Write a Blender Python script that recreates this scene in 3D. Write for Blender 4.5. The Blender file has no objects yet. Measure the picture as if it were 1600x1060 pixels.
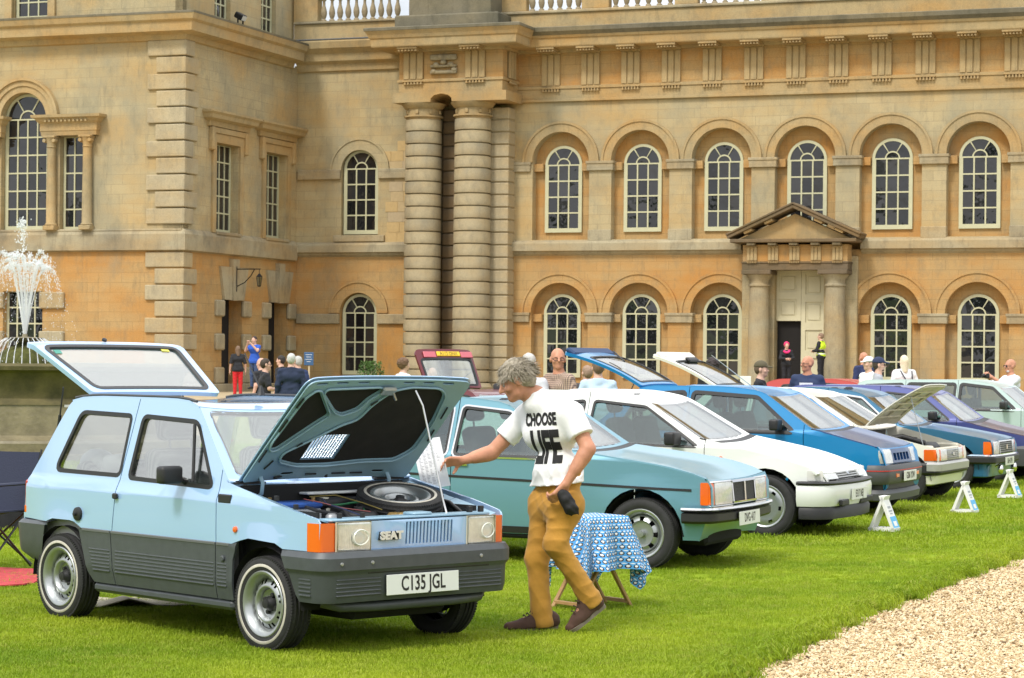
import bpy, bmesh, math, random
import numpy as np
from math import sin, cos, pi, radians, sqrt, atan2
from mathutils import Vector, Matrix
from mathutils.geometry import tessellate_polygon
random.seed(7); RNG = np.random.default_rng(7)
S = bpy.context.scene
COL = S.collection
# ------------------------------------------------------------------ camera
EYE = 1.67
cd = bpy.data.cameras.new('camera'); cam = bpy.data.objects.new('camera', cd); COL.objects.link(cam)
cd.sensor_width = 36.0; cd.lens = 36.0*3714.5/1600; cd.shift_y = 32/1600; cd.clip_start = 0.1; cd.clip_end = 2000
cam.matrix_world = Matrix.Translation((0, 0, EYE)) @ Matrix.Rotation(radians(90), 4, 'X') @ Matrix.Rotation(0.0098, 4, 'Z')
S.camera = cam
cd.dof.use_dof = True; cd.dof.focus_distance = 14.2; cd.dof.aperture_fstop = 18.0
# ------------------------------------------------------------------ world, sun, exposure
SUN_EL, SUN_AZ = radians(52), radians(215)      # azimuth measured clockwise from +Y
W = bpy.data.worlds.new('World'); S.world = W; W.use_nodes = True
nt = W.node_tree; nt.nodes.clear()
def nn(t, typ, **kw):
    n = t.nodes.new(typ)
    for k, v in kw.items(): setattr(n, k, v)
    return n
wo = nn(nt, 'ShaderNodeOutputWorld'); bg = nn(nt, 'ShaderNodeBackground'); bg.inputs['Strength'].default_value = 0.10
sky = nn(nt, 'ShaderNodeTexSky', sky_type='NISHITA'); sky.sun_disc = False
sky.sun_elevation = SUN_EL; sky.sun_rotation = SUN_AZ; sky.air_density = 1.0; sky.dust_density = 2.0; sky.ozone_density = 1.0
tc = nn(nt, 'ShaderNodeTexCoord'); mp = nn(nt, 'ShaderNodeMapping'); mp.inputs['Scale'].default_value = (1, 1, 2.4)
nz = nn(nt, 'ShaderNodeTexNoise'); nz.inputs['Scale'].default_value = 2.6; nz.inputs['Detail'].default_value = 7; nz.inputs['Roughness'].default_value = 0.6
cr = nn(nt, 'ShaderNodeValToRGB'); cr.color_ramp.elements[0].position = 0.26; cr.color_ramp.elements[1].position = 0.52
mx = nn(nt, 'ShaderNodeMixRGB'); mx.inputs['Color2'].default_value = (12.4, 12.6, 12.9, 1)
nt.links.new(tc.outputs['Generated'], mp.inputs[0]); nt.links.new(mp.outputs[0], nz.inputs['Vector']); nt.links.new(nz.outputs['Fac'], cr.inputs[0])
nt.links.new(cr.outputs[0], mx.inputs['Fac']); nt.links.new(sky.outputs[0], mx.inputs['Color1']); sx_ = nn(nt, 'ShaderNodeSeparateXYZ'); nt.links.new(tc.outputs['Generated'], sx_.inputs[0])      # overcast sky: zenith brighter than the horizon
gr_ = nn(nt, 'ShaderNodeMapRange'); gr_.inputs[1].default_value = 0; gr_.inputs[2].default_value = 1; gr_.inputs[3].default_value = .62; gr_.inputs[4].default_value = 1.28; nt.links.new(sx_.outputs[2], gr_.inputs[0])
mg_ = nn(nt, 'ShaderNodeMixRGB', blend_type='MULTIPLY'); mg_.inputs[0].default_value = 1; nt.links.new(mx.outputs[0], mg_.inputs[1]); nt.links.new(gr_.outputs[0], mg_.inputs[2]); nt.links.new(mg_.outputs[0], bg.inputs['Color'])
nt.links.new(bg.outputs[0], wo.inputs[0])
sl = bpy.data.lights.new('sun', 'SUN'); sl.energy = 1.9; sl.angle = radians(11); sl.color = (1, .95, .87)
so = bpy.data.objects.new('sun', sl); COL.objects.link(so)
sd = Vector((sin(SUN_AZ)*cos(SUN_EL), cos(SUN_AZ)*cos(SUN_EL), sin(SUN_EL)))
so.rotation_euler = sd.to_track_quat('Z', 'Y').to_euler(); so.location = sd*60
S.view_settings.view_transform = 'Standard'; S.view_settings.look = 'None'; S.view_settings.exposure = 0.48; S.view_settings.gamma = 1
S.view_settings.use_curve_mapping = False

# ------------------------------------------------------------------ materials
MATS = {}
def mat(name, col=(.5, .5, .5), rough=.6, metal=0., spec=.5, var=0., vscale=8., bump=0., bscale=60., coat=0., col2=None, emit=None, sheen=0.):
    if name in MATS: return MATS[name]
    m = bpy.data.materials.new(name); m.use_nodes = True; t = m.node_tree; b = t.nodes['Principled BSDF']
    b.inputs['Base Color'].default_value = (*col, 1); b.inputs['Roughness'].default_value = rough; b.inputs['Metallic'].default_value = metal
    b.inputs['Specular IOR Level'].default_value = spec; b.inputs['Coat Weight'].default_value = coat; b.inputs['Coat Roughness'].default_value = .04
    if sheen: b.inputs['Sheen Weight'].default_value = sheen
    if emit: b.inputs['Emission Color'].default_value = (*emit[:3], 1); b.inputs['Emission Strength'].default_value = emit[3]
    if var or bump:
        c = nn(t, 'ShaderNodeTexCoord')
    if var:
        z = nn(t, 'ShaderNodeTexNoise'); z.inputs['Scale'].default_value = vscale; z.inputs['Detail'].default_value = 6; z.inputs['Roughness'].default_value = .62
        r = nn(t, 'ShaderNodeValToRGB'); e = r.color_ramp.elements
        c2 = col2 or tuple(min(1, x*(1+var)) for x in col)
        e[0].position = .3; e[1].position = .7; e[0].color = (*[x*(1-var) for x in col], 1) if col2 is None else (*col, 1); e[1].color = (*c2, 1)
        t.links.new(c.outputs['Object'], z.inputs['Vector']); t.links.new(z.outputs['Fac'], r.inputs[0]); t.links.new(r.outputs[0], b.inputs['Base Color'])
    if bump:
        z2 = nn(t, 'ShaderNodeTexNoise'); z2.inputs['Scale'].default_value = bscale; z2.inputs['Detail'].default_value = 5
        bp = nn(t, 'ShaderNodeBump'); bp.inputs['Strength'].default_value = bump; bp.inputs['Distance'].default_value = .02
        t.links.new(c.outputs['Object'], z2.inputs['Vector']); t.links.new(z2.outputs['Fac'], bp.inputs['Height']); t.links.new(bp.outputs[0], b.inputs['Normal'])
    MATS[name] = m
    return m
def stone(name, base, alt, grey, gpos=.55, mortar=.74, row=.36, bw=.95, zg=None):
    """ashlar stone: block to block colour, orange and grey staining, fine grain"""
    if name in MATS: return MATS[name]
    m = bpy.data.materials.new(name); m.use_nodes = True; t = m.node_tree; b = t.nodes['Principled BSDF']; L = t.links.new
    b.inputs['Roughness'].default_value = .9; b.inputs['Specular IOR Level'].default_value = .2
    c = nn(t, 'ShaderNodeTexCoord'); sp = nn(t, 'ShaderNodeSeparateXYZ'); L(c.outputs['Object'], sp.inputs[0])
    ad = nn(t, 'ShaderNodeMath', operation='ADD'); L(sp.outputs[0], ad.inputs[0]); L(sp.outputs[1], ad.inputs[1])
    cb = nn(t, 'ShaderNodeCombineXYZ'); L(ad.outputs[0], cb.inputs[0]); L(sp.outputs[2], cb.inputs[1])
    br = nn(t, 'ShaderNodeTexBrick'); br.inputs['Scale'].default_value = 1; br.inputs['Brick Width'].default_value = bw; br.inputs['Row Height'].default_value = row
    br.inputs['Mortar Size'].default_value = .009; br.inputs['Color1'].default_value = (*[x*.94 for x in base], 1); br.inputs['Color2'].default_value = (*[x*1.07 for x in base], 1)
    br.inputs['Mortar'].default_value = (*[x*mortar for x in base], 1); L(cb.outputs[0], br.inputs['Vector'])
    def noise(scale, det=5, ro=.6, sz=(1, 1, 1)):
        mpn = nn(t, 'ShaderNodeMapping'); mpn.inputs['Scale'].default_value = sz; L(c.outputs['Object'], mpn.inputs[0])
        z = nn(t, 'ShaderNodeTexNoise'); z.inputs['Scale'].default_value = scale; z.inputs['Detail'].default_value = det; z.inputs['Roughness'].default_value = ro
        L(mpn.outputs[0], z.inputs['Vector']); return z.outputs['Fac']
    def ramp(src, a, bb, va=0., vb=1.):
        r = nn(t, 'ShaderNodeMapRange'); r.inputs[1].default_value = a; r.inputs[2].default_value = bb; r.inputs[3].default_value = va; r.inputs[4].default_value = vb
        L(src, r.inputs[0]); return r.outputs[0]
    def mix(f, a, bcol, mode='MIX'):
        x = nn(t, 'ShaderNodeMixRGB', blend_type=mode); L(f, x.inputs[0]) if not isinstance(f, float) else setattr(x.inputs[0], 'default_value', f)
        L(a, x.inputs[1]); x.inputs[2].default_value = (*bcol, 1); return x.outputs[0]
    col = br.outputs['Color']
    col = mix(ramp(noise(.55, 4, .55, (.6, .6, 1.6)), .42, .66, 0, .85), col, alt)
    col = mix(ramp(noise(.38, 6, .65, (1, 1, .7)), gpos, gpos+.22, 0, .8), col, grey)
    col = mix(ramp(noise(1.9, 7, .72, (1, 1, .55)), .50, .76, 0, .58), col, [x*.68 for x in grey])
    col = mix(ramp(noise(4.5, 6, .7, (1.3, 1.3, .22)), .55, .8, 0, .5), col, [x*.5 for x in grey])
    fine = noise(38, 4, .7)
    mm = nn(t, 'ShaderNodeMixRGB', blend_type='MULTIPLY'); mm.inputs[0].default_value = .45; L(col, mm.inputs[1])
    rr = nn(t, 'ShaderNodeMapRange'); rr.inputs[1].default_value = .3; rr.inputs[2].default_value = .7; rr.inputs[3].default_value = .5; rr.inputs[4].default_value = 1.3; L(fine, rr.inputs[0]); L(rr.outputs[0], mm.inputs[2])
    L(mm.outputs[0], b.inputs['Base Color'])
    bp = nn(t, 'ShaderNodeBump'); bp.inputs['Strength'].default_value = .5; bp.inputs['Distance'].default_value = .02; L(noise(22, 6, .7), bp.inputs['Height']); L(bp.outputs[0], b.inputs['Normal'])
    MATS[name] = m; return m
def glass(name, tint=(.75, .82, .80), f0=.07, trans=.86, rough=.0):
    """thin sheet glass: clear, with an angle dependent mirror (same from both faces)"""
    if name in MATS: return MATS[name]
    m = bpy.data.materials.new(name); m.use_nodes = True; t = m.node_tree; t.nodes.clear(); L = t.links.new
    o = nn(t, 'ShaderNodeOutputMaterial'); tr = nn(t, 'ShaderNodeBsdfTransparent'); tr.inputs[0].default_value = (*[x*trans for x in tint], 1)
    g = nn(t, 'ShaderNodeBsdfGlossy'); g.inputs['Roughness'].default_value = rough
    ge = nn(t, 'ShaderNodeNewGeometry'); dt = nn(t, 'ShaderNodeVectorMath', operation='DOT_PRODUCT'); L(ge.outputs['Normal'], dt.inputs[0]); L(ge.outputs['Incoming'], dt.inputs[1])
    ab = nn(t, 'ShaderNodeMath', operation='ABSOLUTE'); L(dt.outputs['Value'], ab.inputs[0])
    iv = nn(t, 'ShaderNodeMath', operation='SUBTRACT'); iv.inputs[0].default_value = 1; L(ab.outputs[0], iv.inputs[1])
    pw = nn(t, 'ShaderNodeMath', operation='POWER'); pw.inputs[1].default_value = 4; L(iv.outputs[0], pw.inputs[0])
    ml = nn(t, 'ShaderNodeMath', operation='MULTIPLY_ADD'); ml.inputs[1].default_value = 1-f0; ml.inputs[2].default_value = f0; L(pw.outputs[0], ml.inputs[0])
    x = nn(t, 'ShaderNodeMixShader'); L(ml.outputs[0], x.inputs[0]); L(tr.outputs[0], x.inputs[1]); L(g.outputs[0], x.inputs[2]); L(x.outputs[0], o.inputs[0])
    MATS[name] = m; return m

# ------------------------------------------------------------------ object helpers
def tag(o, label=None, cat=None, group=None, kind=None):
    if label: o['label'] = label
    if cat: o['category'] = cat
    if group: o['group'] = group
    if kind: o['kind'] = kind
    return o
def link(o, parent=None):
    COL.objects.link(o)
    if parent: o.parent = parent
    return o
def empty(name, loc=(0, 0, 0), rz=0., label=None, cat=None, group=None):
    o = bpy.data.objects.new(name, None); o.location = loc; o.rotation_euler = (0, 0, rz); o.empty_display_size = .2
    link(o); return tag(o, label, cat, group)
def finish(bm, name, m, smooth=None, recalc=True):
    me = bpy.data.meshes.new(name)
    if recalc: bmesh.ops.recalc_face_normals(bm, faces=bm.faces)
    bm.to_mesh(me); bm.free()
    for mm in (m if isinstance(m, (list, tuple)) else [m]): me.materials.append(mm)
    if smooth is not None:
        me.polygons.foreach_set('use_smooth', [True]*len(me.polygons))
        if smooth < 179: me.set_sharp_from_angle(angle=radians(smooth))
    return me
def part(name, bm, m, parent=None, smooth=None, loc=None, rot=None, recalc=True):
    me = bm if isinstance(bm, bpy.types.Mesh) else finish(bm, name, m, smooth, recalc)
    o = bpy.data.objects.new(name, me)
    if loc is not None: o.location = loc
    if rot is not None: o.rotation_euler = rot
    return link(o, parent)
def split(name, bm, m, parent=None, smooth=None):
    """one object per connected piece of a bmesh"""
    bm.verts.index_update(); seen = set(); out = []
    for v0 in list(bm.verts):
        if v0 in seen: continue
        st = [v0]; comp = []; seen.add(v0)
        while st:
            v = st.pop(); comp.append(v)
            for e in v.link_edges:
                w = e.other_vert(v)
                if w not in seen: seen.add(w); st.append(w)
        b2 = bmesh.new(); mp_ = {v: b2.verts.new(v.co) for v in comp}
        for f in {f for v in comp for f in v.link_faces}: b2.faces.new([mp_[v] for v in f.verts])
        out.append(part(name, b2, m, parent, smooth))
    bm.free(); return out
def NB(): return bmesh.new()
def box(bm, x0, x1, y0, y1, z0, z1, bev=0., seg=1, M=None):
    vs = [bm.verts.new((x, y, z)) for x in (x0, x1) for y in (y0, y1) for z in (z0, z1)]
    fs = [bm.faces.new([vs[i] for i in q]) for q in ((0, 1, 3, 2), (4, 6, 7, 5), (0, 4, 5, 1), (2, 3, 7, 6), (0, 2, 6, 4), (1, 5, 7, 3))]
    g = vs
    if bev:
        es = list({e for f in fs for e in f.edges})
        r = bmesh.ops.bevel(bm, geom=es, offset=bev, segments=seg, affect='EDGES', profile=.5)
        g = list({v for f in r['faces'] for v in f.verts} | {v for v in vs if v.is_valid})
    if M is not None: bmesh.ops.transform(bm, matrix=M, verts=[v for v in g if v.is_valid])
    return g
def lathe(bm, prof, seg=24, M=None, a0=0., a1=2*pi, skip=None, cap=True):
    """revolve (r, z) profile about z"""
    full = abs(a1-a0-2*pi) < 1e-6; n = seg if full else seg+1
    rings = []
    for r, z in prof:
        rings.append([bm.verts.new((r*cos(a0+(a1-a0)*i/seg), r*sin(a0+(a1-a0)*i/seg), z)) for i in range(n)])
    for k in range(len(prof)-1):
        for i in range(seg):
            if skip and skip(k, i): continue
            j = (i+1) % n
            try: bm.faces.new((rings[k][i], rings[k][j], rings[k+1][j], rings[k+1][i]))
            except ValueError: pass
    allv = [v for r in rings for v in r]
    if cap and full:
        for r, p in ((rings[0], prof[0]), (rings[-1], prof[-1])):
            if p[0] > 1e-4: bm.faces.new(r)
    if M is not None: bmesh.ops.transform(bm, matrix=M, verts=allv)
    return allv
def tube(bm, pts, rad, seg=8, cap=True):
    pts = [Vector(p) for p in pts]; rr = rad if isinstance(rad, (list, tuple)) else [rad]*len(pts)
    rings = []; up = Vector((0, 0, 1)); prev = None
    for i, p in enumerate(pts):
        t = (pts[min(i+1, len(pts)-1)]-pts[max(i-1, 0)]).normalized()
        if prev is None:
            a = t.cross(up if abs(t.z) < .95 else Vector((1, 0, 0))).normalized()
        else: a = (prev - t*prev.dot(t)).normalized()
        prev = a; b = t.cross(a)
        rings.append([bm.verts.new(p+(a*cos(2*pi*k/seg)+b*sin(2*pi*k/seg))*rr[i]) for k in range(seg)])
    for i in range(len(pts)-1):
        for k in range(seg):
            bm.faces.new((rings[i][k], rings[i][(k+1) % seg], rings[i+1][(k+1) % seg], rings[i+1][k]))
    if cap: bm.faces.new(rings[0]); bm.faces.new(rings[-1])
def plate(bm, outer, holes=(), a=0., b=.1, ax='y', back=False, rim=True):
    """flat plate: (u, v) outline with holes, front at a, back at b along axis"""
    def P(q, w): return {'y': (q[0], w, q[1]), 'x': (w, q[0], q[1]), 'z': (q[0], q[1], w)}[ax]
    loops = [list(outer)]+[list(h) for h in holes]
    tris = tessellate_polygon([[Vector((q[0], q[1], 0)) for q in l] for l in loops])
    def lay(w): return [[bm.verts.new(P(q, w)) for q in l] for l in loops]
    F = lay(a); B = lay(b); ff = [v for l in F for v in l]; bb = [v for l in B for v in l]
    for t in tris:
        if len(set(t)) < 3: continue
        try: bm.faces.new([ff[i] for i in t])
        except ValueError: pass
        if back:
            try: bm.faces.new([bb[i] for i in t])
            except ValueError: pass
    for li, (l, k) in enumerate(zip(F, B)):
        if li == 0 and not rim: continue
        for i in range(len(l)):
            j = (i+1) % len(l)
            bm.faces.new((l[i], l[j], k[j], k[i]))
def arch(cx, z0, zs, r, n=16):
    """round headed opening outline"""
    return [(cx-r, z0), (cx+r, z0)]+[(cx+r*cos(pi*i/n), zs+r*sin(pi*i/n)) for i in range(n+1)]
def rect(x0, x1, z0, z1): return [(x0, z0), (x1, z0), (x1, z1), (x0, z1)]
def rnd(pts, r, n=4):
    """round the corners of a polygon; r scalar or list"""
    out = []; N = len(pts)
    for i, p in enumerate(pts):
        ri = r[i] if isinstance(r, (list, tuple)) else r
        p = Vector(p).to_2d() if len(p) == 3 else Vector(p); a = Vector(pts[i-1])-p; c = Vector(pts[(i+1) % N])-p
        if ri <= 0: out.append(tuple(p)); continue
        la, lc = a.length, c.length; a.normalize(); c.normalize(); d = min(ri, la*.48, lc*.48)
        for k in range(n+1):
            s = k/n; q = (p+a*d)*(1-s)**2 + p*2*s*(1-s) + (p+c*d)*s*s
            out.append((q.x, q.y))
    return out
def mold(bm, path, prof, close=False):
    """sweep (out, z) profile along plan path [(x, y)], mitred; 'out' is to the right of travel"""
    P = [Vector(p) for p in path]; n = len(P); rings = []
    for i in range(n):
        ds = []
        if i > 0: ds.append((P[i]-P[i-1]).normalized())
        if i < n-1: ds.append((P[i+1]-P[i]).normalized())
        ns = [Vector((d.y, -d.x)) for d in ds]
        if len(ns) == 2: m = (ns[0]+ns[1]).normalized(); k = 1/max(.2, m.dot(ns[0]))
        else: m = ns[0]; k = 1
        rings.append([bm.verts.new((P[i].x+m.x*o*k, P[i].y+m.y*o*k, z)) for o, z in prof])
    for i in range(n-1):
        for j in range(len(prof)-1):
            bm.faces.new((rings[i][j], rings[i+1][j], rings[i+1][j+1], rings[i][j+1]))
    for r in (rings[0], rings[-1]):
        try: bm.faces.new(r)
        except ValueError: pass
def text_mesh(txt, size=1., bold=0., sx=1., extrude=0., align='CENTER', res=3):
    c = bpy.data.curves.new('t', 'FONT'); c.body = txt; c.size = size; c.offset = bold; c.extrude = extrude; c.align_x = align; c.align_y = 'CENTER'; c.resolution_u = res
    o = bpy.data.objects.new('t', c); COL.objects.link(o); bpy.context.view_layer.update()
    me = bpy.data.meshes.new_from_object(o.evaluated_get(bpy.context.evaluated_depsgraph_get())); bpy.data.objects.remove(o); bpy.data.curves.remove(c)
    me.transform(Matrix.Diagonal((sx, 1, 1, 1))); return me
def text(name, txt, size, m, parent, M, bold=0., sx=1., extrude=.001, align='CENTER'):
    me = text_mesh(txt, size, bold, sx, extrude, align); me.transform(M); me.materials.clear(); me.materials.append(m)
    o = bpy.data.objects.new(name, me); return link(o, parent)
# ------------------------------------------------------------------ the mansion (local x along the main front, y into it, z up)
TH = .3546
ST = stone('ashlar_tan', (.465, .38, .22), (.48, .325, .14), (.31, .29, .205), .46)
SO = stone('ashlar_orange', (.46, .305, .135), (.49, .24, .065), (.31, .27, .18), .55)
SG = stone('stone_weathered', (.40, .35, .235), (.42, .30, .15), (.19, .17, .125), .48, row=9, bw=1.3)
SC = stone('stone_carved', (.45, .345, .185), (.46, .285, .11), (.26, .235, .155), .52, row=9, bw=30)
SL = stone('stone_lichen', (.20, .18, .13), (.24, .20, .12), (.09, .09, .065), .46, row=9, bw=30)
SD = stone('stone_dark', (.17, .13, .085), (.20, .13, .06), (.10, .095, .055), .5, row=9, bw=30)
SR = stone('stone_drum', (.45, .38, .245), (.45, .325, .16), (.30, .275, .205), .46, row=9, bw=30)
PAINT = mat('window_paint', (.50, .49, .32), .55, var=.06, vscale=3)
def pane_mat():
    m = bpy.data.materials.new('old_window_glass'); m.use_nodes = True; t = m.node_tree; b = t.nodes['Principled BSDF']; L = t.links.new
    b.inputs['Roughness'].default_value = .02; b.inputs['IOR'].default_value = 1.52; b.inputs['Specular IOR Level'].default_value = .75
    oi = nn(t, 'ShaderNodeObjectInfo'); r = nn(t, 'ShaderNodeValToRGB'); e = r.color_ramp.elements
    e[0].color = (.006, .007, .009, 1); e[1].color = (.030, .030, .032, 1); L(oi.outputs['Random'], r.inputs[0]); L(r.outputs[0], b.inputs['Base Color'])
    c = nn(t, 'ShaderNodeTexCoord'); ad = nn(t, 'ShaderNodeVectorMath', operation='ADD'); L(c.outputs['Object'], ad.inputs[0])
    cx = nn(t, 'ShaderNodeVectorMath', operation='SCALE'); L(oi.outputs['Location'], cx.inputs[0]); cx.inputs[3].default_value = 1.7; L(cx.outputs[0], ad.inputs[1])
    z = nn(t, 'ShaderNodeTexNoise'); z.inputs['Scale'].default_value = 1.6; z.inputs['Detail'].default_value = 2; L(ad.outputs[0], z.inputs['Vector'])
    bp = nn(t, 'ShaderNodeBump'); bp.inputs['Strength'].default_value = .10; bp.inputs['Distance'].default_value = .10; L(z.outputs['Fac'], bp.inputs['Height']); L(bp.outputs[0], b.inputs['Normal'])
    return m
PANE = pane_mat()
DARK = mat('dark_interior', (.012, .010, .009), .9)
LEADM = mat('grey_lead', (.20, .22, .25), .6, var=.2)
MAN = empty('mansion', (10.779, 88.0, .035), -TH, 'honey coloured stone country mansion with round headed windows and rusticated columns', 'mansion')

PM = {}
def window(x, y, z0, hs, r=.75, rz=0., rows=4, cols=3, m=PAINT, square=False, fr=.115):
    """sash window: glazing bars as one frame, each pane a child. hs is height from sill to springing"""
    key = (round(hs, 2), round(r, 2), rows, cols, square)
    if key not in PM:
        mu = .027; w = (2*r-2*fr); cw = w/cols; rh = (hs-fr-.02)/rows; panes = []; uniq = {}
        for i in range(cols):
            for k in range(rows):
                panes.append((rect(-r+fr+i*cw+mu, -r+fr+(i+1)*cw-mu, fr+.02+k*rh+mu, fr+.02+(k+1)*rh-mu)))
        if not square:
            ri = r-fr*.9; ra = .26*r/.75
            panes.append([(-ra+.03+0, hs+mu)]+[(-(ra-.03)*cos(pi*k/8), hs+mu+(ra-.03-mu)*sin(pi*k/8)) for k in range(1, 8)]+[(ra-.03, hs+mu)])
            for a, b in ((0, 56), (60, 120), (124, 180)):
                A, B = radians(a), radians(b); n = 6
                o = [(ri*cos(A+(B-A)*k/n), hs+ri*sin(A+(B-A)*k/n)) for k in range(n+1)]; q = [((ra+.02)*cos(B+(A-B)*k/n), hs+(ra+.02)*sin(B+(A-B)*k/n)) for k in range(n+1)]
                lo = hs+mu; panes.append([(u, max(v, lo)) for u, v in o+q])
        out = rect(-r, r, 0, hs) if square else arch(0, 0, hs, r)
        b = NB(); plate(b, out, panes, 0, .07); fm = finish(b, 'window', m)
        pl = []
        for p in panes:
            k2 = None
            cxm = sum(q[0] for q in p)/len(p); czm = sum(q[1] for q in p)/len(p)
            loc = [(q[0]-cxm, q[1]-czm) for q in p]; k2 = tuple(round(v, 3) for q in loc for v in q)
            if k2 not in uniq:
                b = NB(); plate(b, loc, (), 0, .01); uniq[k2] = finish(b, 'pane', PANE)
            pl.append((uniq[k2], cxm, czm))
        PM[key] = (fm, pl)
    fm, pl = PM[key]
    o = bpy.data.objects.new('window', fm); o.location = (x, y, z0); o.rotation_euler = (0, 0, rz); link(o, MAN)
    for pm, cx, cz in pl:
        q = bpy.data.objects.new('pane', pm); q.location = (cx, .035, cz); q.rotation_euler = (random.gauss(0, .012), 0, random.gauss(0, .012)); link(q, o)
    return o

BAY = 3.19; X1 = 13.0
UP = [BAY*k for k in range(-3, 5)]; LO = [BAY*k for k in (-3, -2, -1, 1, 2, 3)]
UZ, US, LZ, LS = 6.55, 9.14, .97, 3.42       # sill and springing heights
# main front: two storeys with deep arched recesses
b = NB(); plate(b, rect(-12.6, X1, 6.15, 11.7), [arch(x, 6.25, 9.25, 1.15, 20) for x in UP if x < 11], 0, .42); part('upper_wall', b, ST, MAN)
b = NB(); plate(b, rect(-12.6, X1, -.6, 5.80), [arch(x, -.5, 3.45, 1.15, 20) for x in LO]+[rect(-1.3, 1.0, -.5, 5.15)], 0, .42); part('lower_wall', b, SO, MAN)
b = NB(); box(b, -12.6, X1, .42, .6, -.6, 12); part('recess_wall', b, SO, MAN)
for x in UP:
    if x < 11: window(x, .33, UZ, US-UZ)
for x in LO: window(x, .33, LZ, LS-LZ)
for k, (xs, zs, zt) in enumerate(((UP, 9.25, 10.78), (LO, 3.45, 5.02))):
    for x in xs:
        if x > 11: continue
        b = NB()
        for r0, r1, pr in ((1.15, 1.46, .07), (1.46, 1.55, .11)):
            n = 24; ou = [(x+r1*cos(pi*i/n), zs+r1*sin(pi*i/n)) for i in range(n+1)]; iu = [(x+r0*cos(pi*i/n), zs+r0*sin(pi*i/n)) for i in range(n, -1, -1)]
            plate(b, ou+iu, (), -pr, .02)
        part('archivolt', b, SC if k == 0 else SO, MAN)
# imposts and pilaster bases
for xs, z0, z1, mm in ((UP, 8.88, 9.25, SG), (LO, 3.08, 3.45, SG)):
    for i, x in enumerate([-4*BAY]+list(xs)):
        c = x+BAY/2
        if mm is SG and xs is LO and abs(c) < 2: c = None
        if c is None or c > 12: continue
        w = .53
        if i == 0: c = -11.55; w = .75
        b = NB(); box(b, c-w, c+w, -.10, .36, z0, z1, .02); box(b, c-w-.03, c+w+.03, -.13, .36, z1-.11, z1-.002, .015); part('impost', b, mm, MAN)
for x in UP:
    for sx in (-1, 1):
        if x > 11: continue
        b = NB(); box(b, x+sx*.98-.19, x+sx*.98+.19, .18, .41, 8.90, 9.20, .01); part('inner_impost', b, SO, MAN)
for x in LO:
    for sx in (-1, 1):
        b = NB(); box(b, x+sx*.98-.19, x+sx*.98+.19, .18, .41, 3.10, 3.40, .01); part('inner_impost', b, SO, MAN)
for k in range(-4, 4):
    c = BAY*k+BAY/2
    if c > -11 and abs(c) > .1:
        b = NB(); box(b, c-.47, c+.47, -.07, .3, 6.2, 6.62, .02); part('pilaster_base', b, SG, MAN)
# string course, broken by the door case, returned along the link and wing
SP_ = [(-.03, 5.62), (.10, 5.72), (.12, 5.80), (.24, 5.82), (.24, 6.10), (.20, 6.17), (-.03, 6.24)]
for p in ([(-12.2, 0), (-2.35, 0)], [(2.15, 0), (X1, 0)], [(-20.75, 0), (-15.4, 0)]):
    b = NB(); mold(b, p, SP_); part('string_course', b, SG, MAN)
b = NB(); mold(b, [(-36, -9.5), (-20.75, -9.5), (-20.75, -.22)], [(-.03, 5.44), (.16, 5.50), (.16, 6.08), (.10, 6.2), (-.03, 6.3)]); part('string_course', b, SG, MAN)
# entablature of the main front
b = NB(); box(b, -12.2, X1, -.06, .42, 11.66, 12.03); box(b, -12.2, X1, -.10, .42, 12.035, 12.16, .01); box(b, -12.2, X1, -.13, .42, 11.55, 11.655, .01); part('architrave', b, SC, MAN)
b = NB(); box(b, -12.2, X1, -.02, .42, 12.165, 13.6); part('frieze', b, SO, MAN)
CP = [(0, 13.42), (.12, 13.44), (.14, 13.54), (.86, 13.56), (.88, 13.60), (.90, 13.86), (.95, 13.90), (1.0, 14.02), (1.10, 14.16), (1.12, 14.26), (1.06, 14.28), (0, 14.34)]
b = NB(); mold(b, [(-11.0, 0), (X1, 0)], CP); part('cornice', b, SC, MAN)
b = NB(); mold(b, [(-10.85, 0), (X1, 0)], [(.98, 13.98), (1.115, 14.12), (1.14, 14.27), (1.07, 14.30), (0, 14.352)]); part('cornice_cap', b, SL, MAN)
def triglyph_mesh():
    b = NB(); w = .36
    for i in range(3):
        x = -w+i*.26; plate(b, [(x, 0), (x+.2, 0), (x+.2, 1.16), (x+.16, 1.2), (x+.04, 1.2), (x, 1.16)], (), -.1, 0)
    box(b, -w, w, -.05, 0, 0, 1.22); box(b, -w-.03, w+.03, -.13, 0, 1.22, 1.3, .01); box(b, -w-.02, w+.02, -.14, 0, -.13, -.08, .008)
    for i in range(6): lathe(b, [(.055, -.24), (.03, -.13)], 6, Matrix.Translation((-w+.06+i*.12, -.1, 0)))
    return finish(b, 'triglyph', SC)
def mutule_mesh():
    b = NB(); box(b, -.36, .36, -.72, 0, .02, .10, .01)
    for i in range(6):
        for j in range(3): lathe(b, [(.05, -.06), (.035, .02)], 6, Matrix.Translation((-.3+i*.12, -.64+j*.22, 0)))
    return finish(b, 'mutule', SC)
TGM, MUM = triglyph_mesh(), mutule_mesh()
for i in range(15):
    x = -9.98+i*1.603
    if x > 12.6: break
    part('triglyph', TGM, None, MAN, loc=(x, -.022, 12.165)); part('mutule', MUM, None, MAN, loc=(x, -.13, 13.455))
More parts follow.
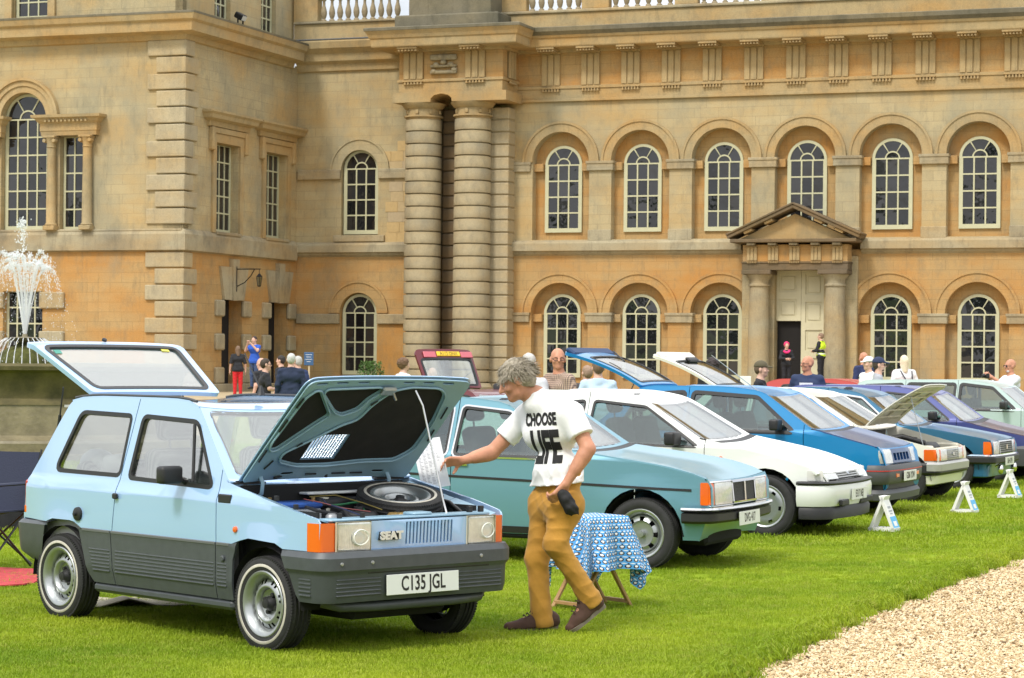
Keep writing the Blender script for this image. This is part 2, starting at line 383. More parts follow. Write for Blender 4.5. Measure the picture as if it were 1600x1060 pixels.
# parapet and balustrade
b = NB(); box(b, -15.9, X1, -.20, .3, 14.3, 14.93); part('blocking_course', b, SC, MAN)
b = NB(); box(b, -15.9, X1, -.28, .36, 14.935, 15.06, .03); part('blocking_cap', b, SG, MAN)
bp_ = [(.09, 0), (.11, .03), (.11, .08), (.06, .11), (.10, .20), (.13, .34), (.11, .48), (.06, .66), (.055, .82), (.09, .86), (.10, .90), (.10, 1.0)]
b = NB(); lathe(b, bp_, 10); BALM = finish(b, 'baluster', mat('baluster_stone', (.29, .235, .15), .9, var=.25, vscale=4), 60)
def balusters(x0, x1, n, y, z):
    for i in range(n): part('baluster', BALM, None, MAN, loc=(x0+(x1-x0)*(i+.5)/n, y, z))
for x0, x1 in ((-11.0, -8.75), (-7.65, -5.05), (-4.15, -1.7)): balusters(x0, x1, 6, .05, 15.065)
for x0, x1 in ((-13.2, -11.0), (-8.75, -7.65), (-5.05, -4.15), (-1.7, X1)):
    b = NB(); box(b, x0, x1, -.14, .24, 15.07, 16.1, .02); part('parapet_pier', b, SC, MAN)
b = NB(); box(b, -13.2, X1, -.2, .3, 16.1, 16.3, .03); part('parapet_rail', b, SC, MAN)
# ---- link between wing and columns
b = NB(); plate(b, rect(-20.9, -12.5, 5.7, 13.3), [arch(-18.0, 6.45, US, .80, 18)], 0, .25); part('link_wall', b, ST, MAN)
b = NB(); plate(b, rect(-20.9, -12.5, -.6, 5.7), [arch(-18.0, .9, LS, .80, 18)], .004, .25); part('link_wall', b, SO, MAN)
b = NB(); box(b, -20.9, -12.5, .25, .4, -.6, 14); part('recess_wall', b, ST, MAN)
window(-18, .14, UZ, US-UZ); window(-18, .14, LZ, LS-LZ)
for zs, zi, mm in ((US-.06, 8.72, ST), (LS, 2.98, SO)):
    b = NB(); n = 22
    for r0, r1, pr in ((.80, 1.20, .06), (1.20, 1.28, .10)):
        plate(b, [(-18+r1*cos(pi*i/n), zs+r1*sin(pi*i/n)) for i in range(n+1)]+[(-18+r0*cos(pi*i/n), zs+r0*sin(pi*i/n)) for i in range(n, -1, -1)], (), -pr, .02)
    part('archivolt', b, mm, MAN)
    for x0, x1 in ((-20.7, -18.82), (-17.18, -15.5)):
        b = NB(); box(b, x0, x1, -.12, .2, zi, zi+.40, .03); part('impost', b, SG, MAN)
for z0 in (6.24, .62):
    b = NB(); box(b, -19.1, -16.9, -.12, .2, z0, z0+.26, .02); part('window_sill', b, SG, MAN)
b = NB(); mold(b, [(-20.75, 0), (-15.6, 0)], [(0, 13.0), (.1, 13.05), (.14, 13.3), (.30, 13.42), (.34, 13.7), (.55, 13.9), (.6, 14.15), (.55, 14.22), (0, 14.3)]); part('cornice', b, SC, MAN)
b = NB(); mold(b, [(-20.75, 0), (-16.4, 0)], [(.0, 14.3), (.58, 14.225), (.60, 14.26), (.0, 14.36)]); part('lead_flashing', b, LEADM, MAN)
b = NB(); box(b, -20.9, -15.9, -.1, .3, 14.33, 14.93); part('blocking_course', b, SC, MAN)
b = NB(); box(b, -20.9, -15.9, -.2, .36, 14.935, 15.03, .02); part('blocking_cap', b, SG, MAN)
balusters(-19.85, -16.3, 10, .08, 15.03)
b = NB(); box(b, -20.9, -19.85, -.15, .3, 15.03, 16.1, .02); part('parapet_pier', b, SC, MAN)
b = NB(); box(b, -20.9, -15.4, -.2, .36, 16.1, 16.3, .03); part('parapet_rail', b, SC, MAN)
# newer, paler blocks let into the link wall beside the columns
for k in range(11):
    z = 10.2-.40*k; x = -16.35+random.uniform(-.1, .15) - (.45 if k > 0 else .1) - (.4 if k in (1,) else 0)
    if x < -16.6 and 8.6 < z < 9.2: x = -16.5
    xx = x
    while xx < -15.75:
        w = random.uniform(.4, .65); b = NB(); box(b, xx, min(xx+w, -15.5), -.012-random.random()*.01, .02, z-.392, z, .006)
        part('stone_block', b, [mat('new_stone_a', (.47, .36, .20), .9, var=.08, bump=.3), mat('new_stone_b', (.50, .36, .17), .9, var=.08, bump=.3), mat('new_stone_c', (.44, .35, .22), .9, var=.08, bump=.3)][random.randrange(3)], MAN); xx += w+.006
# ---- rusticated corner columns
PITCH = .483
def drum_mesh(r, seg=28):
    b = NB(); h = PITCH; lathe(b, [(r-.10, 0), (r-.10, .045), (r-.004, .050), (r, .060), (r+.003, h*.5), (r-.004, h-.012), (r-.03, h-.002), (r-.10, h)], seg); return finish(b, 'drum', SR, 40)
DRM = {}
def column(x, y, r, z0, n, cap=True):
    b = NB(); box(b, x-r-.12, x+r+.12, y-r-.12, y+r+.12, -.6, z0-.25, .03); lathe(b, [(r+.1, z0-.249), (r+.12, z0-.15), (r+.02, z0)], 28, Matrix.Translation((x, y, 0)))
    o = part('column', b, SR, MAN, 40)
    for k in range(n):
        rr = round(r*(1-.035*max(0, (k-n*.35)/n)), 3)
        if rr not in DRM: DRM[rr] = drum_mesh(rr)
        d = part('drum', DRM[rr], None, o, loc=(x, y, z0+k*PITCH), rot=(0, 0, random.random()*6))
    if cap:
        zt = z0+n*PITCH; rr = r*.965
        b = NB(); lathe(b, [(rr-.02, 0), (rr-.02, .08), (rr+.07, .09), (rr+.07, .15), (rr-.03, .17), (rr-.03, .40), (rr+.05, .44), (rr+.16, .58), (rr+.18, .62)], 28)
        for k in range(8):
            a = k*pi/4; box(b, -.06, .06, -.03, .03, .2, .36, .012, M=Matrix.Translation(((rr-.01)*cos(a), (rr-.01)*sin(a), 0)) @ Matrix.Rotation(a+pi/2, 4, 'Z'))
        part('capital', b, SC, o, 40, loc=(x, y, zt))
CZ = .72
for x in (-14.85, -12.80): column(x, -1.05, .72, CZ, 21)
# banded pier behind and the dark banded wall between the columns
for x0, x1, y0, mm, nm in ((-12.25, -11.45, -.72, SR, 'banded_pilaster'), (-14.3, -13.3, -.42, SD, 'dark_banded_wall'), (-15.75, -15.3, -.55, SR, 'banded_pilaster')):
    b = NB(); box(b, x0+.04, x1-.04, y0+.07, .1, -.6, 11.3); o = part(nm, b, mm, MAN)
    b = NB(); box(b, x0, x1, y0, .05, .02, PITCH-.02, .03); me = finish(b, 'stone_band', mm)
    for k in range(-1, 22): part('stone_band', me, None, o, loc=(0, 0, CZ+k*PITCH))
# entablature block over the columns
E0, E1, EY = -15.62, -11.35, -1.75
b = NB(); plate(b, [(E0-.2, 11.49), (-14.25, 11.49), (-14.24, 11.62), (-14.1, 11.74), (-13.8, 11.80), (-13.52, 11.74), (-13.38, 11.62), (-13.37, 11.49), (E1+.2, 11.49), (E1+.2, 11.86), (E0-.2, 11.86)], (), EY-.12, 0, back=True); part('abacus', b, SC, MAN)
b = NB(); box(b, E0, E1, EY, 0, 11.865, 12.26); box(b, E0-.05, E1+.05, EY-.05, 0, 12.265, 12.38, .01); part('architrave', b, SC, MAN)
b = NB(); box(b, E0, E1, EY+.04, 0, 12.385, 13.5); part('frieze', b, SO, MAN)
for x in (-15.0, -12.45):
    part('triglyph', TGM, None, MAN, loc=(x, EY+.038, 12.385)).scale = (1.1, 1.1, .86); part('mutule', MUM, None, MAN, loc=(x, EY-.02, 13.455)).scale = (1.15, 1, 1)
part('triglyph', TGM, None, MAN, loc=(E1-.005, -.85, 12.385), rot=(0, 0, pi/2)).scale = (1, 1, .86)
b = NB()    # weathered carved trophy between the triglyphs
for z, h in ((12.55, .14), (12.80, .10), (13.08, .22)):
    box(b, -14.3, -13.2, EY-.12, EY+.05, z, z+h, .05, 2)
for x, z in ((-14.05, 12.9), (-13.75, 13.0), (-13.45, 12.9), (-14.15, 12.65), (-13.3, 12.7), (-13.9, 13.22), (-13.55, 13.2)):
    bmesh.ops.create_icosphere(b, subdivisions=2, radius=.13, matrix=Matrix.Translation((x, EY-.06, z)) @ Matrix.Diagonal((1, .8, .8, 1)))
part('carved_trophy', b, SG, MAN, 50)
b = NB(); mold(b, [(E0-.02, .2), (E0-.02, EY), (E1+.02, EY), (E1+.02, 0), (-10.9, 0)], [(o*.92, z) for o, z in CP]); part('cornice', b, SC, MAN)
b = NB(); mold(b, [(E0-.02, .2), (E0-.02, EY), (E1+.02, EY), (E1+.02, 0), (-10.9, 0)], [(.99, 14.16), (1.035, 14.17), (1.04, 14.27), (.98, 14.30), (0, 14.352)]); part('cornice_cap', b, SL, MAN)
b = NB(); box(b, -15.9, -11.6, -1.6, .2, 14.36, 14.90, .06, 2); box(b, -15.4, -12.0, -1.35, .2, 14.90, 16.6, .03); part('parapet_pedestal', b, SL, MAN)
# ---- door case with pediment
PX = -.13
b = NB()
for sx in (-1, 1):
    box(b, PX+sx*1.55-.62, PX+sx*1.55+.62, -.22, .3, -.6, 5.55, .02)
part('door_pier', b, ST, MAN)
for sx in (-1, 1):
    x = PX+sx*1.43; b = NB(); lathe(b, [(.47, -.3), (.47, .5), (.41, .55), (.40, .62), (.395, 2.5), (.35, 4.35), (.35, 4.42), (.40, 4.44), (.40, 4.50), (.36, 4.52), (.36, 4.66), (.46, 4.80), (.5, 4.86)], 24, Matrix.Translation((x, -.55, 0)))
    o = part('door_column', b, SG, MAN, 40)
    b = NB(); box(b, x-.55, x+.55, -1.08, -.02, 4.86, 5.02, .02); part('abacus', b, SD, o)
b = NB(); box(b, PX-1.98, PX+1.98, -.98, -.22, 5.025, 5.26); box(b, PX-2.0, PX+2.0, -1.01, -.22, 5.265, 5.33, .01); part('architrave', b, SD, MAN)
b = NB(); box(b, PX-1.96, PX+1.96, -.95, -.22, 5.335, 5.95); part('frieze', b, SO, MAN)
for k in range(5):
    t_ = part('triglyph', TGM, None, MAN, loc=(PX+(k-2)*.80, -.952, 5.37)); t_.scale = (.52, .7, .40)
    b = NB(); box(b, -.15, .15, -.25, 0, 0, .09, .01); part('mutule', b, SG, MAN, loc=(PX+(k-2)*.80, -1.0, 5.92))
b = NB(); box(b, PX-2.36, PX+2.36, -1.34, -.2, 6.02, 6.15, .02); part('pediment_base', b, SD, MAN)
b = NB(); plate(b, [(PX-2.1, 6.16), (PX+2.1, 6.16), (PX, 7.08)], (), -.95, -.22); part('tympanum', b, SC, MAN)
for sx in (-1, 1):
    L_ = sqrt(2.42**2+1.10**2); an = atan2(1.10, 2.42); M_ = Matrix.Translation((PX-sx*2.44, 0, 6.16)) @ (Matrix.Rotation(-an, 4, 'Y') if sx > 0 else Matrix.Rotation(pi, 4, 'Z') @ Matrix.Rotation(-an, 4, 'Y'))
    b = NB(); y0, y1 = (-1.36, -.2) if sx > 0 else (.2, 1.36); g = 0 if sx > 0 else .002
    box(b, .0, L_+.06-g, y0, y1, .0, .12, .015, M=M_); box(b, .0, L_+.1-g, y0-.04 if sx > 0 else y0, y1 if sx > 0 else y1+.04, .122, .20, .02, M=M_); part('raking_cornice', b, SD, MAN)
    for k in range(2):
        b = NB(); box(b, .62+k*.85, .95+k*.85, y0+.08, y1-.08, -.10, -.005, .01, M=M_); part('mutule', b, SC, MAN)
# double doors: right leaf shut, lower half of the left leaf open
DP = mat('door_paint', (.60, .55, .37), .5, var=.07, vscale=2)
def leaf(x0, x1, z0, z1, rows, m=DP):
    b = NB(); box(b, x0, x1, .16, .21, z0, z1); hs = (z1-z0)/rows
    for k in range(rows):
        plate(b, rect(x0, x1, z0+k*hs, z0+(k+1)*hs), [rect(x0+.16, x1-.16, z0+k*hs+.14, z0+(k+1)*hs-.14)], .11, .158); box(b, x0+.24, x1-.24, .135, .159, z0+k*hs+.22, z0+(k+1)*hs-.22, .02)
    return b
part('door', leaf(-.12, .83, .9, 5.05, 4), DP, MAN); part('door', leaf(-1.13, -.13, 3.17, 5.05, 2), DP, MAN)
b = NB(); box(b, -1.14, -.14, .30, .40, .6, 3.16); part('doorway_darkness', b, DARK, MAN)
b = NB(); box(b, -1.14, -1.08, .06, .29, .9, 3.16); part('door', b, DP, MAN)
b = NB(); plate(b, rect(-1.3, 1.0, .9, 5.2), [rect(-1.14, .84, .9, 5.06)], .06, .25); part('door_frame', b, PAINT, MAN)
for k in range(4):
    b = NB(); box(b, -2.4-.35*k, 2.1+.35*k, -1.9-.36*k, .1, .70-.17*k, .87-.17*k, .02); part('door_step', b, SG, MAN)
# ---- wing standing forward on the left
WX, WY = -20.75, -9.5
VX = -27.45
vw = arch(VX, 6.28, 10.42, .98, 18)
b = NB(); plate(b, rect(-37, WX, 5.5, 13.2), [vw, rect(-25.92, -24.95, 6.28, 9.72), rect(-29.95, -28.98, 6.28, 9.72)], WY, WY+.38); part('wing_wall', b, ST, MAN)
b = NB(); plate(b, rect(-37, WX, -.6, 5.5), [rect(-28.3, -26.6, .9, 4.0)], WY+.004, WY+.4); part('wing_wall', b, SO, MAN)
b = NB(); box(b, -37, WX-.05, WY+.4, WY+.5, -.6, 13); part('recess_wall', b, ST, MAN)
window(VX, WY+.24, 6.28, 4.14, .96, rows=6, cols=4); window(-25.43, WY+.24, 6.28, 3.44, .47, rows=5, cols=2, square=True, fr=.07); window(-29.47, WY+.24, 6.28, 3.44, .47, rows=5, cols=2, square=True, fr=.07)
window(VX, WY+.24, .9, 3.1, .84, rows=5, cols=4, square=True, fr=.08)
b = NB()
for r0, r1, pr in ((.98, 1.22, .10), (1.22, 1.42, .15), (1.42, 1.52, .22)):
    n = 22; plate(b, [(VX+r1*cos(pi*i/n), 10.42+r1*sin(pi*i/n)) for i in range(n+1)]+[(VX+r0*cos(pi*i/n), 10.42+r0*sin(pi*i/n)) for i in range(n, -1, -1)], (), WY-pr, WY+.05)
part('archivolt', b, SC, MAN)
for x in (-28.72, -26.18, -24.67, -30.2):
    b = NB(); box(b, x-.24, x+.24, WY-.36, WY+.1, 6.25, 6.42, .02); lathe(b, [(.22, 6.42), (.24, 6.46), (.19, 6.52), (.185, 7.6), (.16, 9.3), (.19, 9.32), (.17, 9.38), (.24, 9.62), (.26, 9.66)], 14, Matrix.Translation((x, WY-.14, 0)))
    for sx in (-1, 1): lathe(b, [(.07, -.12), (.09, 0), (.07, .12)], 8, Matrix.Translation((x+sx*.2, WY-.26, 9.56)) @ Matrix.Rotation(pi/2, 4, 'X'))
    box(b, x-.26, x+.26, WY-.4, WY+.1, 9.66, 9.74, .01); part('window_column', b, SC, MAN, 40)
for x0, x1 in ((-26.46, -24.38), (-30.5, -28.44)):
    b = NB(); mold(b, [(x0+.1, WY+.05), (x0+.1, WY-.02), (x1-.1, WY-.02), (x1-.1, WY+.05)], [(.22, 9.745), (.24, 9.9), (.26, 9.92), (.26, 10.18), (.34, 10.26), (.40, 10.36), (.50, 10.40), (.52, 10.50), (0, 10.56)])
    for k in range(11): box(b, x0+.12+k*.17, x0+.2+k*.17, WY-.44, WY-.2, 10.24, 10.33)
    part('window_entablature', b, SC, MAN)
b = NB(); box(b, -37, WX-.02, WY-.12, WY+.1, 6.19, 6.27, .02); part('window_sill', b, SG, MAN)
for z in (3.35, 1.9):       # blocked surround of the lower wing window
    for x in (-28.75, -26.15):
        b = NB(); box(b, x-.55, x+.5, WY-.12, WY+.1, z, z+.62, .04); part('quoin_block', b, SG, MAN)
# side wall of the wing with tall windows and doors
side_op = [(-6.12, 1.10), (-1.95, 1.10)]
b = NB(); plate(b, rect(WY, .1, 5.5, 13.2), [rect(c-.95, c+.95, 6.3, 9.62) for c, w in side_op], WX, WX-.85, ax='x'); part('wing_side_wall', b, ST, MAN)
b = NB(); plate(b, rect(WY, .1, -.6, 5.5), [rect(c-.85, c+.85, -.5, 3.82) for c in (-5.55, -1.6)], WX-.004, WX-.9, ax='x'); part('wing_side_wall', b, SO, MAN)
b = NB(); box(b, WX-1.0, WX-.9, WY+.5, .3, -.6, 13); part('recess_wall', b, ST, MAN)
for c, w in side_op:
    window(WX-.31, c, 6.3, 3.3, .94, rz=pi/2, rows=5, cols=4, square=True, fr=.08)
    b = NB(); plate(b, rect(c-1.25, c+1.25, 6.25, 9.95), [rect(c-.97, c+.97, 6.25, 9.62)], WX+.09, WX-.02, ax='x'); box(b, WX-.02, WX+.14, c-1.3, c+1.3, 9.96, 10.16, .01); part('window_surround', b, SC, MAN)
    b = NB(); mold(b, [(WX-.02, c-1.55), (WX+.02, c-1.55), (WX+.02, c+1.55), (WX-.02, c+1.55)][::1], [(.02, 10.17), (.10, 10.2), (.12, 10.38), (.34, 10.46), (.38, 10.60), (.46, 10.68), (.46, 10.76), (0, 10.86)]); part('window_hood', b, SC, MAN)
    for s in (-1, 1):
        b = NB(); box(b, WX-.02, WX+.2, c+s*1.36-.12, c+s*1.36+.12, 9.3, 10.17, .04); part('hood_bracket', b, SC, MAN)
    b = NB(); box(b, WX-.02, WX+.16, c-1.0, c+1.0, 6.18, 6.3, .02); part('window_sill', b, SG, MAN)
for c in (-5.55, -1.6):
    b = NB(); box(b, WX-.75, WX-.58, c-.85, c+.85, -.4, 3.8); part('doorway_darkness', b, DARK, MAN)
    if c > -3: window(WX-.6, c-.25, .9, 2.9, .55, rz=pi/2, rows=5, cols=2, square=True, fr=.09)
    for z in (.62, 1.88, 3.14):
        for s in (-1, 1):
            b = NB(); box(b, WX-.05, WX+.13, c+s*1.12-.33, c+s*1.12+.33, z, z+.62, .05); part('quoin_block', b, SG, MAN)
    b = NB(); plate(b, [(c-.80, 3.78), (c-.22, 3.78), (c-.22, 5.02), (c-1.15, 5.02)], (), WX+.10, WX-.02, ax='x'); plate(b, [(c+.80, 3.78), (c+.22, 3.78), (c+.22, 5.02), (c+1.15, 5.02)], (), WX+.10, WX-.02, ax='x')
    plate(b, [(c-.19, 3.76), (c+.19, 3.76), (c+.27, 5.32), (c-.27, 5.32)], (), WX+.17, WX-.02, ax='x'); part('keystone', b, SG, MAN)
b = NB(); box(b, WX-.02, WX+.25, WY-.2, .0, -.6, .62, .03); part('plinth', b, SG, MAN)
b = NB(); box(b, -37, WX+.25, WY-.25, WY+.02, -.6, .62, .03); part('plinth', b, SG, MAN)
b = NB(); box(b, -20.5, -11.4, -.2, .02, -.6, .60, .03); part('plinth', b, SG, MAN)
# corner quoins, alternately long and short
for z0, z1, n in ((6.42, 13.15, 11), (.66, 5.44, 8)):
    h = (z1-z0)/n
    for k in range(n):
        lx, ly = (1.5, .62) if k % 2 == (n-1) % 2 else (1.12, .95)
        b = NB(); box(b, WX-lx, WX+.09, WY-.09, WY+ly, z0+k*h+.03, z0+(k+1)*h-.02, .035, 2); part('quoin', b, SR, MAN, loc=(random.uniform(-.02, .02), random.uniform(-.02, .02), 0))
# wing cornice and attic storey
b = NB(); mold(b, [(-37, WY), (WX, WY), (WX, -.62)], [(-.02, 13.1), (.10, 13.14), (.16, 13.32), (.55, 13.40), (.58, 13.72), (.68, 13.80), (.74, 14.0), (.72, 14.06), (-.02, 14.2)]); part('cornice', b, SC, MAN)
b = NB(); mold(b, [(-37, WY), (WX, WY), (WX, -.62)], [(.60, 13.99), (.75, 14.00), (.76, 14.075), (-.02, 14.215)]); part('cornice_cap', b, SL, MAN)
b = NB(); plate(b, rect(-37, WX-.25, 14.1, 18), [rect(-28.15, -26.6, 14.16, 17)], WY+.25, WY+.55); plate(b, rect(WY+.25, .1, 14.1, 18), [rect(-6.75, -5.45, 14.3, 17), rect(-2.85, -1.55, 14.3, 17)], WX-.25, WX-.55, ax='x'); box(b, -37, WX-.6, WY+.6, WY+.7, 14, 18); box(b, WX-.75, WX-.65, WY+.7, .1, 14, 18); part('attic_wall', b, ST, MAN)
window(-27.37, WY+.42, 14.18, 2.8, .74, rows=5, cols=3, square=True, fr=.09)
for c in (-6.1, -2.2): window(WX-.42, c, 14.32, 2.6, .62, rz=pi/2, rows=5, cols=3, square=True, fr=.08)
b = NB(); box(b, -28.4, -26.35, WY+.12, WY+.3, 14.2, 17.2); bmesh.ops.delete(b, geom=list(b.faces), context='FACES'); plate(b, rect(-28.45, -26.3, 14.16, 17.2), [rect(-28.15, -26.6, 14.16, 17)], WY+.14, WY+.3); part('window_surround', b, SC, MAN)
# downpipe free: floodlight on the ledge and the iron lantern bracket are things of their own
LM = MAN.matrix_world.copy(); bpy.context.view_layer.update(); MW = MAN.matrix_world.copy()
def mloc(x, y, z): return MW @ Vector((x, y, z))
IRON = mat('black_iron', (.015, .015, .016), .5, .6)
r_ = empty('wall_lantern', mloc(WX+.17, -5.55, 4.1), -TH, 'black iron lantern hanging from a scrolled bracket above the left doorway', 'lantern')
b = NB(); tube(b, [(0, 0, 0), (0, 0, .95)], .025, 6); tube(b, [(0, 0, .85), (1.0, 0, .85)], .022, 6); tube(b, [(.02, 0, .2), (.35, 0, .35), (.6, 0, .6), (.75, 0, .84)], .018, 6); tube(b, [(.95, 0, .85), (.95, 0, .68)], .012, 5); part('bracket', b, IRON, r_)
b = NB(); lathe(b, [(.03, .68), (.12, .58), (.13, .55)], 6, Matrix.Translation((.95, 0, 0))); lathe(b, [(.07, .2), (.08, .22), (.05, .18)], 6, Matrix.Translation((.95, 0, 0)))
for k in range(6): tube(b, [(.95+.12*cos(k*pi/3), .12*sin(k*pi/3), .55), (.95+.07*cos(k*pi/3), .07*sin(k*pi/3), .22)], .009, 4)
part('lantern_frame', b, IRON, r_); b = NB(); lathe(b, [(.065, .22), (.11, .54)], 6, Matrix.Translation((.95, 0, 0))); part('lantern_glass', b, glass('clear_glass'), r_)
r_ = empty('floodlight', mloc(WX+.25, -5.6, 14.2), -TH, 'small black floodlight standing on the wing cornice ledge', 'floodlight')
b = NB(); box(b, -.18, .18, -.2, .2, -.12, .12, .05, 2, M=Matrix.Translation((0, 0, .3)) @ Matrix.Rotation(.5, 4, 'Y')); part('lamp_head', b, IRON, r_); b = NB(); box(b, -.03, .03, -.22, -.2, 0, .3); box(b, -.03, .03, .2, .22, 0, .3); box(b, -.1, .1, -.22, .22, -.03, 0); part('yoke', b, IRON, r_)
b = NB(); box(b, .17, .185, -.16, .16, -.09, .09, M=Matrix.Translation((0, 0, .3)) @ Matrix.Rotation(.5, 4, 'Y')); part('lens', b, mat('lamp_lens', (.6, .62, .62), .15), r_)
# ------------------------------------------------------------------ lawn, gravel, forecourt
def gz(x, y):   # gentle rise towards the house
    t = min(1, max(0, (y-42)/28)); return .36*t*t*(3-2*t)
GE = [(a-.17, c_) for a, c_ in [(-.6, 6.0), (.55, 10.6), (1.29, 12.6), (1.79, 13.99), (2.44, 15.81), (3.2, 17.65), (4.47, 20.67), (9.0, 31.0)]]   # lawn edge
def edge_x(y):
    for (a, b), (c, d) in zip(GE, GE[1:]):
        if b <= y <= d: return a+(c-a)*(y-b)/(d-b)
    return GE[0][0] if y < GE[0][1] else GE[-1][0]
def ground_mat():
    m = bpy.data.materials.new('lawn_soil'); m.use_nodes = True; t = m.node_tree; b = t.nodes['Principled BSDF']; L = t.links.new; b.inputs['Roughness'].default_value = 1; b.inputs['Specular IOR Level'].default_value = .1
    c = nn(t, 'ShaderNodeTexCoord'); z = nn(t, 'ShaderNodeTexNoise'); z.inputs['Scale'].default_value = 1.3; z.inputs['Detail'].default_value = 8; z.inputs['Roughness'].default_value = .7
    r = nn(t, 'ShaderNodeValToRGB'); e = r.color_ramp.elements; e[0].position = .3; e[1].position = .7; e[0].color = (.13, .21, .011, 1); e[1].color = (.26, .33, .02, 1)
    L(c.outputs['Object'], z.inputs['Vector']); L(z.outputs['Fac'], r.inputs[0]); L(r.outputs[0], b.inputs['Base Color'])
    return m
def sheet(name, xs, ys, zf, m, kind='structure'):
    vs = [(x, y, zf(x, y)) for y in ys for x in xs]; n = len(xs)
    fs = [(j*n+i, j*n+i+1, (j+1)*n+i+1, (j+1)*n+i) for j in range(len(ys)-1) for i in range(n-1)]
    me = bpy.data.meshes.new(name); me.from_pydata(vs, [], fs); me.materials.append(m); o = bpy.data.objects.new(name, me); link(o); return tag(o, kind=kind)
sheet('ground', np.linspace(-600, 600, 41), np.concatenate([np.linspace(-600, 5, 12), np.linspace(8, 60, 27), np.linspace(64, 600, 18)]), lambda x, y: gz(x, y)-.09, mat('far_ground', (.10, .16, .025), 1, var=.3, vscale=.1))
LAWN = ground_mat()
bm = NB()
ys = list(np.arange(-4, 46.1, 1.0)); rows_ = []
for y in ys:
    ex = edge_x(y) if y <= 31 else 9.0+(y-31)*.42
    if y < 6: ex = -.6
    rows_.append([bm.verts.new((x, y, gz(x, y)-(.0 if x < ex-.01 else 0))) for x in np.linspace(-26, ex, 12)]+[bm.verts.new((ex+.03, y, gz(ex, y)-.05))])
for a, c in zip(rows_, rows_[1:]):
    for i in range(len(a)-1): bm.faces.new((a[i], a[i+1], c[i+1], c[i]))
o = part('lawn', bm, LAWN); tag(o, kind='structure')
GRAV = mat('gravel_bed', (.22, .15, .075), 1, var=.35, vscale=45, bump=.6, bscale=70, col2=(.56, .43, .26))
sheet('gravel_path', np.linspace(-3, 30, 34), np.linspace(5, 46, 42), lambda x, y: gz(x, y)-.045, GRAV)
sheet('forecourt', np.linspace(-60, 60, 25), np.linspace(45.5, 92, 24), lambda x, y: gz(x, y)+.002, mat('forecourt_gravel', (.38, .30, .18), 1, var=.2, vscale=4, bump=.4, bscale=30))
# instanced grass and pebbles
def scatter(name, pts, rots, scl, srcs, label, m=None):
    me = bpy.data.meshes.new(name); n = len(pts); me.from_pydata([tuple(p) for p in pts], [], [])
    a = me.attributes.new('rot', 'FLOAT_VECTOR', 'POINT'); a.data.foreach_set('vector', np.asarray(rots, np.float32).ravel())
    a = me.attributes.new('scl', 'FLOAT', 'POINT'); a.data.foreach_set('value', np.asarray(scl, np.float32).ravel())
    a = me.attributes.new('pick', 'INT', 'POINT'); a.data.foreach_set('value', RNG.integers(0, len(srcs), n).astype(np.int32))
    o = bpy.data.objects.new(name, me); link(o); tag(o, label, None, None, 'stuff')
    g = bpy.data.node_groups.new(name, 'GeometryNodeTree'); g.interface.new_socket('Geometry', in_out='INPUT', socket_type='NodeSocketGeometry'); g.interface.new_socket('Geometry', in_out='OUTPUT', socket_type='NodeSocketGeometry')
    gi, go = g.nodes.new('NodeGroupInput'), g.nodes.new('NodeGroupOutput'); L = g.links.new
    jn = g.nodes.new('GeometryNodeGeometryToInstance')
    for s in reversed(srcs):
        oi = g.nodes.new('GeometryNodeObjectInfo'); oi.inputs['Object'].default_value = s; oi.transform_space = 'ORIGINAL'; L(oi.outputs['Geometry'], jn.inputs[0])
    ip = g.nodes.new('GeometryNodeInstanceOnPoints'); L(gi.outputs[0], ip.inputs['Points']); L(jn.outputs[0], ip.inputs['Instance']); ip.inputs['Pick Instance'].default_value = True
    for nm, typ, sock in (('rot', 'FLOAT_VECTOR', 'Rotation'), ('scl', 'FLOAT', 'Scale'), ('pick', 'INT', 'Instance Index')):
        na = g.nodes.new('GeometryNodeInputNamedAttribute'); na.data_type = typ; na.inputs[0].default_value = nm
        out = [q for q in na.outputs if q.enabled and q.name == 'Attribute'][0]; L(out, ip.inputs[sock])
    L(ip.outputs[0], go.inputs[0]); md = o.modifiers.new('scatter', 'NODES'); md.node_group = g
    return o
def src(name, bm, m):
    me = finish(bm, name, m, recalc=False); return bpy.data.objects.new(name, me)
def grass_mat():
    m = bpy.data.materials.new('grass_blade'); m.use_nodes = True; t = m.node_tree; b = t.nodes['Principled BSDF']; L = t.links.new; b.inputs['Roughness'].default_value = .55; b.inputs['Specular IOR Level'].default_value = .25
    oi = nn(t, 'ShaderNodeObjectInfo'); z = nn(t, 'ShaderNodeTexNoise'); z.inputs['Scale'].default_value = .55; z.inputs['Detail'].default_value = 5; z.inputs['Roughness'].default_value = .65; L(oi.outputs['Location'], z.inputs['Vector'])
    r = nn(t, 'ShaderNodeValToRGB'); e = r.color_ramp.elements; e[0].position = .36; e[1].position = .66; e[0].color = (.19, .30, .012, 1); e[1].color = (.38, .46, .028, 1)
    L(z.outputs['Fac'], r.inputs[0]); x = nn(t, 'ShaderNodeMixRGB', blend_type='MIX'); x.inputs[2].default_value = (.42, .42, .09, 1)
    mr = nn(t, 'ShaderNodeMapRange'); mr.inputs[1].default_value = .75; mr.inputs[2].default_value = 1; mr.inputs[3].default_value = 0; mr.inputs[4].default_value = .55; L(oi.outputs['Random'], mr.inputs[0]); L(mr.outputs[0], x.inputs[0]); L(r.outputs[0], x.inputs[1]); L(x.outputs[0], b.inputs['Base Color'])
    tr = nn(t, 'ShaderNodeBsdfTranslucent'); L(x.outputs[0], tr.inputs[0]); ms = nn(t, 'ShaderNodeMixShader'); ms.inputs[0].default_value = .35; L(b.outputs[0], ms.inputs[1]); L(tr.outputs[0], ms.inputs[2]); L(ms.outputs[0], t.nodes['Material Output'].inputs[0])
    return m
GM = grass_mat()
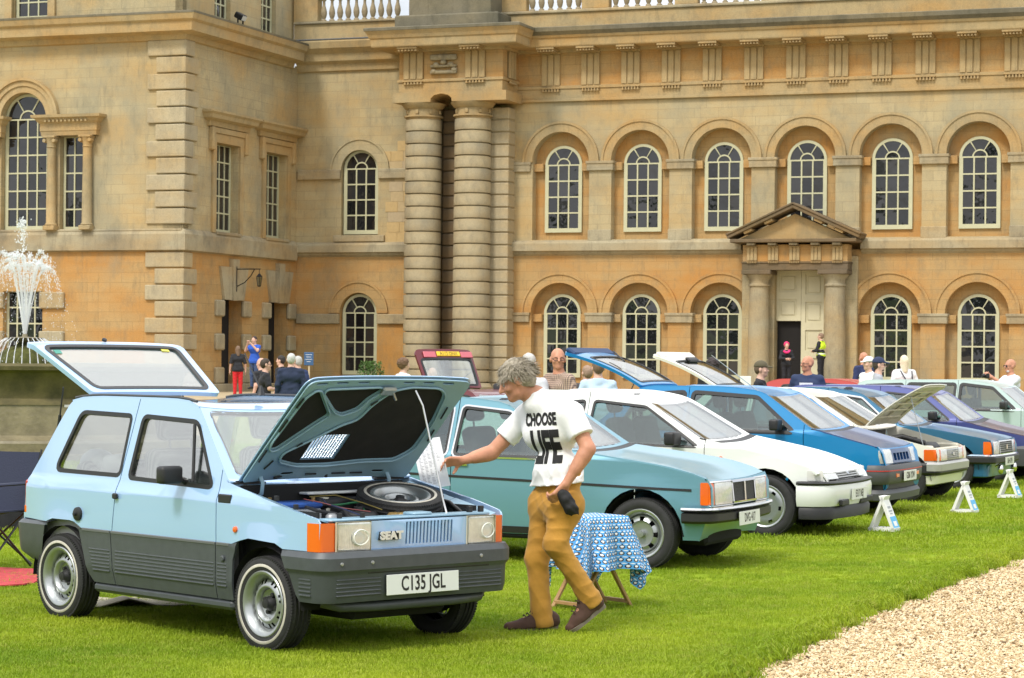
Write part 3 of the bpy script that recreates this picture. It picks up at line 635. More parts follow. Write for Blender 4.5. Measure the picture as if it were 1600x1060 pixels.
def tuft(n, rad, h, w):
    b = NB()
    for _ in range(n):
        a = random.random()*2*pi; r = rad*sqrt(random.random()); x, y = r*cos(a), r*sin(a); d = random.random()*2*pi; ln = h*random.uniform(.55, 1.1); le = random.uniform(.15, .9)*ln; wx, wy = -sin(d)*w/2, cos(d)*w/2
        v = [b.verts.new(p) for p in ((x-wx, y-wy, -.004), (x+wx, y+wy, -.004), (x+cos(d)*le*.35+wx*.8, y+sin(d)*le*.35+wy*.8, ln*.6), (x+cos(d)*le*.35-wx*.8, y+sin(d)*le*.35-wy*.8, ln*.6), (x+cos(d)*le, y+sin(d)*le, ln*.95))]
        b.faces.new((v[0], v[1], v[2], v[3])); b.faces.new((v[3], v[2], v[4]))
    return b
TF = [src('grass_tuft', tuft(28, .055, .023, .0040), GM) for _ in range(4)]
TFF = [src('grass_tuft', tuft(30, .13, .034, .009), GM) for _ in range(3)]
def lawn_points(y0, y1, dens, mar=1.7):
    out = []
    area = 0
    n = int((y1-y0)*((y1)*.46+2*mar)*dens)
    y = RNG.uniform(y0, y1, n); x = RNG.uniform(-.5, .5, n)*(y1*.46+2*mar)
    ex = np.interp(y, [p[1] for p in GE], [p[0] for p in GE]); ok = (x < ex) & (np.abs(x) < y*.22+mar)
    x, y = x[ok], y[ok]; return np.stack([x, y, np.zeros_like(x)], 1)
def rots(n, tilt=.1): return np.stack([RNG.normal(0, tilt, n), RNG.normal(0, tilt, n), RNG.uniform(0, 6.28, n)], 1)
p1 = np.concatenate([lawn_points(9.5, 14, 740), lawn_points(14, 18, 480), lawn_points(18, 22.5, 260)])
scatter('mown_grass', p1, rots(len(p1)), RNG.uniform(.7, 1.25, len(p1)), TF, 'short mown green grass of the lawn around the cars')
p2 = np.concatenate([lawn_points(21.5, 28, 90), lawn_points(28, 44, 45)]); p2[:, 2] = [gz(a, c) for a, c in p2[:, :2]]
scatter('distant_grass', p2, rots(len(p2)), RNG.uniform(.7, 1.3, len(p2)), TFF, 'mown grass farther back under the row of cars')
ne = 5200; ye = RNG.uniform(11, 24, ne); xe = np.interp(ye, [p[1] for p in GE], [p[0] for p in GE])+RNG.normal(-.03, .045, ne)+.035*np.sin(ye*7)+.03*np.sin(ye*17.3)
pe = np.stack([xe, ye, np.full(ne, -.015)], 1); scatter('edge_grass', pe, rots(ne, .35), RNG.uniform(.9, 1.9, ne), TF, 'ragged longer grass along the edge of the gravel')
def pebble_mat(i, col):
    m = mat('pebble_%d' % i, col, .8, var=.0); t = m.node_tree; b = t.nodes['Principled BSDF']; oi = nn(t, 'ShaderNodeObjectInfo'); r = nn(t, 'ShaderNodeValToRGB'); e = r.color_ramp.elements
    e[0].color = (.10, .06, .03, 1); e[1].color = (.70, .60, .42, 1)
    for pos, c in ((.10, (.34, .23, .11)), (.35, (.56, .42, .23)), (.70, (.66, .53, .33))): q = e.new(pos); q.color = (*c, 1)
    t.links.new(oi.outputs['Random'], r.inputs[0]); t.links.new(r.outputs[0], b.inputs['Base Color']); return m
PBM = pebble_mat(0, (.5, .4, .25)); PB = []
for k in range(5):
    b = NB(); bmesh.ops.create_icosphere(b, subdivisions=1, radius=.0125)
    for v in b.verts: v.co *= random.uniform(.75, 1.25); v.co.z *= .62; v.co.x *= 1.25
    PB.append(src('pebble', b, PBM))
def gravel_points(y0, y1, dens):
    n = int((y1-y0)*7.4*dens); y = RNG.uniform(y0, y1, n); ex = np.interp(y, [p[1] for p in GE], [p[0] for p in GE]); x = ex-.06+RNG.uniform(0, 7.4, n); ok = (x < y*.222+2.0); return np.stack([x[ok], y[ok], np.full(ok.sum(), -.04)], 1)
pg = np.concatenate([gravel_points(9.5, 15, 7800), gravel_points(15, 22, 4400)])
pg[:, 2] += RNG.uniform(-.006, .012, len(pg))
scatter('gravel_stones', pg, RNG.uniform(0, 6.28, (len(pg), 3))*np.array([.15, .15, 1]), RNG.uniform(.36, .92, len(pg))*RNG.uniform(.8, 1.25, len(pg)), PB, 'loose honey coloured gravel of the path at lower right')
# woodland behind the photographer, seen only in reflections
LEAF = mat('tree_leaves', (.045, .085, .02), .8, var=.5, vscale=.6); BARK = mat('bark', (.09, .07, .05), .9, var=.3)
b = NB()
for k in range(44):
    a = radians(100+160*k/43+random.uniform(-2, 2))+0; R = random.uniform(120, 150); h = random.uniform(11, 19); c = Vector((R*cos(a+pi/2-pi/2), R*sin(a), 0))
    c = Vector((R*cos(radians(180+180*k/43)), R*sin(radians(180+180*k/43)), 0))
    for _ in range(26):
        p = c+Vector((random.gauss(0, 3.4), random.gauss(0, 3.4), h*random.uniform(.15, 1)))
        bmesh.ops.create_icosphere(b, subdivisions=1, radius=random.uniform(1.2, 2.6), matrix=Matrix.Translation(p))
o = part('far_woodland', b, LEAF); tag(o, 'line of dark green trees beyond the lawn', kind='stuff')
# ------------------------------------------------------------------ car kit (x forward from the front axle, y left, z up)
GLS = glass('car_glass', (.78, .90, .88), .12, .9); SCR = glass('screen_glass', (.86, .92, .90), .24, .92)
TYRE = mat('tyre_rubber', (.022, .022, .022), .8, var=.25, vscale=20); BLK = mat('black_trim', (.016, .016, .017), .5); WELL = mat('wheel_well', (.012, .012, .012), .9)
CHR = mat('chrome', (.75, .75, .74), .12, 1.); STEEL = mat('wheel_silver', (.40, .42, .42), .32, .75); SEAT = mat('seat_cloth', (.035, .035, .038), .9); TRIM = mat('grey_trim', (.055, .056, .058), .6)
LENS = mat('headlamp_glass', (.70, .71, .67), .06, .45, coat=.8, var=.12, vscale=30); t = LENS.node_tree; wv = nn(t, 'ShaderNodeTexWave', bands_direction='Y'); wv.inputs['Scale'].default_value = 28; tcl = nn(t, 'ShaderNodeTexCoord'); bpl = nn(t, 'ShaderNodeBump'); bpl.inputs['Strength'].default_value = .5; bpl.inputs['Distance'].default_value = .004
t.links.new(tcl.outputs['Object'], wv.inputs[0]); t.links.new(wv.outputs['Fac'], bpl.inputs['Height']); t.links.new(bpl.outputs[0], t.nodes['Principled BSDF'].inputs['Normal'])
AMB = mat('amber_lens', (.75, .13, .012), .15, coat=.7); RED = mat('red_lens', (.45, .02, .012), .15, coat=.6)
PLATE = mat('plate_white', (.72, .74, .70), .35); PLATEY = mat('plate_yellow', (.85, .55, .02), .35); INK = mat('plate_black', (.01, .01, .01), .4)
def paint_mat(name, col, metal):
    m = mat(name, col, .38, metal, .35, coat=.55); m.node_tree.nodes['Principled BSDF'].inputs['Coat Roughness'].default_value = .10; return m
def paint(name, col, metal=0.): return paint_mat(name, col, metal)
def offset_poly(p, d):
    n = len(p); ar = sum(p[i][0]*p[(i+1) % n][1]-p[(i+1) % n][0]*p[i][1] for i in range(n)); s = 1 if ar > 0 else -1; out = []
    for i in range(n):
        a, b, c = Vector(p[i-1]), Vector(p[i]), Vector(p[(i+1) % n]); e, f = (b-a), (c-b)
        if e.length < 1e-6: e = f
        if f.length < 1e-6: f = e
        e.normalize(); f.normalize(); n1, n2 = Vector((e.y, -e.x)), Vector((f.y, -f.x)); m = n1+n2
        if m.length < 1e-5: m = n1
        m.normalize(); k = 1/max(.35, m.dot(n1)); q = b+m*d*s*k; out.append((q.x, q.y))
    return out
def shell(bm, thick):
    """give a mapped sheet thickness towards -normal"""
    bm.normal_update(); vs = list(bm.verts); fs = list(bm.faces); be = [e for e in bm.edges if len(e.link_faces) == 1]
    mp_ = {v: bm.verts.new(v.co-v.normal*thick) for v in vs}
    bl = []
    for e in be:
        f = e.link_faces[0]; vl = list(f.verts); i = vl.index(e.verts[0]); a, b = (e.verts[0], e.verts[1]) if vl[(i+1) % len(vl)] is e.verts[1] else (e.verts[1], e.verts[0]); bl.append((a, b))
    for f in fs: bm.faces.new([mp_[v] for v in reversed(f.verts)])
    for a, b in bl: bm.faces.new((b, a, mp_[a], mp_[b]))
def panels(outer, holes, fmap, res=(.12, .12), thick=.012, cuts=(), gap=.004, flip=False, want=None):
    """cut a 2-D outline into gapped panels, map them through fmap; returns {key: bmesh}"""
    bm = NB(); loops = [list(outer)]+[list(h) for h in holes]; fl = [q for l in loops for q in l]
    vs = [bm.verts.new((q[0], q[1], 0)) for q in fl]
    for t in tessellate_polygon([[Vector((q[0], q[1], 0)) for q in l] for l in loops]):
        try: bm.faces.new([vs[i] for i in t])
        except ValueError: pass
    for k in (0, 1):
        lo, hi = min(q[k] for q in outer), max(q[k] for q in outer); n = int((hi-lo)/res[k]); no = (1, 0, 0) if k == 0 else (0, 1, 0)
        for i in range(1, n+1):
            w = lo+(hi-lo)*i/(n+1); bmesh.ops.bisect_plane(bm, geom=bm.verts[:]+bm.edges[:]+bm.faces[:], plane_co=(w, 0, 0) if k == 0 else (0, w, 0), plane_no=no, dist=1e-5)
    cl = []
    for (a, b) in cuts:
        a, b = Vector((*a, 0)), Vector((*b, 0)); d = (b-a).normalized(); nrm = Vector((d.y, -d.x, 0)); cl.append((a, nrm))
        for s in (-gap, gap): bmesh.ops.bisect_plane(bm, geom=bm.verts[:]+bm.edges[:]+bm.faces[:], plane_co=a+nrm*s, plane_no=nrm, dist=1e-6)
    groups = {}
    for f in bm.faces:
        c = f.calc_center_median(); key = []
        for a, nrm in cl:
            s = (c-a).dot(nrm)
            if abs(s) < gap*.98: key = None; break
            key.append(s > 0)
        if key is not None: groups.setdefault(sum(key), []).append(f)
    out = {}
    for k, fs in groups.items():
        if want is not None and k not in want: continue
        b2 = NB(); vm = {}
        for f in fs:
            l = []
            for v in f.verts:
                if v not in vm: vm[v] = b2.verts.new(fmap(v.co.x, v.co.y))
                l.append(vm[v])
            try: b2.faces.new(l if not flip else l[::-1])
            except ValueError: pass
        bmesh.ops.remove_doubles(b2, verts=b2.verts[:], dist=1e-5)
        bmesh.ops.recalc_face_normals(b2, faces=b2.faces[:])
        out[k] = b2
    bm.free(); return out
def orient(b2, outv):
    b2.normal_update(); s = sum(f.normal.dot(outv)*f.calc_area() for f in b2.faces)
    if s < 0: bmesh.ops.reverse_faces(b2, faces=b2.faces[:])
WHEELS = {}
def wheel_meshes(style, r, w):
    key = (style, round(r, 3), round(w, 3))
    if key in WHEELS: return WHEELS[key]
    h = w/2; ri = r*(.655 if style != 'big' else .64); bm = NB(); n = 48
    tp = [(ri-.005, h*.55), (ri+.004, h*.86), (ri+.03, h*1.02), (r*.84, h*1.06), (r*.93, h*.98), (r*.975, h*.80)]
    tread = [(r*.992, h*.72)]
    for k in (-1, 0, 1): z = h*.38*-k; tread += [(r, z+.012), (r-.009, z+.008), (r-.009, z-.008), (r, z-.012)]
    tread += [(r*.992, -h*.72)]
    prof = tp+tread+[(q[0], -q[1]) for q in tp[::-1]]
    lathe(bm, prof, n, cap=False)
    for i in range(n*2):       # shoulder blocks
        a = 2*pi*i/(n*2)
        for s in (-1, 1): box(bm, r*.945, r*.992, -.006, .006, s*h*.74-.014, s*h*.74+.014, M=Matrix.Rotation(a, 4, 'Z'))
    tyre = finish(bm, 'tyre', TYRE, 40)
    rim = NB()
    lip = [(ri+.012, h*.93), (ri+.006, h*1.0), (ri-.006, h*.98), (ri-.014, h*.86), (ri-.03, h*.60), (ri-.035, h*.30)]
    barrel = [(ri-.035, h*.30), (ri-.04, -h*.8)]
    lathe(rim, lip, 40, cap=False); hubs = []
    if style == 'slots':       # pressed steel wheel, pairs of slots round the rim of the dish
        N = 48; R1 = ri-.036
        lathe(rim, [(R1, h*.28), (ri*.79, h*.30), (ri*.775, h*.36), (ri*.645, h*.55), (ri*.60, h*.60), (ri*.55, h*.62), (ri*.52, h*.58), (ri*.46, h*.18), (ri*.3, h*.06), (0.03, h*.06)], N, cap=False, skip=lambda k, i: k == 2 and i % 6 in (1, 3))
        pass
    elif style == 'alloy':
        lathe(rim, [(ri-.036, h*.3), (ri-.05, h*.62), (ri*.56, h*.78), (ri*.50, h*.6), (ri*.25, h*.55), (.03, h*.55)], 40, cap=False, skip=lambda k, i: k == 1 and i % 5 in (1, 2)); lathe(rim, barrel, 32, cap=False)
    elif style == 'cover':
        lathe(rim, [(ri-.012, h*.88), (ri-.03, h*.95), (ri*.72, h*1.02), (ri*.62, h*.98), (ri*.40, h*1.0), (ri*.15, h*1.03), (.002, h*1.03)], 48, cap=False, skip=lambda k, i: k == 1 and i % 8 in (2, 3)); lathe(rim, barrel, 32, cap=False)
    elif style == 'plain':
        lathe(rim, [(ri-.036, h*.3), (ri*.8, h*.5), (ri*.6, h*.55), (ri*.5, h*.35), (ri*.3, h*.3), (.02, h*.4)], 40, cap=False); lathe(rim, barrel, 32, cap=False)
    rimm = finish(rim, 'rim', [STEEL], 45)
    hub = NB(); hr = ri*.20
    if style == 'slots':
        lathe(hub, [(hr*1.25, h*.05), (hr*1.2, h*.36), (hr*.8, h*.55), (hr*.75, h*.75), (.002, h*.78)], 12)
        for k in range(4): lathe(hub, [(.014, 0), (.013, h*.22), (.002, h*.24)], 6, Matrix.Translation((hr*1.5*cos(k*pi/2+.4), hr*1.5*sin(k*pi/2+.4), h*.12)))
    else: lathe(hub, [(hr*.8, h*.3), (hr*.75, h*1.08), (.002, h*1.1)], 16)
    hubm = finish(hub, 'hub_cap', BLK if style in ('slots',) else STEEL, 40)
    drum = NB(); lathe(drum, [(ri-.045, -h*.75), (ri-.05, h*.05), (.002, h*.02)], 24); drm = finish(drum, 'brake_drum', WELL, 40)
    band = None
    if style == 'slots':
        bb = NB(); lathe(bb, [(r*.775, h*1.035), (r*.78, h*1.075), (r*.835, h*1.075), (r*.84, h*1.05)], 56, cap=False); band = finish(bb, 'whitewall', mat('whitewall', (.50, .47, .40), .7, var=.15, vscale=30), 60)
    WHEELS[key] = (tyre, rimm, hubm, drm, band); return WHEELS[key]
def wheel(parent, x, y, r, w, style, side, steer=0., z=None, rot=None, spin=0.):
    ms = wheel_meshes(style, r, w)
    o = bpy.data.objects.new('wheel', ms[0]); o.location = (x, y, r-.008 if z is None else z); link(o, parent)
    o.rotation_euler = rot if rot is not None else ((Matrix.Rotation(steer, 3, 'Z') @ Matrix.Rotation(radians(90*(1 if side < 0 else -1)), 3, 'X') @ Matrix.Rotation(spin, 3, 'Z')).to_euler())
    for nm, m in zip(('rim', 'hub_cap', 'brake_drum', 'whitewall'), ms[1:]):
        if m: link(bpy.data.objects.new(nm, m), o)
    return o
class Car:
    def __init__(s, name, O, yaw, label, cat, P, W, prof, low, zb, tum=.22, bar=.05, cf=.06, tf=.5, cr_=.06, tr=.5, crown=.035, wr=.285, ww=.165, wb=2.5, track=None, style='cover', group='classic cars parked on the lawn', fl=.0, step=None, tail_open=False):
        s.root = empty(name, O, yaw, label, cat, group); s.P, s.W, s.prof0, s.zb, s.tum, s.bar, s.cf, s.tf, s.cr, s.tr, s.crown = P, W, prof, zb, tum, bar, cf, tf, cr_, tr, crown
        s.wr, s.ww, s.wb, s.style, s.fl, s.step = wr, ww, wb, style, fl, step; s.low = low; s.track = track or W-.10
        s.xf = max(p[0] for p in prof); s.xr = min(p[0] for p in prof)
        rad = [p[2] if len(p) > 2 else .05 for p in prof]; pts = [(p[0], p[1]) for p in prof]
        rp = rnd(pts, [0]+rad[1:-1]+[0], 5); s.rp = [Vector(p) for p in rp]; cum = [0]
        for a, b in zip(s.rp, s.rp[1:]): cum.append(cum[-1]+(b-a).length)
        s.cum = cum; s.key = []
        for q in pts: s.key.append(cum[min(range(len(s.rp)), key=lambda i: (s.rp[i]-Vector(q)).length)])
    def hw(s, x, z):
        w = s.W
        if x > s.xf-s.tf: w -= s.cf*((x-(s.xf-s.tf))/s.tf)**2
        if x < s.xr+s.tr: w -= s.cr*(((s.xr+s.tr)-x)/s.tr)**2
        if z > s.zb: w -= s.tum*(z-s.zb)+.012*min(1, (z-s.zb)/.03)
        else: w -= s.bar*max(0, (s.zb-.2-z)/.45)**2
        if s.step and z < s.step: w += .006*min(1, (s.step-z)/.012)
        if s.fl:
            for wx in (0, -s.wb):
                r = sqrt((x-wx)**2+(z-s.wr)**2); R = s.wr+.05
                if r < R+.14 and z > .3: w += s.fl*(1-max(0, r-R)/.14)**1.0
        return w
    def pt(s, sv):
        c = s.cum; sv = min(max(sv, 0), c[-1]); i = max(0, min(len(c)-2, int(np.searchsorted(c, sv))-1)); k = (sv-c[i])/max(1e-9, c[i+1]-c[i]); p = s.rp[i].lerp(s.rp[i+1], k); t = (s.rp[i+1]-s.rp[i]).normalized(); return p, Vector((t.y, -t.x))*-1
    def top(s, off=0.):
        def f(sv, t):
            p, n = s.pt(sv); c = s.crown*(1-abs(t)**3.2)+off; w = s.hw(p.x, p.y); return Vector((p.x+n.x*c, t*w, p.y+n.y*c))
        return f
    def side(s, sg, off=0.): return lambda u, v: Vector((u, sg*(s.hw(u, v)+off), v))
    def front(s, off=0., rear=False):
        pts = sorted([(p.y, p.x) for p in s.rp if (p.x > s.xf-.25 if not rear else p.x < s.xr+.25)]); zs = [p[0] for p in pts]; xs = [p[1] for p in pts]; sg = -1 if rear else 1
        def f(y, z):
            x = float(np.interp(z, zs, xs)); w = s.hw(x, z); t = min(1, abs(y)/max(.1, w)); return Vector((x+sg*(s.crown*(1-t**3.2)+off), y, z))
        return f
    def add(s, nm, d, m, outv, thick=.012, sm=35, parent=None, k=None):
        o = None
        for key, b2 in d.items():
            orient(b2, outv); shell(b2, thick) if thick else None
            o = part(nm if not isinstance(nm, dict) else nm[key], b2, m, parent or s.root, sm, recalc=False)
        return o
    def sides(s, wins, cuts, names, mats=None, res=(.1, .09), wtypes=None, rub=.018):
        outl = [(p.x, p.y) for p in s.rp]; low = s.low
        poly = [q for q in outl if q[1] >= low[0][1]-1e-3 or q[0] < -.5]
        poly = [q for q in poly if q[1] >= low[-1][1]-1e-3 or q[0] > -.5]
        poly = poly+low[::-1]
        for sg in (-1, 1):
            d = panels(poly, wins, s.side(sg), res, cuts=cuts)
            kk = sorted(d.keys(), reverse=True)
            for i, k in enumerate(kk):
                nm = names[min(i, len(names)-1)]; s.add(nm, {k: d[k]}, s.P if mats is None else mats[min(i, len(mats)-1)], Vector((0, sg, 0)))
            for w in wins:
                s.add('side_window', panels(offset_poly(w, .012), (), s.side(sg, -.016), (.3, .3)), GLS, Vector((0, sg, 0)), .004)
                s.add('window_rubber', panels(offset_poly(w, rub), (offset_poly(w, -.006),), s.side(sg, .002), (.3, .3)), BLK, Vector((0, sg, 0)), .016)
    def handles(s, *xs, z=None, m=None):
        for x in xs:
            for sg in (-1, 1): zz = z or s.zb-.07; y = sg*s.hw(x, zz); b = NB(); box(b, x-.055, x+.055, min(y, y+sg*.018), max(y, y+sg*.018), zz-.014, zz+.014, .006, 2); part('door_handle', b, m or BLK, s.root)
    def sheet(s, nm, s0, s1, t0=-1, t1=1, m=None, holes=(), off=0., res=(.1, .12), thick=.012, rad=.0, sm=40):
        poly = rect(s0, s1, t0, t1) if not rad else rnd(rect(s0, s1, t0, t1), rad, 4)
        return s.add(nm, panels(poly, holes, s.top(off), res), m or s.P, Vector(((s.pt((s0+s1)/2)[1]).x, 0, (s.pt((s0+s1)/2)[1]).y)), thick, sm)
    def screen(s, nm, s0, s1, inset=.045, tw=.88, tw2=None, m=None, paintm=None):
        """framed screen between profile positions"""
        L = s1-s0; a, b = s0+inset, s1-inset; tw2 = tw2 or tw
        hole = rnd([(a, -tw), (b, -tw2), (b, tw2), (a, tw)], .05, 4)
        s.sheet(nm+'_frame', s0, s1, holes=(hole,), m=paintm)
        nv = Vector((s.pt((s0+s1)/2)[1].x, 0, s.pt((s0+s1)/2)[1].y))
        s.add(nm, panels(offset_poly(hole, .012), (), s.top(-.01), (.2, .2)), m or SCR, nv, .004)
        s.add(nm+'_rubber', panels(offset_poly(hole, .016), (offset_poly(hole, -.012),), s.top(.003), (.2, .2)), BLK, nv, .015)
    def running(s, steer=0., z0=.18, xf_in=None):
        for x in (0, -s.wb):
            for sg in (-1, 1): wheel(s.root, x, sg*s.track, s.wr, s.ww, s.style, sg, steer if x == 0 else 0, spin=random.random()*6)
        b = NB()
        for x in (0, -s.wb):        # wheel wells
            for sg in (-1, 1):
                n = 14; R = s.wr+.062; y0, y1 = sg*(s.W-.02), sg*(s.W-.34)
                pr = [(x+R*cos(pi*i/n), s.wr-.02+R*sin(pi*i/n)) for i in range(n+1)]
                for (a, c) in zip(pr, pr[1:]): b.faces.new([b.verts.new(q) for q in ((a[0], y0, a[1]), (c[0], y0, c[1]), (c[0], y1, c[1]), (a[0], y1, a[1]))])
        bmesh.ops.remove_doubles(b, verts=b.verts[:], dist=1e-4); split('wheel_arch_liner', b, WELL, s.root)
        b = NB(); W2 = s.W-.35; box(b, s.xr+.15, s.xf-.12, -W2, W2, z0, .42, .03); box(b, -s.wb+s.wr+.1, -s.wr-.1, -s.W+.06, s.W-.06, z0+.02, .30, .02); tube(b, [(0, -s.track+.02, s.wr), (0, s.track-.02, s.wr)], .035, 8); tube(b, [(-s.wb, -s.track+.02, s.wr), (-s.wb, s.track-.02, s.wr)], .035, 8); part('underbody', b, WELL, s.root)
    def cabin(s, xd, xs, xb, zb, m=SEAT, bench=True, roof_z=1.3, lining=TRIM):
        """dash at xd, front seat squab at xs, rear bench at xb"""
        b = NB(); wi = s.W-.10; box(b, xb-.45, xd, -wi, wi, .30, .36); box(b, xd-.02, xd+.12, -wi, wi, .36, zb-.03, .03); box(b, xd-.16, xd+.05, -wi, wi, zb-.18, zb-.02, .04, 2); part('dashboard', b, lining, s.root, 40)
        for sg in (-1, 1):
            b = NB(); box(b, xd-.05, xb-.4, sg*(s.W-.095), sg*(s.W-.075), .36, zb-.06); part('door_trim', b, lining, s.root)
            y = sg*.36; b = NB(); box(b, xs-.02, xs+.50, y-.25, y+.25, .40, .58, .05, 2); box(b, -.07, .07, y-.24, y+.24, 0, .58, .06, 3, M=Matrix.Translation((xs, 0, .54)) @ Matrix.Rotation(radians(-15), 4, 'Y')); o = part('front_seat', b, m, s.root, 50)
            b = NB(); box(b, -.05, .05, y-.13, y+.13, .63, .82, .045, 3, M=Matrix.Translation((xs, 0, .54)) @ Matrix.Rotation(radians(-15), 4, 'Y')); tube(b, [(xs-.15, y-.05, 1.05), (xs-.17, y-.05, 1.2)], .008, 5); part('headrest', b, m, o, 50)
        if bench:
            b = NB(); box(b, xb, xb+.5, -wi+.05, wi-.05, .40, .56, .05, 2); box(b, -.07, .07, -wi+.05, wi-.05, 0, .50, .05, 2, M=Matrix.Translation((xb, 0, .52)) @ Matrix.Rotation(radians(-20), 4, 'Y')); part('rear_seat', b, m, s.root, 50)
        b = NB(); n = 20; R = .185; Mx = Matrix.Translation((xd-.28, -.36, zb-.06)) @ Matrix.Rotation(radians(-62), 4, 'Y'); pts = [Mx @ Vector((R*cos(2*pi*i/n), R*sin(2*pi*i/n), 0)) for i in range(n+1)]; tube(b, pts, .014, 6, False); tube(b, [Mx @ Vector((0, -R, 0)), Mx @ Vector((0, 0, -.03)), Mx @ Vector((0, R, 0))], .014, 6); tube(b, [Mx @ Vector((0, 0, -.03)), (xd, -.36, zb-.2)], .025, 6); part('steering_wheel', b, BLK, s.root, 60)
    def bumper(s, nm, prof, xs, xe, w, r, m, rear=False, bow=0., sm=35):
        a = [(xs, -w)]+[(xe-r+r*sin(pi/2*i/6), -w+r-r*cos(pi/2*i/6)) for i in range(7)]
        k = 6; mid = [(xe+bow*(1-(2*i/k-1)**2), (-w+r)+(2*w-2*r)*i/k) for i in range(1, k)]
        p = a+mid+[(q[0], -q[1]) for q in a[::-1]]
        if rear: p = [(-q[0], -q[1]) for q in p]
        b = NB(); mold(b, p, prof); return part(nm, b, m, s.root, sm)
    def mirror(s, x, z, sides=(-1,), m=BLK, sz=1.):
        for sg in sides:
            y = sg*(s.hw(x, z)); b = NB(); tube(b, [(x, y, z-.03), (x+.01, y+sg*.05, z-.01)], [.022, .018], 8); box(b, x-.045*sz, x+.045*sz, y+sg*.04, y+sg*.22*sz, z-.04, z+.075*sz, .022, 3); o = part('door_mirror', b, m, s.root, 50)
            b = NB(); box(b, x-.047*sz, x-.0455*sz, y+sg*.055, y+sg*.205*sz, z-.027, z+.06*sz); part('mirror_glass', b, CHR, o)
    def plate(s, txt, x, y, z, w=.52, h=.111, m=PLATE, tilt=0., yaw=0., sz=.084):
        M_ = Matrix.Translation((x, y, z)) @ Matrix.Rotation(yaw, 4, 'Z') @ Matrix.Rotation(tilt, 4, 'Y')
        b = NB(); box(b, -.004, .004, -w/2, w/2, -h/2, h/2, .002, M=M_)
        o = part('number_plate', b, m, s.root)
        text('plate_lettering', txt, sz*1.18, INK, o, M_ @ Matrix.Translation((.0045, 0, 0)) @ Matrix.Rotation(pi/2, 4, 'Z') @ Matrix.Rotation(pi/2, 4, 'X'), bold=.002, sx=.72, extrude=.0006); return o
    def wipers(s, x, z, m=BLK):
        b = NB(); f = s.top(.03)
        for t0 in (-.45, .25):
            k0 = s.key_at(x); p0 = f(k0-.01, t0); p1 = f(k0+.10, t0-.45 if t0 > 0 else t0-.3); tube(b, [p0, p0.lerp(p1, .5)+Vector((0, 0, .012)), p1], .009, 5)
        part('wiper', b, m, s.root)
    def key_at(s, x):
        i = min(range(len(s.rp)), key=lambda i: abs(s.rp[i].x-x) + (10 if s.rp[i].y < .6 else 0)); return s.cum[i]
def arch_low(x0, x1, z, axles, r, zc):
    """lower edge from front x0 to rear x1 at height z with wheel arches"""
    out = [(x0, z)]
    for ax in axles:
        a = math.asin(max(-1, min(1, (z-zc)/r))); n = 14
        out += [(ax+r*cos(a+(pi-2*a)*i/n), zc+r*sin(a+(pi-2*a)*i/n)) for i in range(n+1)]
    return out+[(x1, z)]
# ------------------------------------------------------------------ the small pale blue hatchback in front
PB_ = mat('pale_blue_paint', (.31, .49, .745), .3, 0, .4, coat=1.0, bump=.035, bscale=2.2); PB_.node_tree.nodes['Principled BSDF'].inputs['Coat IOR'].default_value = 1.9; PB_.node_tree.nodes['Principled BSDF'].inputs['Coat Roughness'].default_value = .02
PBI = mat('pale_blue_inner', (.25, .40, .51), .45, coat=.2, var=.06, vscale=6); CLAD = mat('grey_cladding', (.060, .068, .074), .42, var=.12, vscale=14, bump=.06, bscale=300)
RUB = mat('grey_rubber', (.05, .05, .052), .6)
prof = [(.44, .30, 0), (.485, .58, .02), (.495, .75, .02), (.47, .775, .03), (-.345, .935, .02), (-.375, .94, .02), (-.80, 1.385, .06), (-1.0, 1.405, .2), (-1.9, 1.405, .3), (-2.17, 1.385, .06), (-2.44, 1.03, .1), (-2.60, .86, .08), (-2.625, .62, .02), (-2.58, .40, 0)]
low = [(.487, .59), (.20, .592), (.13, .62), (-.12, .632), (-.20, .615), (-.29, .59), (-1.87, .59), (-1.95, .625), (-2.0, .632), (-2.2, .632), (-2.28, .61), (-2.625, .615)]
GLS_ = GLS; GLS = glass('glare_side_glass', (.88, .92, .90), .36, .94)  # clear panes, mirror strength raised to imitate white sky glare
c = Car('pale_blue_hatchback', (-.887, 14.005, 0), -.8223, 'small pale blue hatchback with bonnet and tailgate raised and grey lower cladding', 'car', PB_, .712, prof, low, .865, tum=.19, bar=.06, cf=.03, tf=.35, cr_=.05, tr=.5, crown=.028, wr=.273, ww=.15, wb=2.14, track=.635, style='slots', fl=.012, step=.845)
R_ = c.root
w_rear = rnd([(-2.225, .945), (-1.50, .94), (-1.475, 1.295), (-2.03, 1.305)], [.06, .035, .03, .05], 4)
w_door = rnd([(-1.385, .93), (-.525, .91), (-.765, 1.275), (-1.335, 1.295)], [.03, .03, .05, .04], 4)
c.sides([w_rear, w_door], [((-1.545, .5), (-1.53, .86)), ((-.437, .5), (-.437, 1.5))][::-1] if False else [((-.442, .5), (-.442, 1.6)), ((-1.545, .5), (-1.40, 1.45))], ['front_wing', 'door', 'rear_quarter'], rub=.02)
k = c.key
# roof, screen, scuttle
c.sheet('scuttle', k[4]+.01, k[5]+.02); c.screen('windscreen', k[5]+.02, k[6]-.02, .035, .87, .90)
c.sheet('roof', k[6]-.016, k[9]-.01, res=(.12, .1))
for sg in (-1, 1):      # drip rails
    b = NB(); pts = []
    for i in range(15):
        p, n = c.pt(k[6]+.03+(k[9]-k[6]-.06)*i/14); pts.append((p.x, sg*(c.hw(p.x, p.y)-.012), p.y+.018))
    tube(b, pts, .009, 6); part('drip_rail', b, RUB, R_, 60)
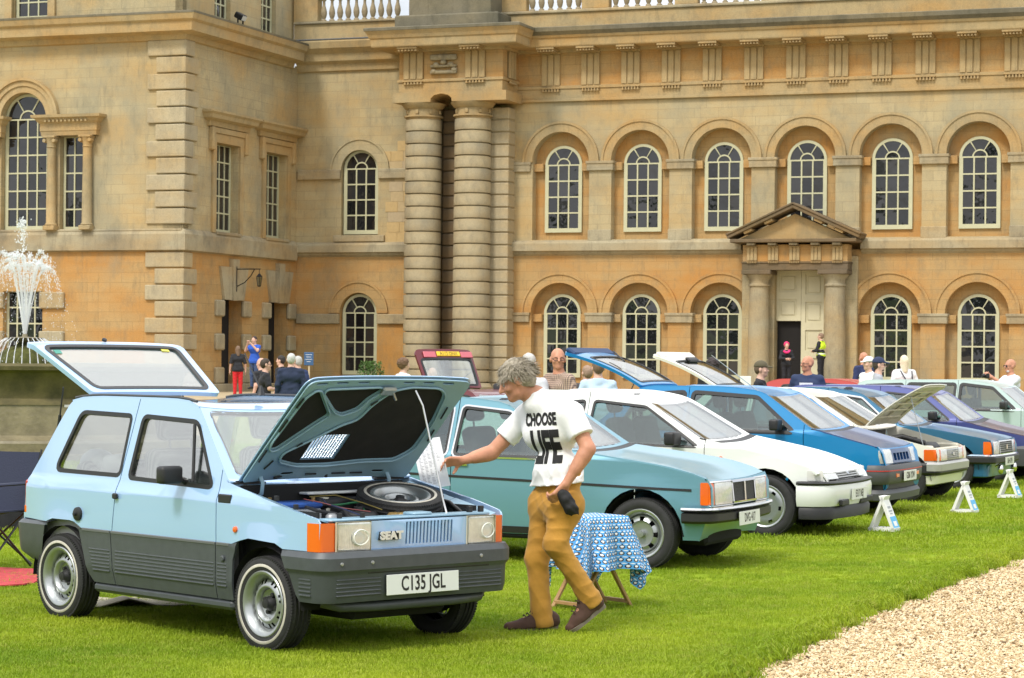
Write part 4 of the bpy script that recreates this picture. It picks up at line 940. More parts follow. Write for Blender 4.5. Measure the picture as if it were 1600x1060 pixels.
# front panel with grille slots (slots are cut through, dark behind)
f = c.front(0); slots = [rect(.035+.0245*i-.001, .035+.0245*i+.0115, .612, .738) for i in range(14)]
slots = [rect(-.085+.0263*i, -.085+.0263*i+.0125, .612, .738) for i in range(14)]
c.add('front_panel', panels(rect(-.345, .385, .585, .752), slots, f, (.2, .3)), PB_, Vector((1, 0, 0)), .02)
b = NB(); box(b, .42, .44, -.62, .62, .58, .74); part('grille_backing', b, WELL, R_)
for nm, y0, y1 in (('headlight', -.585, -.352), ('headlight', .392, .60)):
    o = c.add(nm, panels(rnd(rect(y0, y1, .592, .748), .012, 2), (), c.front(.012), (.1, .1)), LENS, Vector((1, 0, 0)), .03)
    b = NB(); lathe(b, [(.050, 0), (.040, .002), (.002, .003)], 16, Matrix.Translation(c.front(.012)((y0+y1)/2+.035, .665)) @ Matrix.Rotation(pi/2, 4, 'Y')); part('headlight_reflector', b, mat('reflector', (.7, .7, .66), .25, .5), o, 60)
    b = NB(); pts = [c.front(.028)((y0+y1)/2+.035+.046*cos(a)*(1.25 if cos(a) > 0 else 1), .665+.042*sin(a)) for a in np.linspace(0, 2*pi, 20)]; tube(b, pts, .004, 5); part('lens_moulding', b, mat('lens_rib', (.8, .8, .74), .1, coat=.5), o)
    b = NB(); plate(b, rect(y0-.008, y1+.008, .586, .754), [rect(y0+.006, y1-.006, .599, .741)], 0, .012, ax='x'); M_ = Matrix.Translation((c.front(.002)((y0+y1)/2, .66).x, 0, 0)); bmesh.ops.transform(b, matrix=M_, verts=b.verts); part('headlight_bezel', b, mat('bezel', (.55, .50, .36), .35), o)
for sg in (-1, 1):      # indicators wrap the corners
    b = NB(); y0, y1 = sg*.585+sg*.006, sg*.693
    plate(b, rnd([(.505, y0), (.500, y1), (.40, y1+sg*.012), (.40, y0)], [.0, .03, .0, .0], 3), (), .590, .748, ax='z', back=True); part('indicator', b, AMB, R_, 40)
# badge
text('badge', 'SEAT', .060, mat('badge_silver', (.78, .78, .76), .3, .5), R_, Matrix.Translation((.5375, -.205, .665)) @ Matrix.Rotation(pi/2, 4, 'Z') @ Matrix.Rotation(pi/2, 4, 'X'), bold=.0035, sx=1.22, extrude=.003)
b = NB(); plate(b, [(-.288, .641), (-.138, .641), (-.128, .689), (-.278, .689)], (), .515, .528, ax='x', back=True); bmesh.ops.transform(b, matrix=Matrix.Translation((.0, 0, 0)), verts=b.verts); part('badge_backing', b, BLK, R_)
# slam panel and wing gutters, engine bay
b = NB(); box(b, .36, .482, -.60, .60, .752, .768, .006); box(b, .34, .37, -.60, .60, .70, .766, .006); box(b, .36, .47, .02, .16, .765, .785, .008)
part('slam_panel', b, PBI, R_, 40)
b = NB()
for sg in (-1, 1):
    pl = [(.47, .772), (.1, .842), (-.33, .925)]
    for (x0, z0), (x1, z1) in zip(pl, pl[1:]):
        q = [(x0, sg*.655, z0-.012), (x1, sg*.665, z1-.012), (x1, sg*.585, z1-.03), (x0, sg*.585, z0-.03)]; vs = [b.verts.new(p) for p in q]; b.faces.new(vs); q2 = [b.verts.new((p[0], sg*.585, p[2]-.25)) for p in (q[3], q[2])]; b.faces.new((vs[3], vs[2], q2[1], q2[0]))
split('wing_gutter', b, PBI, R_)
b = NB()
for x, y, z, s_ in ((.43, -.5, .768, 1), (.45, -.35, .768, 1), (.43, .48, .768, 1.2), (.44, .56, .768, 1.2), (.2, -.63, .81, 1), (.02, -.63, .85, 1)): box(b, x-.012*s_, x+.012*s_, y-.012*s_, y+.012*s_, z, z+.03*s_, .003)
split('rubber_buffer', b, BLK, R_)
b = NB(); box(b, -.36, -.335, -.62, .62, .45, .92, .01); box(b, -.35, .38, -.58, .58, .38, .40); box(b, -.33, .36, -.60, -.585, .4, .80); box(b, -.33, .36, .585, .60, .4, .8)
part('engine_bay', b, WELL, R_)
EB = mat('engine_black', (.02, .02, .022), .55, var=.4, vscale=18)
b = NB(); box(b, -.20, .22, -.15, .22, .42, .68, .04, 2); box(b, -.14, .10, -.12, .16, .68, .735, .02); lathe(b, [(.12, .70), (.12, .755), (.10, .775), (.002, .775)], 24, Matrix.Translation((.06, -.06, 0))); lathe(b, [(.03, .77), (.03, .80), (.002, .80)], 10, Matrix.Translation((.06, -.06, 0)))
tube(b, [(.3, -.1, .7), (.25, .1, .74), (.1, .2, .72)], .02, 8); tube(b, [(-.2, -.1, .72), (-.1, .05, .76), (.0, .15, .72)], .014, 8); box(b, .25, .36, -.35, .2, .45, .72, .02)
part('engine', b, EB, R_, 50)
b = NB(); tube(b, [(-.28, -.18, .78), (-.15, -.02, .80), (-.05, .05, .82), (.02, .02, .77)], .007, 6); part('green_cable', b, mat('green_wire', (.04, .22, .09), .5), R_)
b = NB(); box(b, .20, .34, .02, .20, .70, .772, .02); part('carburettor', b, mat('brass_parts', (.30, .20, .07), .5, .4, var=.4, vscale=40), R_)
b = NB(); box(b, -.30, -.10, -.50, -.20, .58, .785, .01); o = part('battery', b, mat('battery_case', (.52, .55, .58), .5, var=.2, vscale=12), R_)
b = NB(); box(b, -.305, -.095, -.505, -.195, .788, .825, .012); part('battery_lid', b, mat('battery_blue', (.025, .09, .35), .4), o)
b = NB(); lathe(b, [(.012, .825), (.012, .85)], 8, Matrix.Translation((-.14, -.24, 0))); lathe(b, [(.012, .825), (.012, .85)], 8, Matrix.Translation((-.27, -.46, 0))); split('battery_terminal', b, mat('brass_parts'), o)
b = NB(); box(b, -.33, -.24, -.2, .32, .858, .872, .004); part('white_panel', b, mat('white_plastic', (.7, .72, .72), .4), R_)
b = NB(); box(b, -.335, -.20, -.15, .18, .55, .84, .03, 2); part('heater_box', b, EB, R_, 50)
o = wheel(R_, .03, .28, .262, .14, 'slots', 1, z=.80, rot=(radians(10), radians(9), .4)); o.name = 'spare_wheel'
b = NB(); M_ = [(-.345, -.50, .935), (-.345, .46, .935)]
for x, y, z in M_: tube(b, [(x, y, z-.10), (x+.05, y, z-.06), (x+.06, y, z+.0), (x+.02, y, z+.06), (x+.0, y, z+.085)], .013, 6)
part('bonnet_hinge', b, PBI, R_, 60)
b = NB()
for y0, y1 in ((-.66, -.44), (.40, .62)):
    box(b, -.42, -.33, y0, y1, .928, .940, .003)
    for i in range(4): box(b, -.415+.022*i, -.405+.022*i, y0+.01, y1-.01, .94, .948)
part('air_vent', b, BLK, R_)
# raised bonnet with pressed inner frame and dark lining
BA = radians(44.3); MB_ = Matrix.Translation((-.345, 0, .945)) @ Matrix.Rotation(-BA, 4, 'Y')   # local: x along bonnet, z outer skin
BL = .885
out = rnd([(0, -.64), (BL, -.625), (BL, .625), (0, .64)], [.03, .07, .07, .03], 4)
vent = [rect(.20+0, .37, -.285+.026*i, -.285+.026*i+.013) for i in range(12)]
vent = [[(.175, -.262+.0213*i), (.375, -.262+.0213*i), (.375, -.262+.0213*i+.0125), (.175, -.262+.0213*i+.0125)] for i in range(11)]
def bmap(off): return lambda u, v: MB_ @ Vector((u, v, off+.022*(1-(abs(v)/.64)**3)-.012*(u/BL)**3))
# hoses, wires, bottles
b = NB(); box(b, -.31, -.20, .44, .57, .62, .80, .02, 2); part('washer_bottle', b, mat('bottle_plastic', (.62, .60, .50), .4), R_, 50)
b = NB(); lathe(b, [(.04, .70), (.045, .80), (.03, .815), (.03, .84), (.001, .842)], 14, Matrix.Translation((-.24, -.08, 0))); part('brake_reservoir', b, mat('bottle_plastic'), R_, 50)
HOS = mat('rubber_hose', (.02, .02, .022), .5)
for pts, r_h in (([(-.30, .05, .80), (-.15, .12, .83), (.02, .06, .80), (.2, .12, .78), (.3, .05, .74)], .016), ([(-.30, -.14, .76), (-.10, -.16, .80), (.10, -.20, .79), (.30, -.30, .73)], .013), ([(.33, -.45, .72), (.25, -.38, .78), (.1, -.40, .79), (-.08, -.34, .80)], .010), ([(-.28, .40, .82), (-.1, .56, .84), (.15, .57, .81), (.34, .50, .76)], .011)):
    b = NB(); tube(b, pts, r_h, 7); part('hose', b, HOS, R_, 60)
for pts, cc in (([(-.10, -.34, .845), (.0, -.30, .83), (.1, -.22, .80), (.22, -.1, .78)], (.16, .02, .02)), ([(-.2, -.22, .85), (-.1, -.1, .86), (.05, -.02, .82), (.18, .02, .785)], (.22, .17, .04)), ([(.34, -.25, .765), (.2, -.28, .80), (.0, -.25, .82), (-.1, -.2, .84)], (.02, .03, .09))):
    b = NB(); tube(b, pts, .0035, 5); part('wire', b, mat('wire_%02d' % int(cc[0]*99), cc, .5), R_)
b = NB(); lathe(b, [(.035, .66), (.035, .77), (.02, .785), (.001, .786)], 12, Matrix.Translation((.26, -.42, 0))); part('oil_filler', b, mat('dull_alloy', (.30, .31, .32), .45, .7), R_, 50)
b = NB(); box(b, .30, .345, -.34, -.02, .70, .755, .008); part('radiator_top', b, mat('dull_alloy'), R_)
bo = None
d = panels(out, vent, bmap(0), (.15, .15)); upv = MB_.to_3x3() @ Vector((0, 0, 1))
for kk, b2 in d.items(): orient(b2, upv); shell(b2, .006); bo = part('bonnet', b2, PB_, R_, 40, recalc=False)
lin = []
big = rnd([(.190, -.44), (.250, -.45), (.367, -.285), (.475, -.155), (.525, -.05), (.66, -.015), (.775, .06), (.805, .175), (.80, .40), (.745, .47), (.524, .52), (.265, .523), (.172, .436), (.165, .197), (.138, -.064), (.143, -.294)], .04, 3)
tri1 = rnd([(.30, -.575), (.36, -.592), (.735, -.565), (.79, -.525), (.785, -.495), (.575, -.304), (.524, -.352), (.298, -.53)], .025, 3)
tri2 = rnd([(.795, -.445), (.805, -.06), (.785, -.03), (.705, -.095), (.625, -.118), (.58, -.205), (.607, -.266), (.765, -.44)], .025, 3)
inner = [big, tri1, tri2]
sl = [rnd(rect(.838, .858, y, y+.085), .01, 2) for y in (-.55, -.40, -.24, .10, .25, .40)]+[rnd(rect(.05, .075, y, y+.09), .01, 2) for y in (-.36, .33)]
d = panels(rnd([(.012, -.625), (BL-.012, -.61), (BL-.012, .61), (.012, .625)], [.03, .06, .06, .03], 4), inner+sl, bmap(-.024), (.15, .15))
for kk, b2 in d.items(): orient(b2, -upv); shell(b2, -.004 if False else .008); part('bonnet_frame', b2, PBI, bo, 40, recalc=False)
def ribs(poly, r):
    b = NB(); pts = [bmap(-.034)(q[0], q[1]) for q in offset_poly(poly, .012)]; tube(b, pts+[pts[0]], r, 6, False); return b
for p in inner: part('pressed_rib', ribs(p, .007), PBI, bo, 60)
d = panels(offset_poly(out, -.05), [[(.165, -.275), (.385, -.275), (.385, -.012), (.165, -.012)]], bmap(-.014), (.3, .3))
for kk, b2 in d.items(): orient(b2, -upv); shell(b2, .003); part('bonnet_lining', b2, mat('bonnet_lining', (.013, .012, .011), .95, var=.3, vscale=8), bo, 40, recalc=False)
b = NB(); pe_ = MB_ @ Vector((.80, .21, -.03)); tube(b, [(.40, .33, .76), (.36, .335, .84), pe_.lerp(Vector((.40, .33, .76)), .12)+Vector((.03, 0, .0)), pe_], .006, 6); part('bonnet_stay', b, mat('bright_steel', (.6, .6, .6), .3, .9), R_, 60)
b = NB(); box(b, -.03, .03, -.05, .05, -.05, -.02, .01, M=MB_ @ Matrix.Translation((.80, .0, 0))); tube(b, [MB_ @ Vector((.80, .03, -.04)), MB_ @ Vector((.76, .06, -.07))], .008, 6); part('bonnet_catch', b, STEEL, bo)
b = NB()
for a, e in (((.74, -.590), (.66, -.594)), ((.56, -.602), (.46, -.606)), ((.30, -.606), (.20, -.608)), ((.34, -.36), (.28, -.42)), ((.20, -.50), (.13, -.53)), ((.50, -.13), (.44, -.20)), ((.73, .02), (.66, -.04)), ((.65, .555), (.55, .565)), ((.45, .575), (.35, .585)), ((.06, -.18), (.06, -.10)), ((.06, .02), (.06, .12)), ((.06, .16), (.06, .25))):
    p, q = bmap(-.0335)(*a), bmap(-.0335)(*e); tube(b, [p, q], .0055, 5)
split('drain_slit', b, INK, bo)
# raised tailgate
TA = radians(32); MT = Matrix.Translation((-2.22, 0, 1.42)) @ Matrix.Rotation(pi, 4, 'Z') @ Matrix.Rotation(-TA, 4, 'Y')
TL = .67; to = rnd([(0, -.59), (TL, -.635), (TL, .58), (0, .42)], [.03, .045, .06, .03], 4); tw_ = rnd([(.055, -.515), (.555, -.55), (.555, .49), (.055, .36)], .05, 4)
def tmap(off): return lambda u, v: MT @ Vector((u, v, off+.018*(1-(abs(v)/.65)**3)+(0 if u < .59 else -.4*(u-.59))))
tup = MT.to_3x3() @ Vector((0, 0, 1))
d = panels(to, [tw_], tmap(0), (.1, .12))
for kk, b2 in d.items(): orient(b2, tup); shell(b2, .03); tg = part('tailgate', b2, PB_, R_, 40, recalc=False)
for nm, po, ho, off, mm, th in (('rear_window', offset_poly(tw_, .01), [], -.008, glass('glare_rear_glass', (.88, .92, .90), .30, .94), .004), ('window_rubber', offset_poly(tw_, .022), [offset_poly(tw_, -.008)], .004, RUB, .014)):  # rear pane reflects extra strongly to imitate bright sky glare
    for kk, b2 in panels(po, ho, tmap(off), (.2, .2)).items(): orient(b2, tup); shell(b2, th); part(nm, b2, mm, tg, 40, recalc=False)
for u, v, w_, h_, cc in ((.50, .42, .05, .045, (.06, .28, .22)), (.54, -.45, .06, .04, (.75, .70, .12))):
    for kk, b2 in panels(rect(u-h_/2, u+h_/2, v-w_/2, v+w_/2), (), tmap(-.0035), (1, 1)).items(): orient(b2, tup); shell(b2, .002); part('window_sticker', b2, mat('sticker_%d' % int(cc[0]*100), cc, .5), tg, recalc=False)
b = NB(); lathe(b, [(.018, 0), (.016, .014), (.002, .016)], 10, MT @ Matrix.Translation((.66, -.03, .0))); part('tailgate_lock', b, BLK, tg)
for sg in (-1, 1):
    b = NB(); a_, b_ = MT @ Vector((.13, -.36 if sg > 0 else .56, -.03)), Vector((-2.41, sg*.57 if sg < 0 else .50, 1.06)); tube(b, [a_, a_.lerp(b_, .45)], .006, 6); tube(b, [a_.lerp(b_, .45), b_], .012, 6); part('gas_strut', b, BLK, R_)
b = NB(); plate(b, rect(-.60, .60, .62, 1.36), [rnd([(-.56, .66), (.56, .66), (.50, 1.33), (-.50, 1.33)], .06, 3)], -.02, .02, ax='x'); bmesh.ops.transform(b, matrix=Matrix.Translation((-2.36, 0, 0)) @ Matrix.Shear('XZ', 4, (0, 0)) if False else Matrix.Translation((-2.38, 0, 0)), verts=b.verts); b.free()
c.sheet('rear_panel', k[12]-.03, k[12]+.02); 
b = NB(); box(b, -2.625, -2.56, -.60, .60, .56, .66, .02); part('rear_sill', b, PB_, R_)
for sg in (-1, 1):
    b = NB(); box(b, -2.62, -2.57, sg*.60, sg*.672, .64, .86, .012); o = part('tail_light', b, RED, R_); b = NB(); box(b, -2.625, -2.58, sg*.60, sg*.674, .64, .70, .01); part('rear_indicator', b, AMB, o)
# cladding
def ribbed(x0, x1, z0, z1, off):
    return lambda u, v: off
CL = []
def clad(poly, cuts=(), nm='door_cladding', ribz=None):
    for sg in (-1, 1):
        def fm(u, v):
            o = .008
            if v > .565: o += .006*(.60-v)/.035 if v < .60 else 0
            return Vector((u, sg*(.712+o-.02*max(0, (.36-v)/.1)), v))
        d = panels(poly, (), fm, (.2, .025), cuts=cuts)
        for kk, b2 in d.items(): orient(b2, Vector((0, sg, 0))); shell(b2, .014); part(nm, b2, CLAD, R_, 30, recalc=False)
clad([(-.31, .585), (-1.90, .585), (-1.80, .32), (-1.745, .262), (-.32, .262)], [((-.442, .2), (-.442, .6)), ((-1.505, .25), (-1.545, .6))])
clad([(-.235, .60), (-.312, .585), (-.322, .262), (-.285, .262), (-.275, .50)], (), 'arch_trim')
for sg in (-1, 1):
    b = NB()
    for i in range(7):
        z = .335+.021*i; x0 = -1.79-(z-.32)*.38
        box(b, x0+.06, -1.55+.0, sg*.716, sg*(.7235), z, z+.011, .003); box(b, -1.49, -.46, sg*.716, sg*.7235, z, z+.011, .003); box(b, -.425, -.335, sg*.716, sg*.7235, z, z+.011, .003)
    split('cladding_rib', b, CLAD, R_)
    b = NB(); box(b, -1.86, -1.55, sg*.715, sg*.7245, .572, .592, .004); box(b, -1.54, -.448, sg*.715, sg*.7245, .572, .592, .004); box(b, -.437, -.31, sg*.715, sg*.7245, .572, .592, .004); split('cladding_highlight', b, mat('grey_trim_light', (.11, .115, .12), .4), R_)
    b = NB(); box(b, -1.76, -.30, sg*.60, sg*.70, .20, .262, .02); part('sill', b, CLAD, R_)
    b = NB(); lathe(b, [(.018, 0), (.018, .008), (.012, .012), (.001, .012)], 12, Matrix.Translation((-.365, sg*.722, .50)) @ Matrix.Rotation(-sg*pi/2, 4, 'X')); part('jacking_plug', b, CLAD, R_)
    b = NB(); box(b, -1.50, -1.455, sg*.722, sg*.742, .79, .825, .006); part('door_handle', b, BLK, R_)
    b = NB(); box(b, -.425, -.30, sg*.70, sg*.722, .82, .872, .006); part('wing_vent', b, BLK, R_)
    b = NB(); lathe(b, [(.02, 0), (.017, .016), (.002, .02)], 12, Matrix.Translation((-.247, sg*.714, .675)) @ Matrix.Rotation(-sg*pi/2, 4, 'X')); part('side_repeater', b, AMB, R_)
    b = NB(); tube(b, [(-.715, sg*.69, .93), (-.765, sg*.645, 1.268)], .011, 6); part('quarter_light_bar', b, BLK, R_)
b = NB(); lathe(b, [(.045, 0), (.042, .018), (.03, .024), (.001, .024)], 16, Matrix.Translation((-1.905, -.716, .675)) @ Matrix.Rotation(pi/2, 4, 'X')); lathe(b, [(.012, .024), (.012, .04), (.001, .04)], 8, Matrix.Translation((-1.905, -.716, .675)) @ Matrix.Rotation(pi/2, 4, 'X')); part('fuel_cap', b, BLK, R_, 50)
# bumpers
FB = [(-.06, .300), (.030, .305), (.042, .345), (.046, .455), (.050, .468), (.066, .488), (.067, .556), (.045, .588), (-.07, .592)]
def bumper_end(o, p, q, keep):      # rake the ends of a bumper along the line p-q in side view
    b = bmesh.new(); b.from_mesh(o.data); n_ = Vector((q[1]-p[1], 0, -(q[0]-p[0]))).normalized()
    if n_.x*keep < 0: n_ = -n_
    r = bmesh.ops.bisect_plane(b, geom=b.verts[:]+b.edges[:]+b.faces[:], plane_co=(p[0], 0, p[1]), plane_no=n_, clear_inner=True); b.to_mesh(o.data); b.free(); o.data.polygons.foreach_set('use_smooth', [True]*len(o.data.polygons)); o.data.set_sharp_from_angle(angle=radians(35))
o = c.bumper('front_bumper', FB, .10, .515, .672, .07, CLAD); bumper_end(o, (.19, .59), (.335, .30), 1)
b = NB(); box(b, .545, .567, -.40, .52, .462, .484, .004); part('bumper_slot_dark', b, INK, R_)  # black bar painted in for the shadow gap below the upper band
b = NB()
for i in range(5):
    z = .34+.022*i
    for y0, y1 in ((-.62, -.30), (.28, .62)): box(b, .552, .5635, y0, y1, z, z+.010, .003)
    for sg in (-1, 1): box(b, .345-.0*i, .45, sg*.7155, sg*.7205, z, z+.010, .002)
split('bumper_rib', b, CLAD, R_)
b = NB(); tube(b, [(.40, -.60, .30), (.47, -.52, .275), (.49, -.3, .268), (.49, .3, .268), (.47, .52, .275), (.40, .60, .30)], .030, 10); part('front_valance', b, CLAD, R_, 60)
for y in (-.60, -.38, .44): 
    b = NB(); lathe(b, [(.012, 0), (.010, .006), (.001, .007)], 8, Matrix.Translation((.581, y, .525)) @ Matrix.Rotation(pi/2, 4, 'Y')); part('bumper_bolt', b, STEEL, R_)
o = c.bumper('rear_bumper', [(-.06, .345), (.01, .35), (.04, .40), (.05, .50), (.055, .585), (.03, .605), (-.05, .61)], 2.20, 2.635, .672, .07, CLAD, rear=True); bumper_end(o, (-2.28, .61), (-2.37, .30), -1); bumper_end(o, (-2.70, .47), (-2.42, .31), 1)
c.plate('C135 JGL', .575, 0, .39, w=.54, h=.115, tilt=radians(-2), sz=.099)
c.running(steer=radians(0)); c.mirror(-.80, .955, sz=.88); 
b = NB(); tube(b, [(-.28, -.42, .962), (-.40, -.18, .99), (-.42, .05, .995)], .009, 6); tube(b, [(-.33, -.0, .955), (-.32, .0, .99)], .012, 6); part('wiper', b, BLK, R_)
b = NB(); p0 = Vector((-.98, 0, 1.433)); lathe(b, [(.03, 0), (.022, .02), (.008, .06)], 10, Matrix.Translation(p0)); tube(b, [p0+Vector((0, 0, .03)), p0+Vector((-.17, 0, .26))], [.006, .004], 6); part('aerial', b, BLK, R_)
# pale interior
PI_ = mat('pale_grey_interior', (.40, .40, .38), .8, var=.1, vscale=3); SF = mat('striped_seat_cloth', (.42, .40, .36), .9)
t = SF.node_tree; wv = nn(t, 'ShaderNodeTexWave'); wv.inputs['Scale'].default_value = 14; tcx = nn(t, 'ShaderNodeTexCoord'); rp_ = nn(t, 'ShaderNodeValToRGB'); rp_.color_ramp.elements[0].color = (.14, .14, .14, 1); rp_.color_ramp.elements[1].color = (.5, .48, .44, 1); t.links.new(tcx.outputs['Object'], wv.inputs[0]); t.links.new(wv.outputs[0], rp_.inputs[0]); t.links.new(rp_.outputs[0], t.nodes['Principled BSDF'].inputs[0])
c.cabin(-.45, -1.20, -2.0, .86, m=SF, lining=PI_)
b = NB(); box(b, -2.3, -1.2, -.58, .58, 1.335, 1.35); part('headlining', b, PI_, R_)
b = NB(); box(b, -2.55, -2.0, -.62, .62, .45, .50); part('boot_floor', b, PI_, R_)
b = NB(); box(b, -.70, -.60, -.10, .10, 1.24, 1.30, .02); part('interior_mirror', b, BLK, R_)
b = NB(); bmesh.ops.create_icosphere(b, subdivisions=3, radius=.12, matrix=Matrix.Translation((-2.18, -.40, .97)) @ Matrix.Diagonal((1.1, .9, .8, 1))); bmesh.ops.create_icosphere(b, subdivisions=3, radius=.11, matrix=Matrix.Translation((-1.98, -.38, .96)) @ Matrix.Diagonal((1.4, .9, .75, 1)))
for v in b.verts: v.co += Vector((random.gauss(0, .006), random.gauss(0, .006), random.gauss(0, .006)))
o = part('crumpled_bag', b, mat('white_plastic_bag', (.75, .75, .74), .4), None, 60); o.parent = None; o.matrix_world = Matrix.Translation((-.887, 14.005, 0)) @ Matrix.Rotation(-.8223, 4, 'Z'); tag(o, 'crumpled white bag lying on the rear shelf inside the pale blue hatchback', 'bag')
GLS = GLS_
# ------------------------------------------------------------------ the row of cars behind
ROWG = 'classic cars parked on the lawn'
def lamp(c, nm, y0, y1, z0, z1, m, off=.008, parent=None, r=.015, th=.03): return c.add(nm, panels(rnd(rect(y0, y1, z0, z1), r, 2), (), c.front(off), (.08, .08)), m, Vector((1, 0, 0)), th)
def corner_lamp(c, nm, sg, x0, x1, z0, z1, m, off=.006): return c.add(nm, panels(rnd(rect(x0, x1, z0, z1), .012, 2), (), c.side(sg, off), (.06, .06)), m, Vector((0, sg, 0)), .03)
def strip(c, nm, x0, x1, z0, z1, dz, m, off=.004, th=.012, sides=(-1, 1)):
    for sg in sides: c.add(nm, panels([(x0, z0), (x1, z0+dz), (x1, z1+dz), (x0, z1)], (), c.side(sg, off), (.12, .1)), m, Vector((0, sg, 0)), th)
def tailgate(c, x, z, ang, L, w0, w1, P, gl=(.07, .75, .08), curve=.0, under=None):
    M_ = Matrix.Translation((x, 0, z)) @ Matrix.Rotation(pi, 4, 'Z') @ Matrix.Rotation(-ang, 4, 'Y')
    f = lambda off: (lambda u, v: M_ @ Vector((u, v, off+.03*(1-(abs(v)/w1)**3)-curve*(u/L)**2)))
    up = M_.to_3x3() @ Vector((0, 0, 1)); a, b_, mg = gl
    k = lambda u: w0+(w1-w0)*u/L
    to = rnd([(0, -w0), (L, -w1), (L, w1), (0, w0)], [.03, .08, .08, .03], 4); g = rnd([(a*L, -k(a*L)+mg), (b_*L, -k(b_*L)+mg), (b_*L, k(b_*L)-mg), (a*L, k(a*L)-mg)], .05, 4); r = None
    for kk, b2 in panels(to, [g], f(0), (.1, .1)).items(): orient(b2, up); shell(b2, .035); r = part('tailgate', b2, P, c.root, 40, recalc=False)
    for nm, po, ho, off, mm, th in (('rear_window', offset_poly(g, .01), [], -.008, SCR, .004), ('window_rubber', offset_poly(g, .02), [offset_poly(g, -.012)], .004, BLK, .04)):
        for kk, b2 in panels(po, ho, f(off), (.1, .1)).items(): orient(b2, up); shell(b2, th); part(nm, b2, mm, r, 40, recalc=False)
    b = NB(); p = M_ @ Vector((.5*L, -k(.5*L)+.03, -.04)); q = Vector((x-.30, -w0-.02, z-.42)); tube(b, [p, p.lerp(q, .5)], .007, 5); tube(b, [p.lerp(q, .5), q], .013, 6); part('gas_strut', b, BLK, c.root)
    return r, M_, f, up
def seam(c, nm, P, *a, **k): c.sheet(nm, *a, m=P, **k)

# --- teal saloon with a chrome grille
PT = paint('teal_metallic', (.15, .325, .41), .30)
prof = [(.46, .24, 0), (.54, .46, .05), (.565, .52, .02), (.555, .70, .03), (.50, .745, .05), (.22, .822, .5), (-.66, .935, .02), (-.71, .94, .02), (-1.24, 1.30, .08), (-1.7, 1.355, .4), (-2.3, 1.31, .1), (-2.86, .93, .06), (-3.5, .89, .06), (-3.60, .5, .1), (-3.5, .26, 0)]
tl = Car('teal_saloon', (1.365, 19.78, 0), radians(-24), 'teal metallic saloon with chrome bumper and grille behind the man in mustard trousers', 'car', PT, .80, prof, arch_low(.47, -3.52, .24, (0, -2.5), .345, .30), .87, tum=.30, cf=.07, crown=.04, wr=.29, ww=.17, wb=2.5, track=.71, style='alloy', fl=.012)
w1 = rnd([(-1.66, .885), (-.80, .88), (-1.20, 1.225), (-1.62, 1.265)], .03, 3); w2 = rnd([(-1.75, .885), (-2.50, .89), (-2.32, 1.20), (-1.73, 1.265)], .03, 3)
tl.sides([w1, w2], [((-.66, .2), (-.66, .96)), ((-1.70, .2), (-1.67, 1.4)), ((-2.55, .2), (-2.35, 1.4))], ['front_wing', 'door', 'door', 'rear_quarter']); k = tl.key
for w_ in (w1, w2):
    for sg in (-1, 1): tl.add('window_trim', panels(offset_poly(w_, .030), (offset_poly(w_, .016),), tl.side(sg, .006), (.3, .3)), CHR, Vector((0, sg, 0)), .01)
tl.sheet('bonnet', k[4]-.02, k[6]-.01); tl.screen('windscreen', k[7]+.01, k[8]-.01, .04, .89, .91); tl.sheet('roof', k[8]-.005, k[10]); tl.screen('rear_window', k[10]+.005, k[11]-.01); tl.sheet('boot_lid', k[11], k[12]); tl.sheet('rear_panel', k[12], k[14]); tl.sheet('front_valance', 0, k[2]); tl.sheet('scuttle', k[6]-.005, k[7]+.005, m=BLK)
b = NB(); p0 = tl.pt(k[7])[0]
tl.sheet('front_face', k[2], k[4]-.024, off=-.012); tl.wipers(-.69, .95)
strip(tl, 'rubbing_strip', .42, -3.3, .632, .652, .10, BLK); strip(tl, 'sill_strip', -.36, -2.14, .245, .30, 0, BLK)
for sg in (-1, 1):
    o = corner_lamp(tl, 'indicator', sg, .49, .555, .525, .705, AMB); lamp(tl, 'indicator', sg*.665, sg*.735, .525, .705, AMB); lamp(tl, 'headlight', sg*.30, sg*.652, .525, .70, LENS)
    lamp(tl, 'headlight_trim', sg*.29, sg*.735, .703, .714, CHR, .012); lamp(tl, 'headlight_trim', sg*.29, sg*.735, .513, .522, CHR, .012)
    g_ = tl.add('grille', panels(rect(sg*.018, sg*.255, .54, .69), (), tl.front(.005), (.1, .1)), mat('grille_mesh', (.03, .03, .032), .5, .4, bump=.6, bscale=400), Vector((1, 0, 0)), .02)
    for q in (rect(sg*.27, sg*.292, .522, .708),): tl.add('grille_frame', panels(q, (), tl.front(.016), (.2, .2)), CHR, Vector((1, 0, 0)), .03)
for q in (rect(-.29, .29, .692, .712), rect(-.29, .29, .520, .538), rect(-.016, .016, .538, .692)): tl.add('grille_frame', panels(q, (), tl.front(.018), (.2, .2)), CHR, Vector((1, 0, 0)), .03)
tl.bumper('front_bumper', [(-.02, .465), (.05, .47), (.075, .49), (.07, .505), (.02, .51)], .36, .56, .775, .12, CHR, bow=.05); tl.bumper('bumper_rubber', [(-.02, .375), (.05, .38), (.068, .40), (.068, .455), (.05, .465), (-.02, .466)], .36, .55, .770, .12, BLK, bow=.05)
tl.plate('DVG 417', .675, -.06, .40, tilt=radians(-3)); tl.running(); tl.handles(-1.58, -2.4, z=.80, m=CHR); tl.cabin(-.82, -1.5, -2.3, .87); tl.mirror(-.95, .93, sides=(1,))
b = NB(); box(b, -.38, -.10, -.55, .45, .915, .925); bmesh.ops.transform(b, matrix=Matrix.Translation((0, 0, .0)) @ Matrix.Rotation(radians(12), 4, 'Y') if False else Matrix.Identity(4), verts=b.verts); b.free()

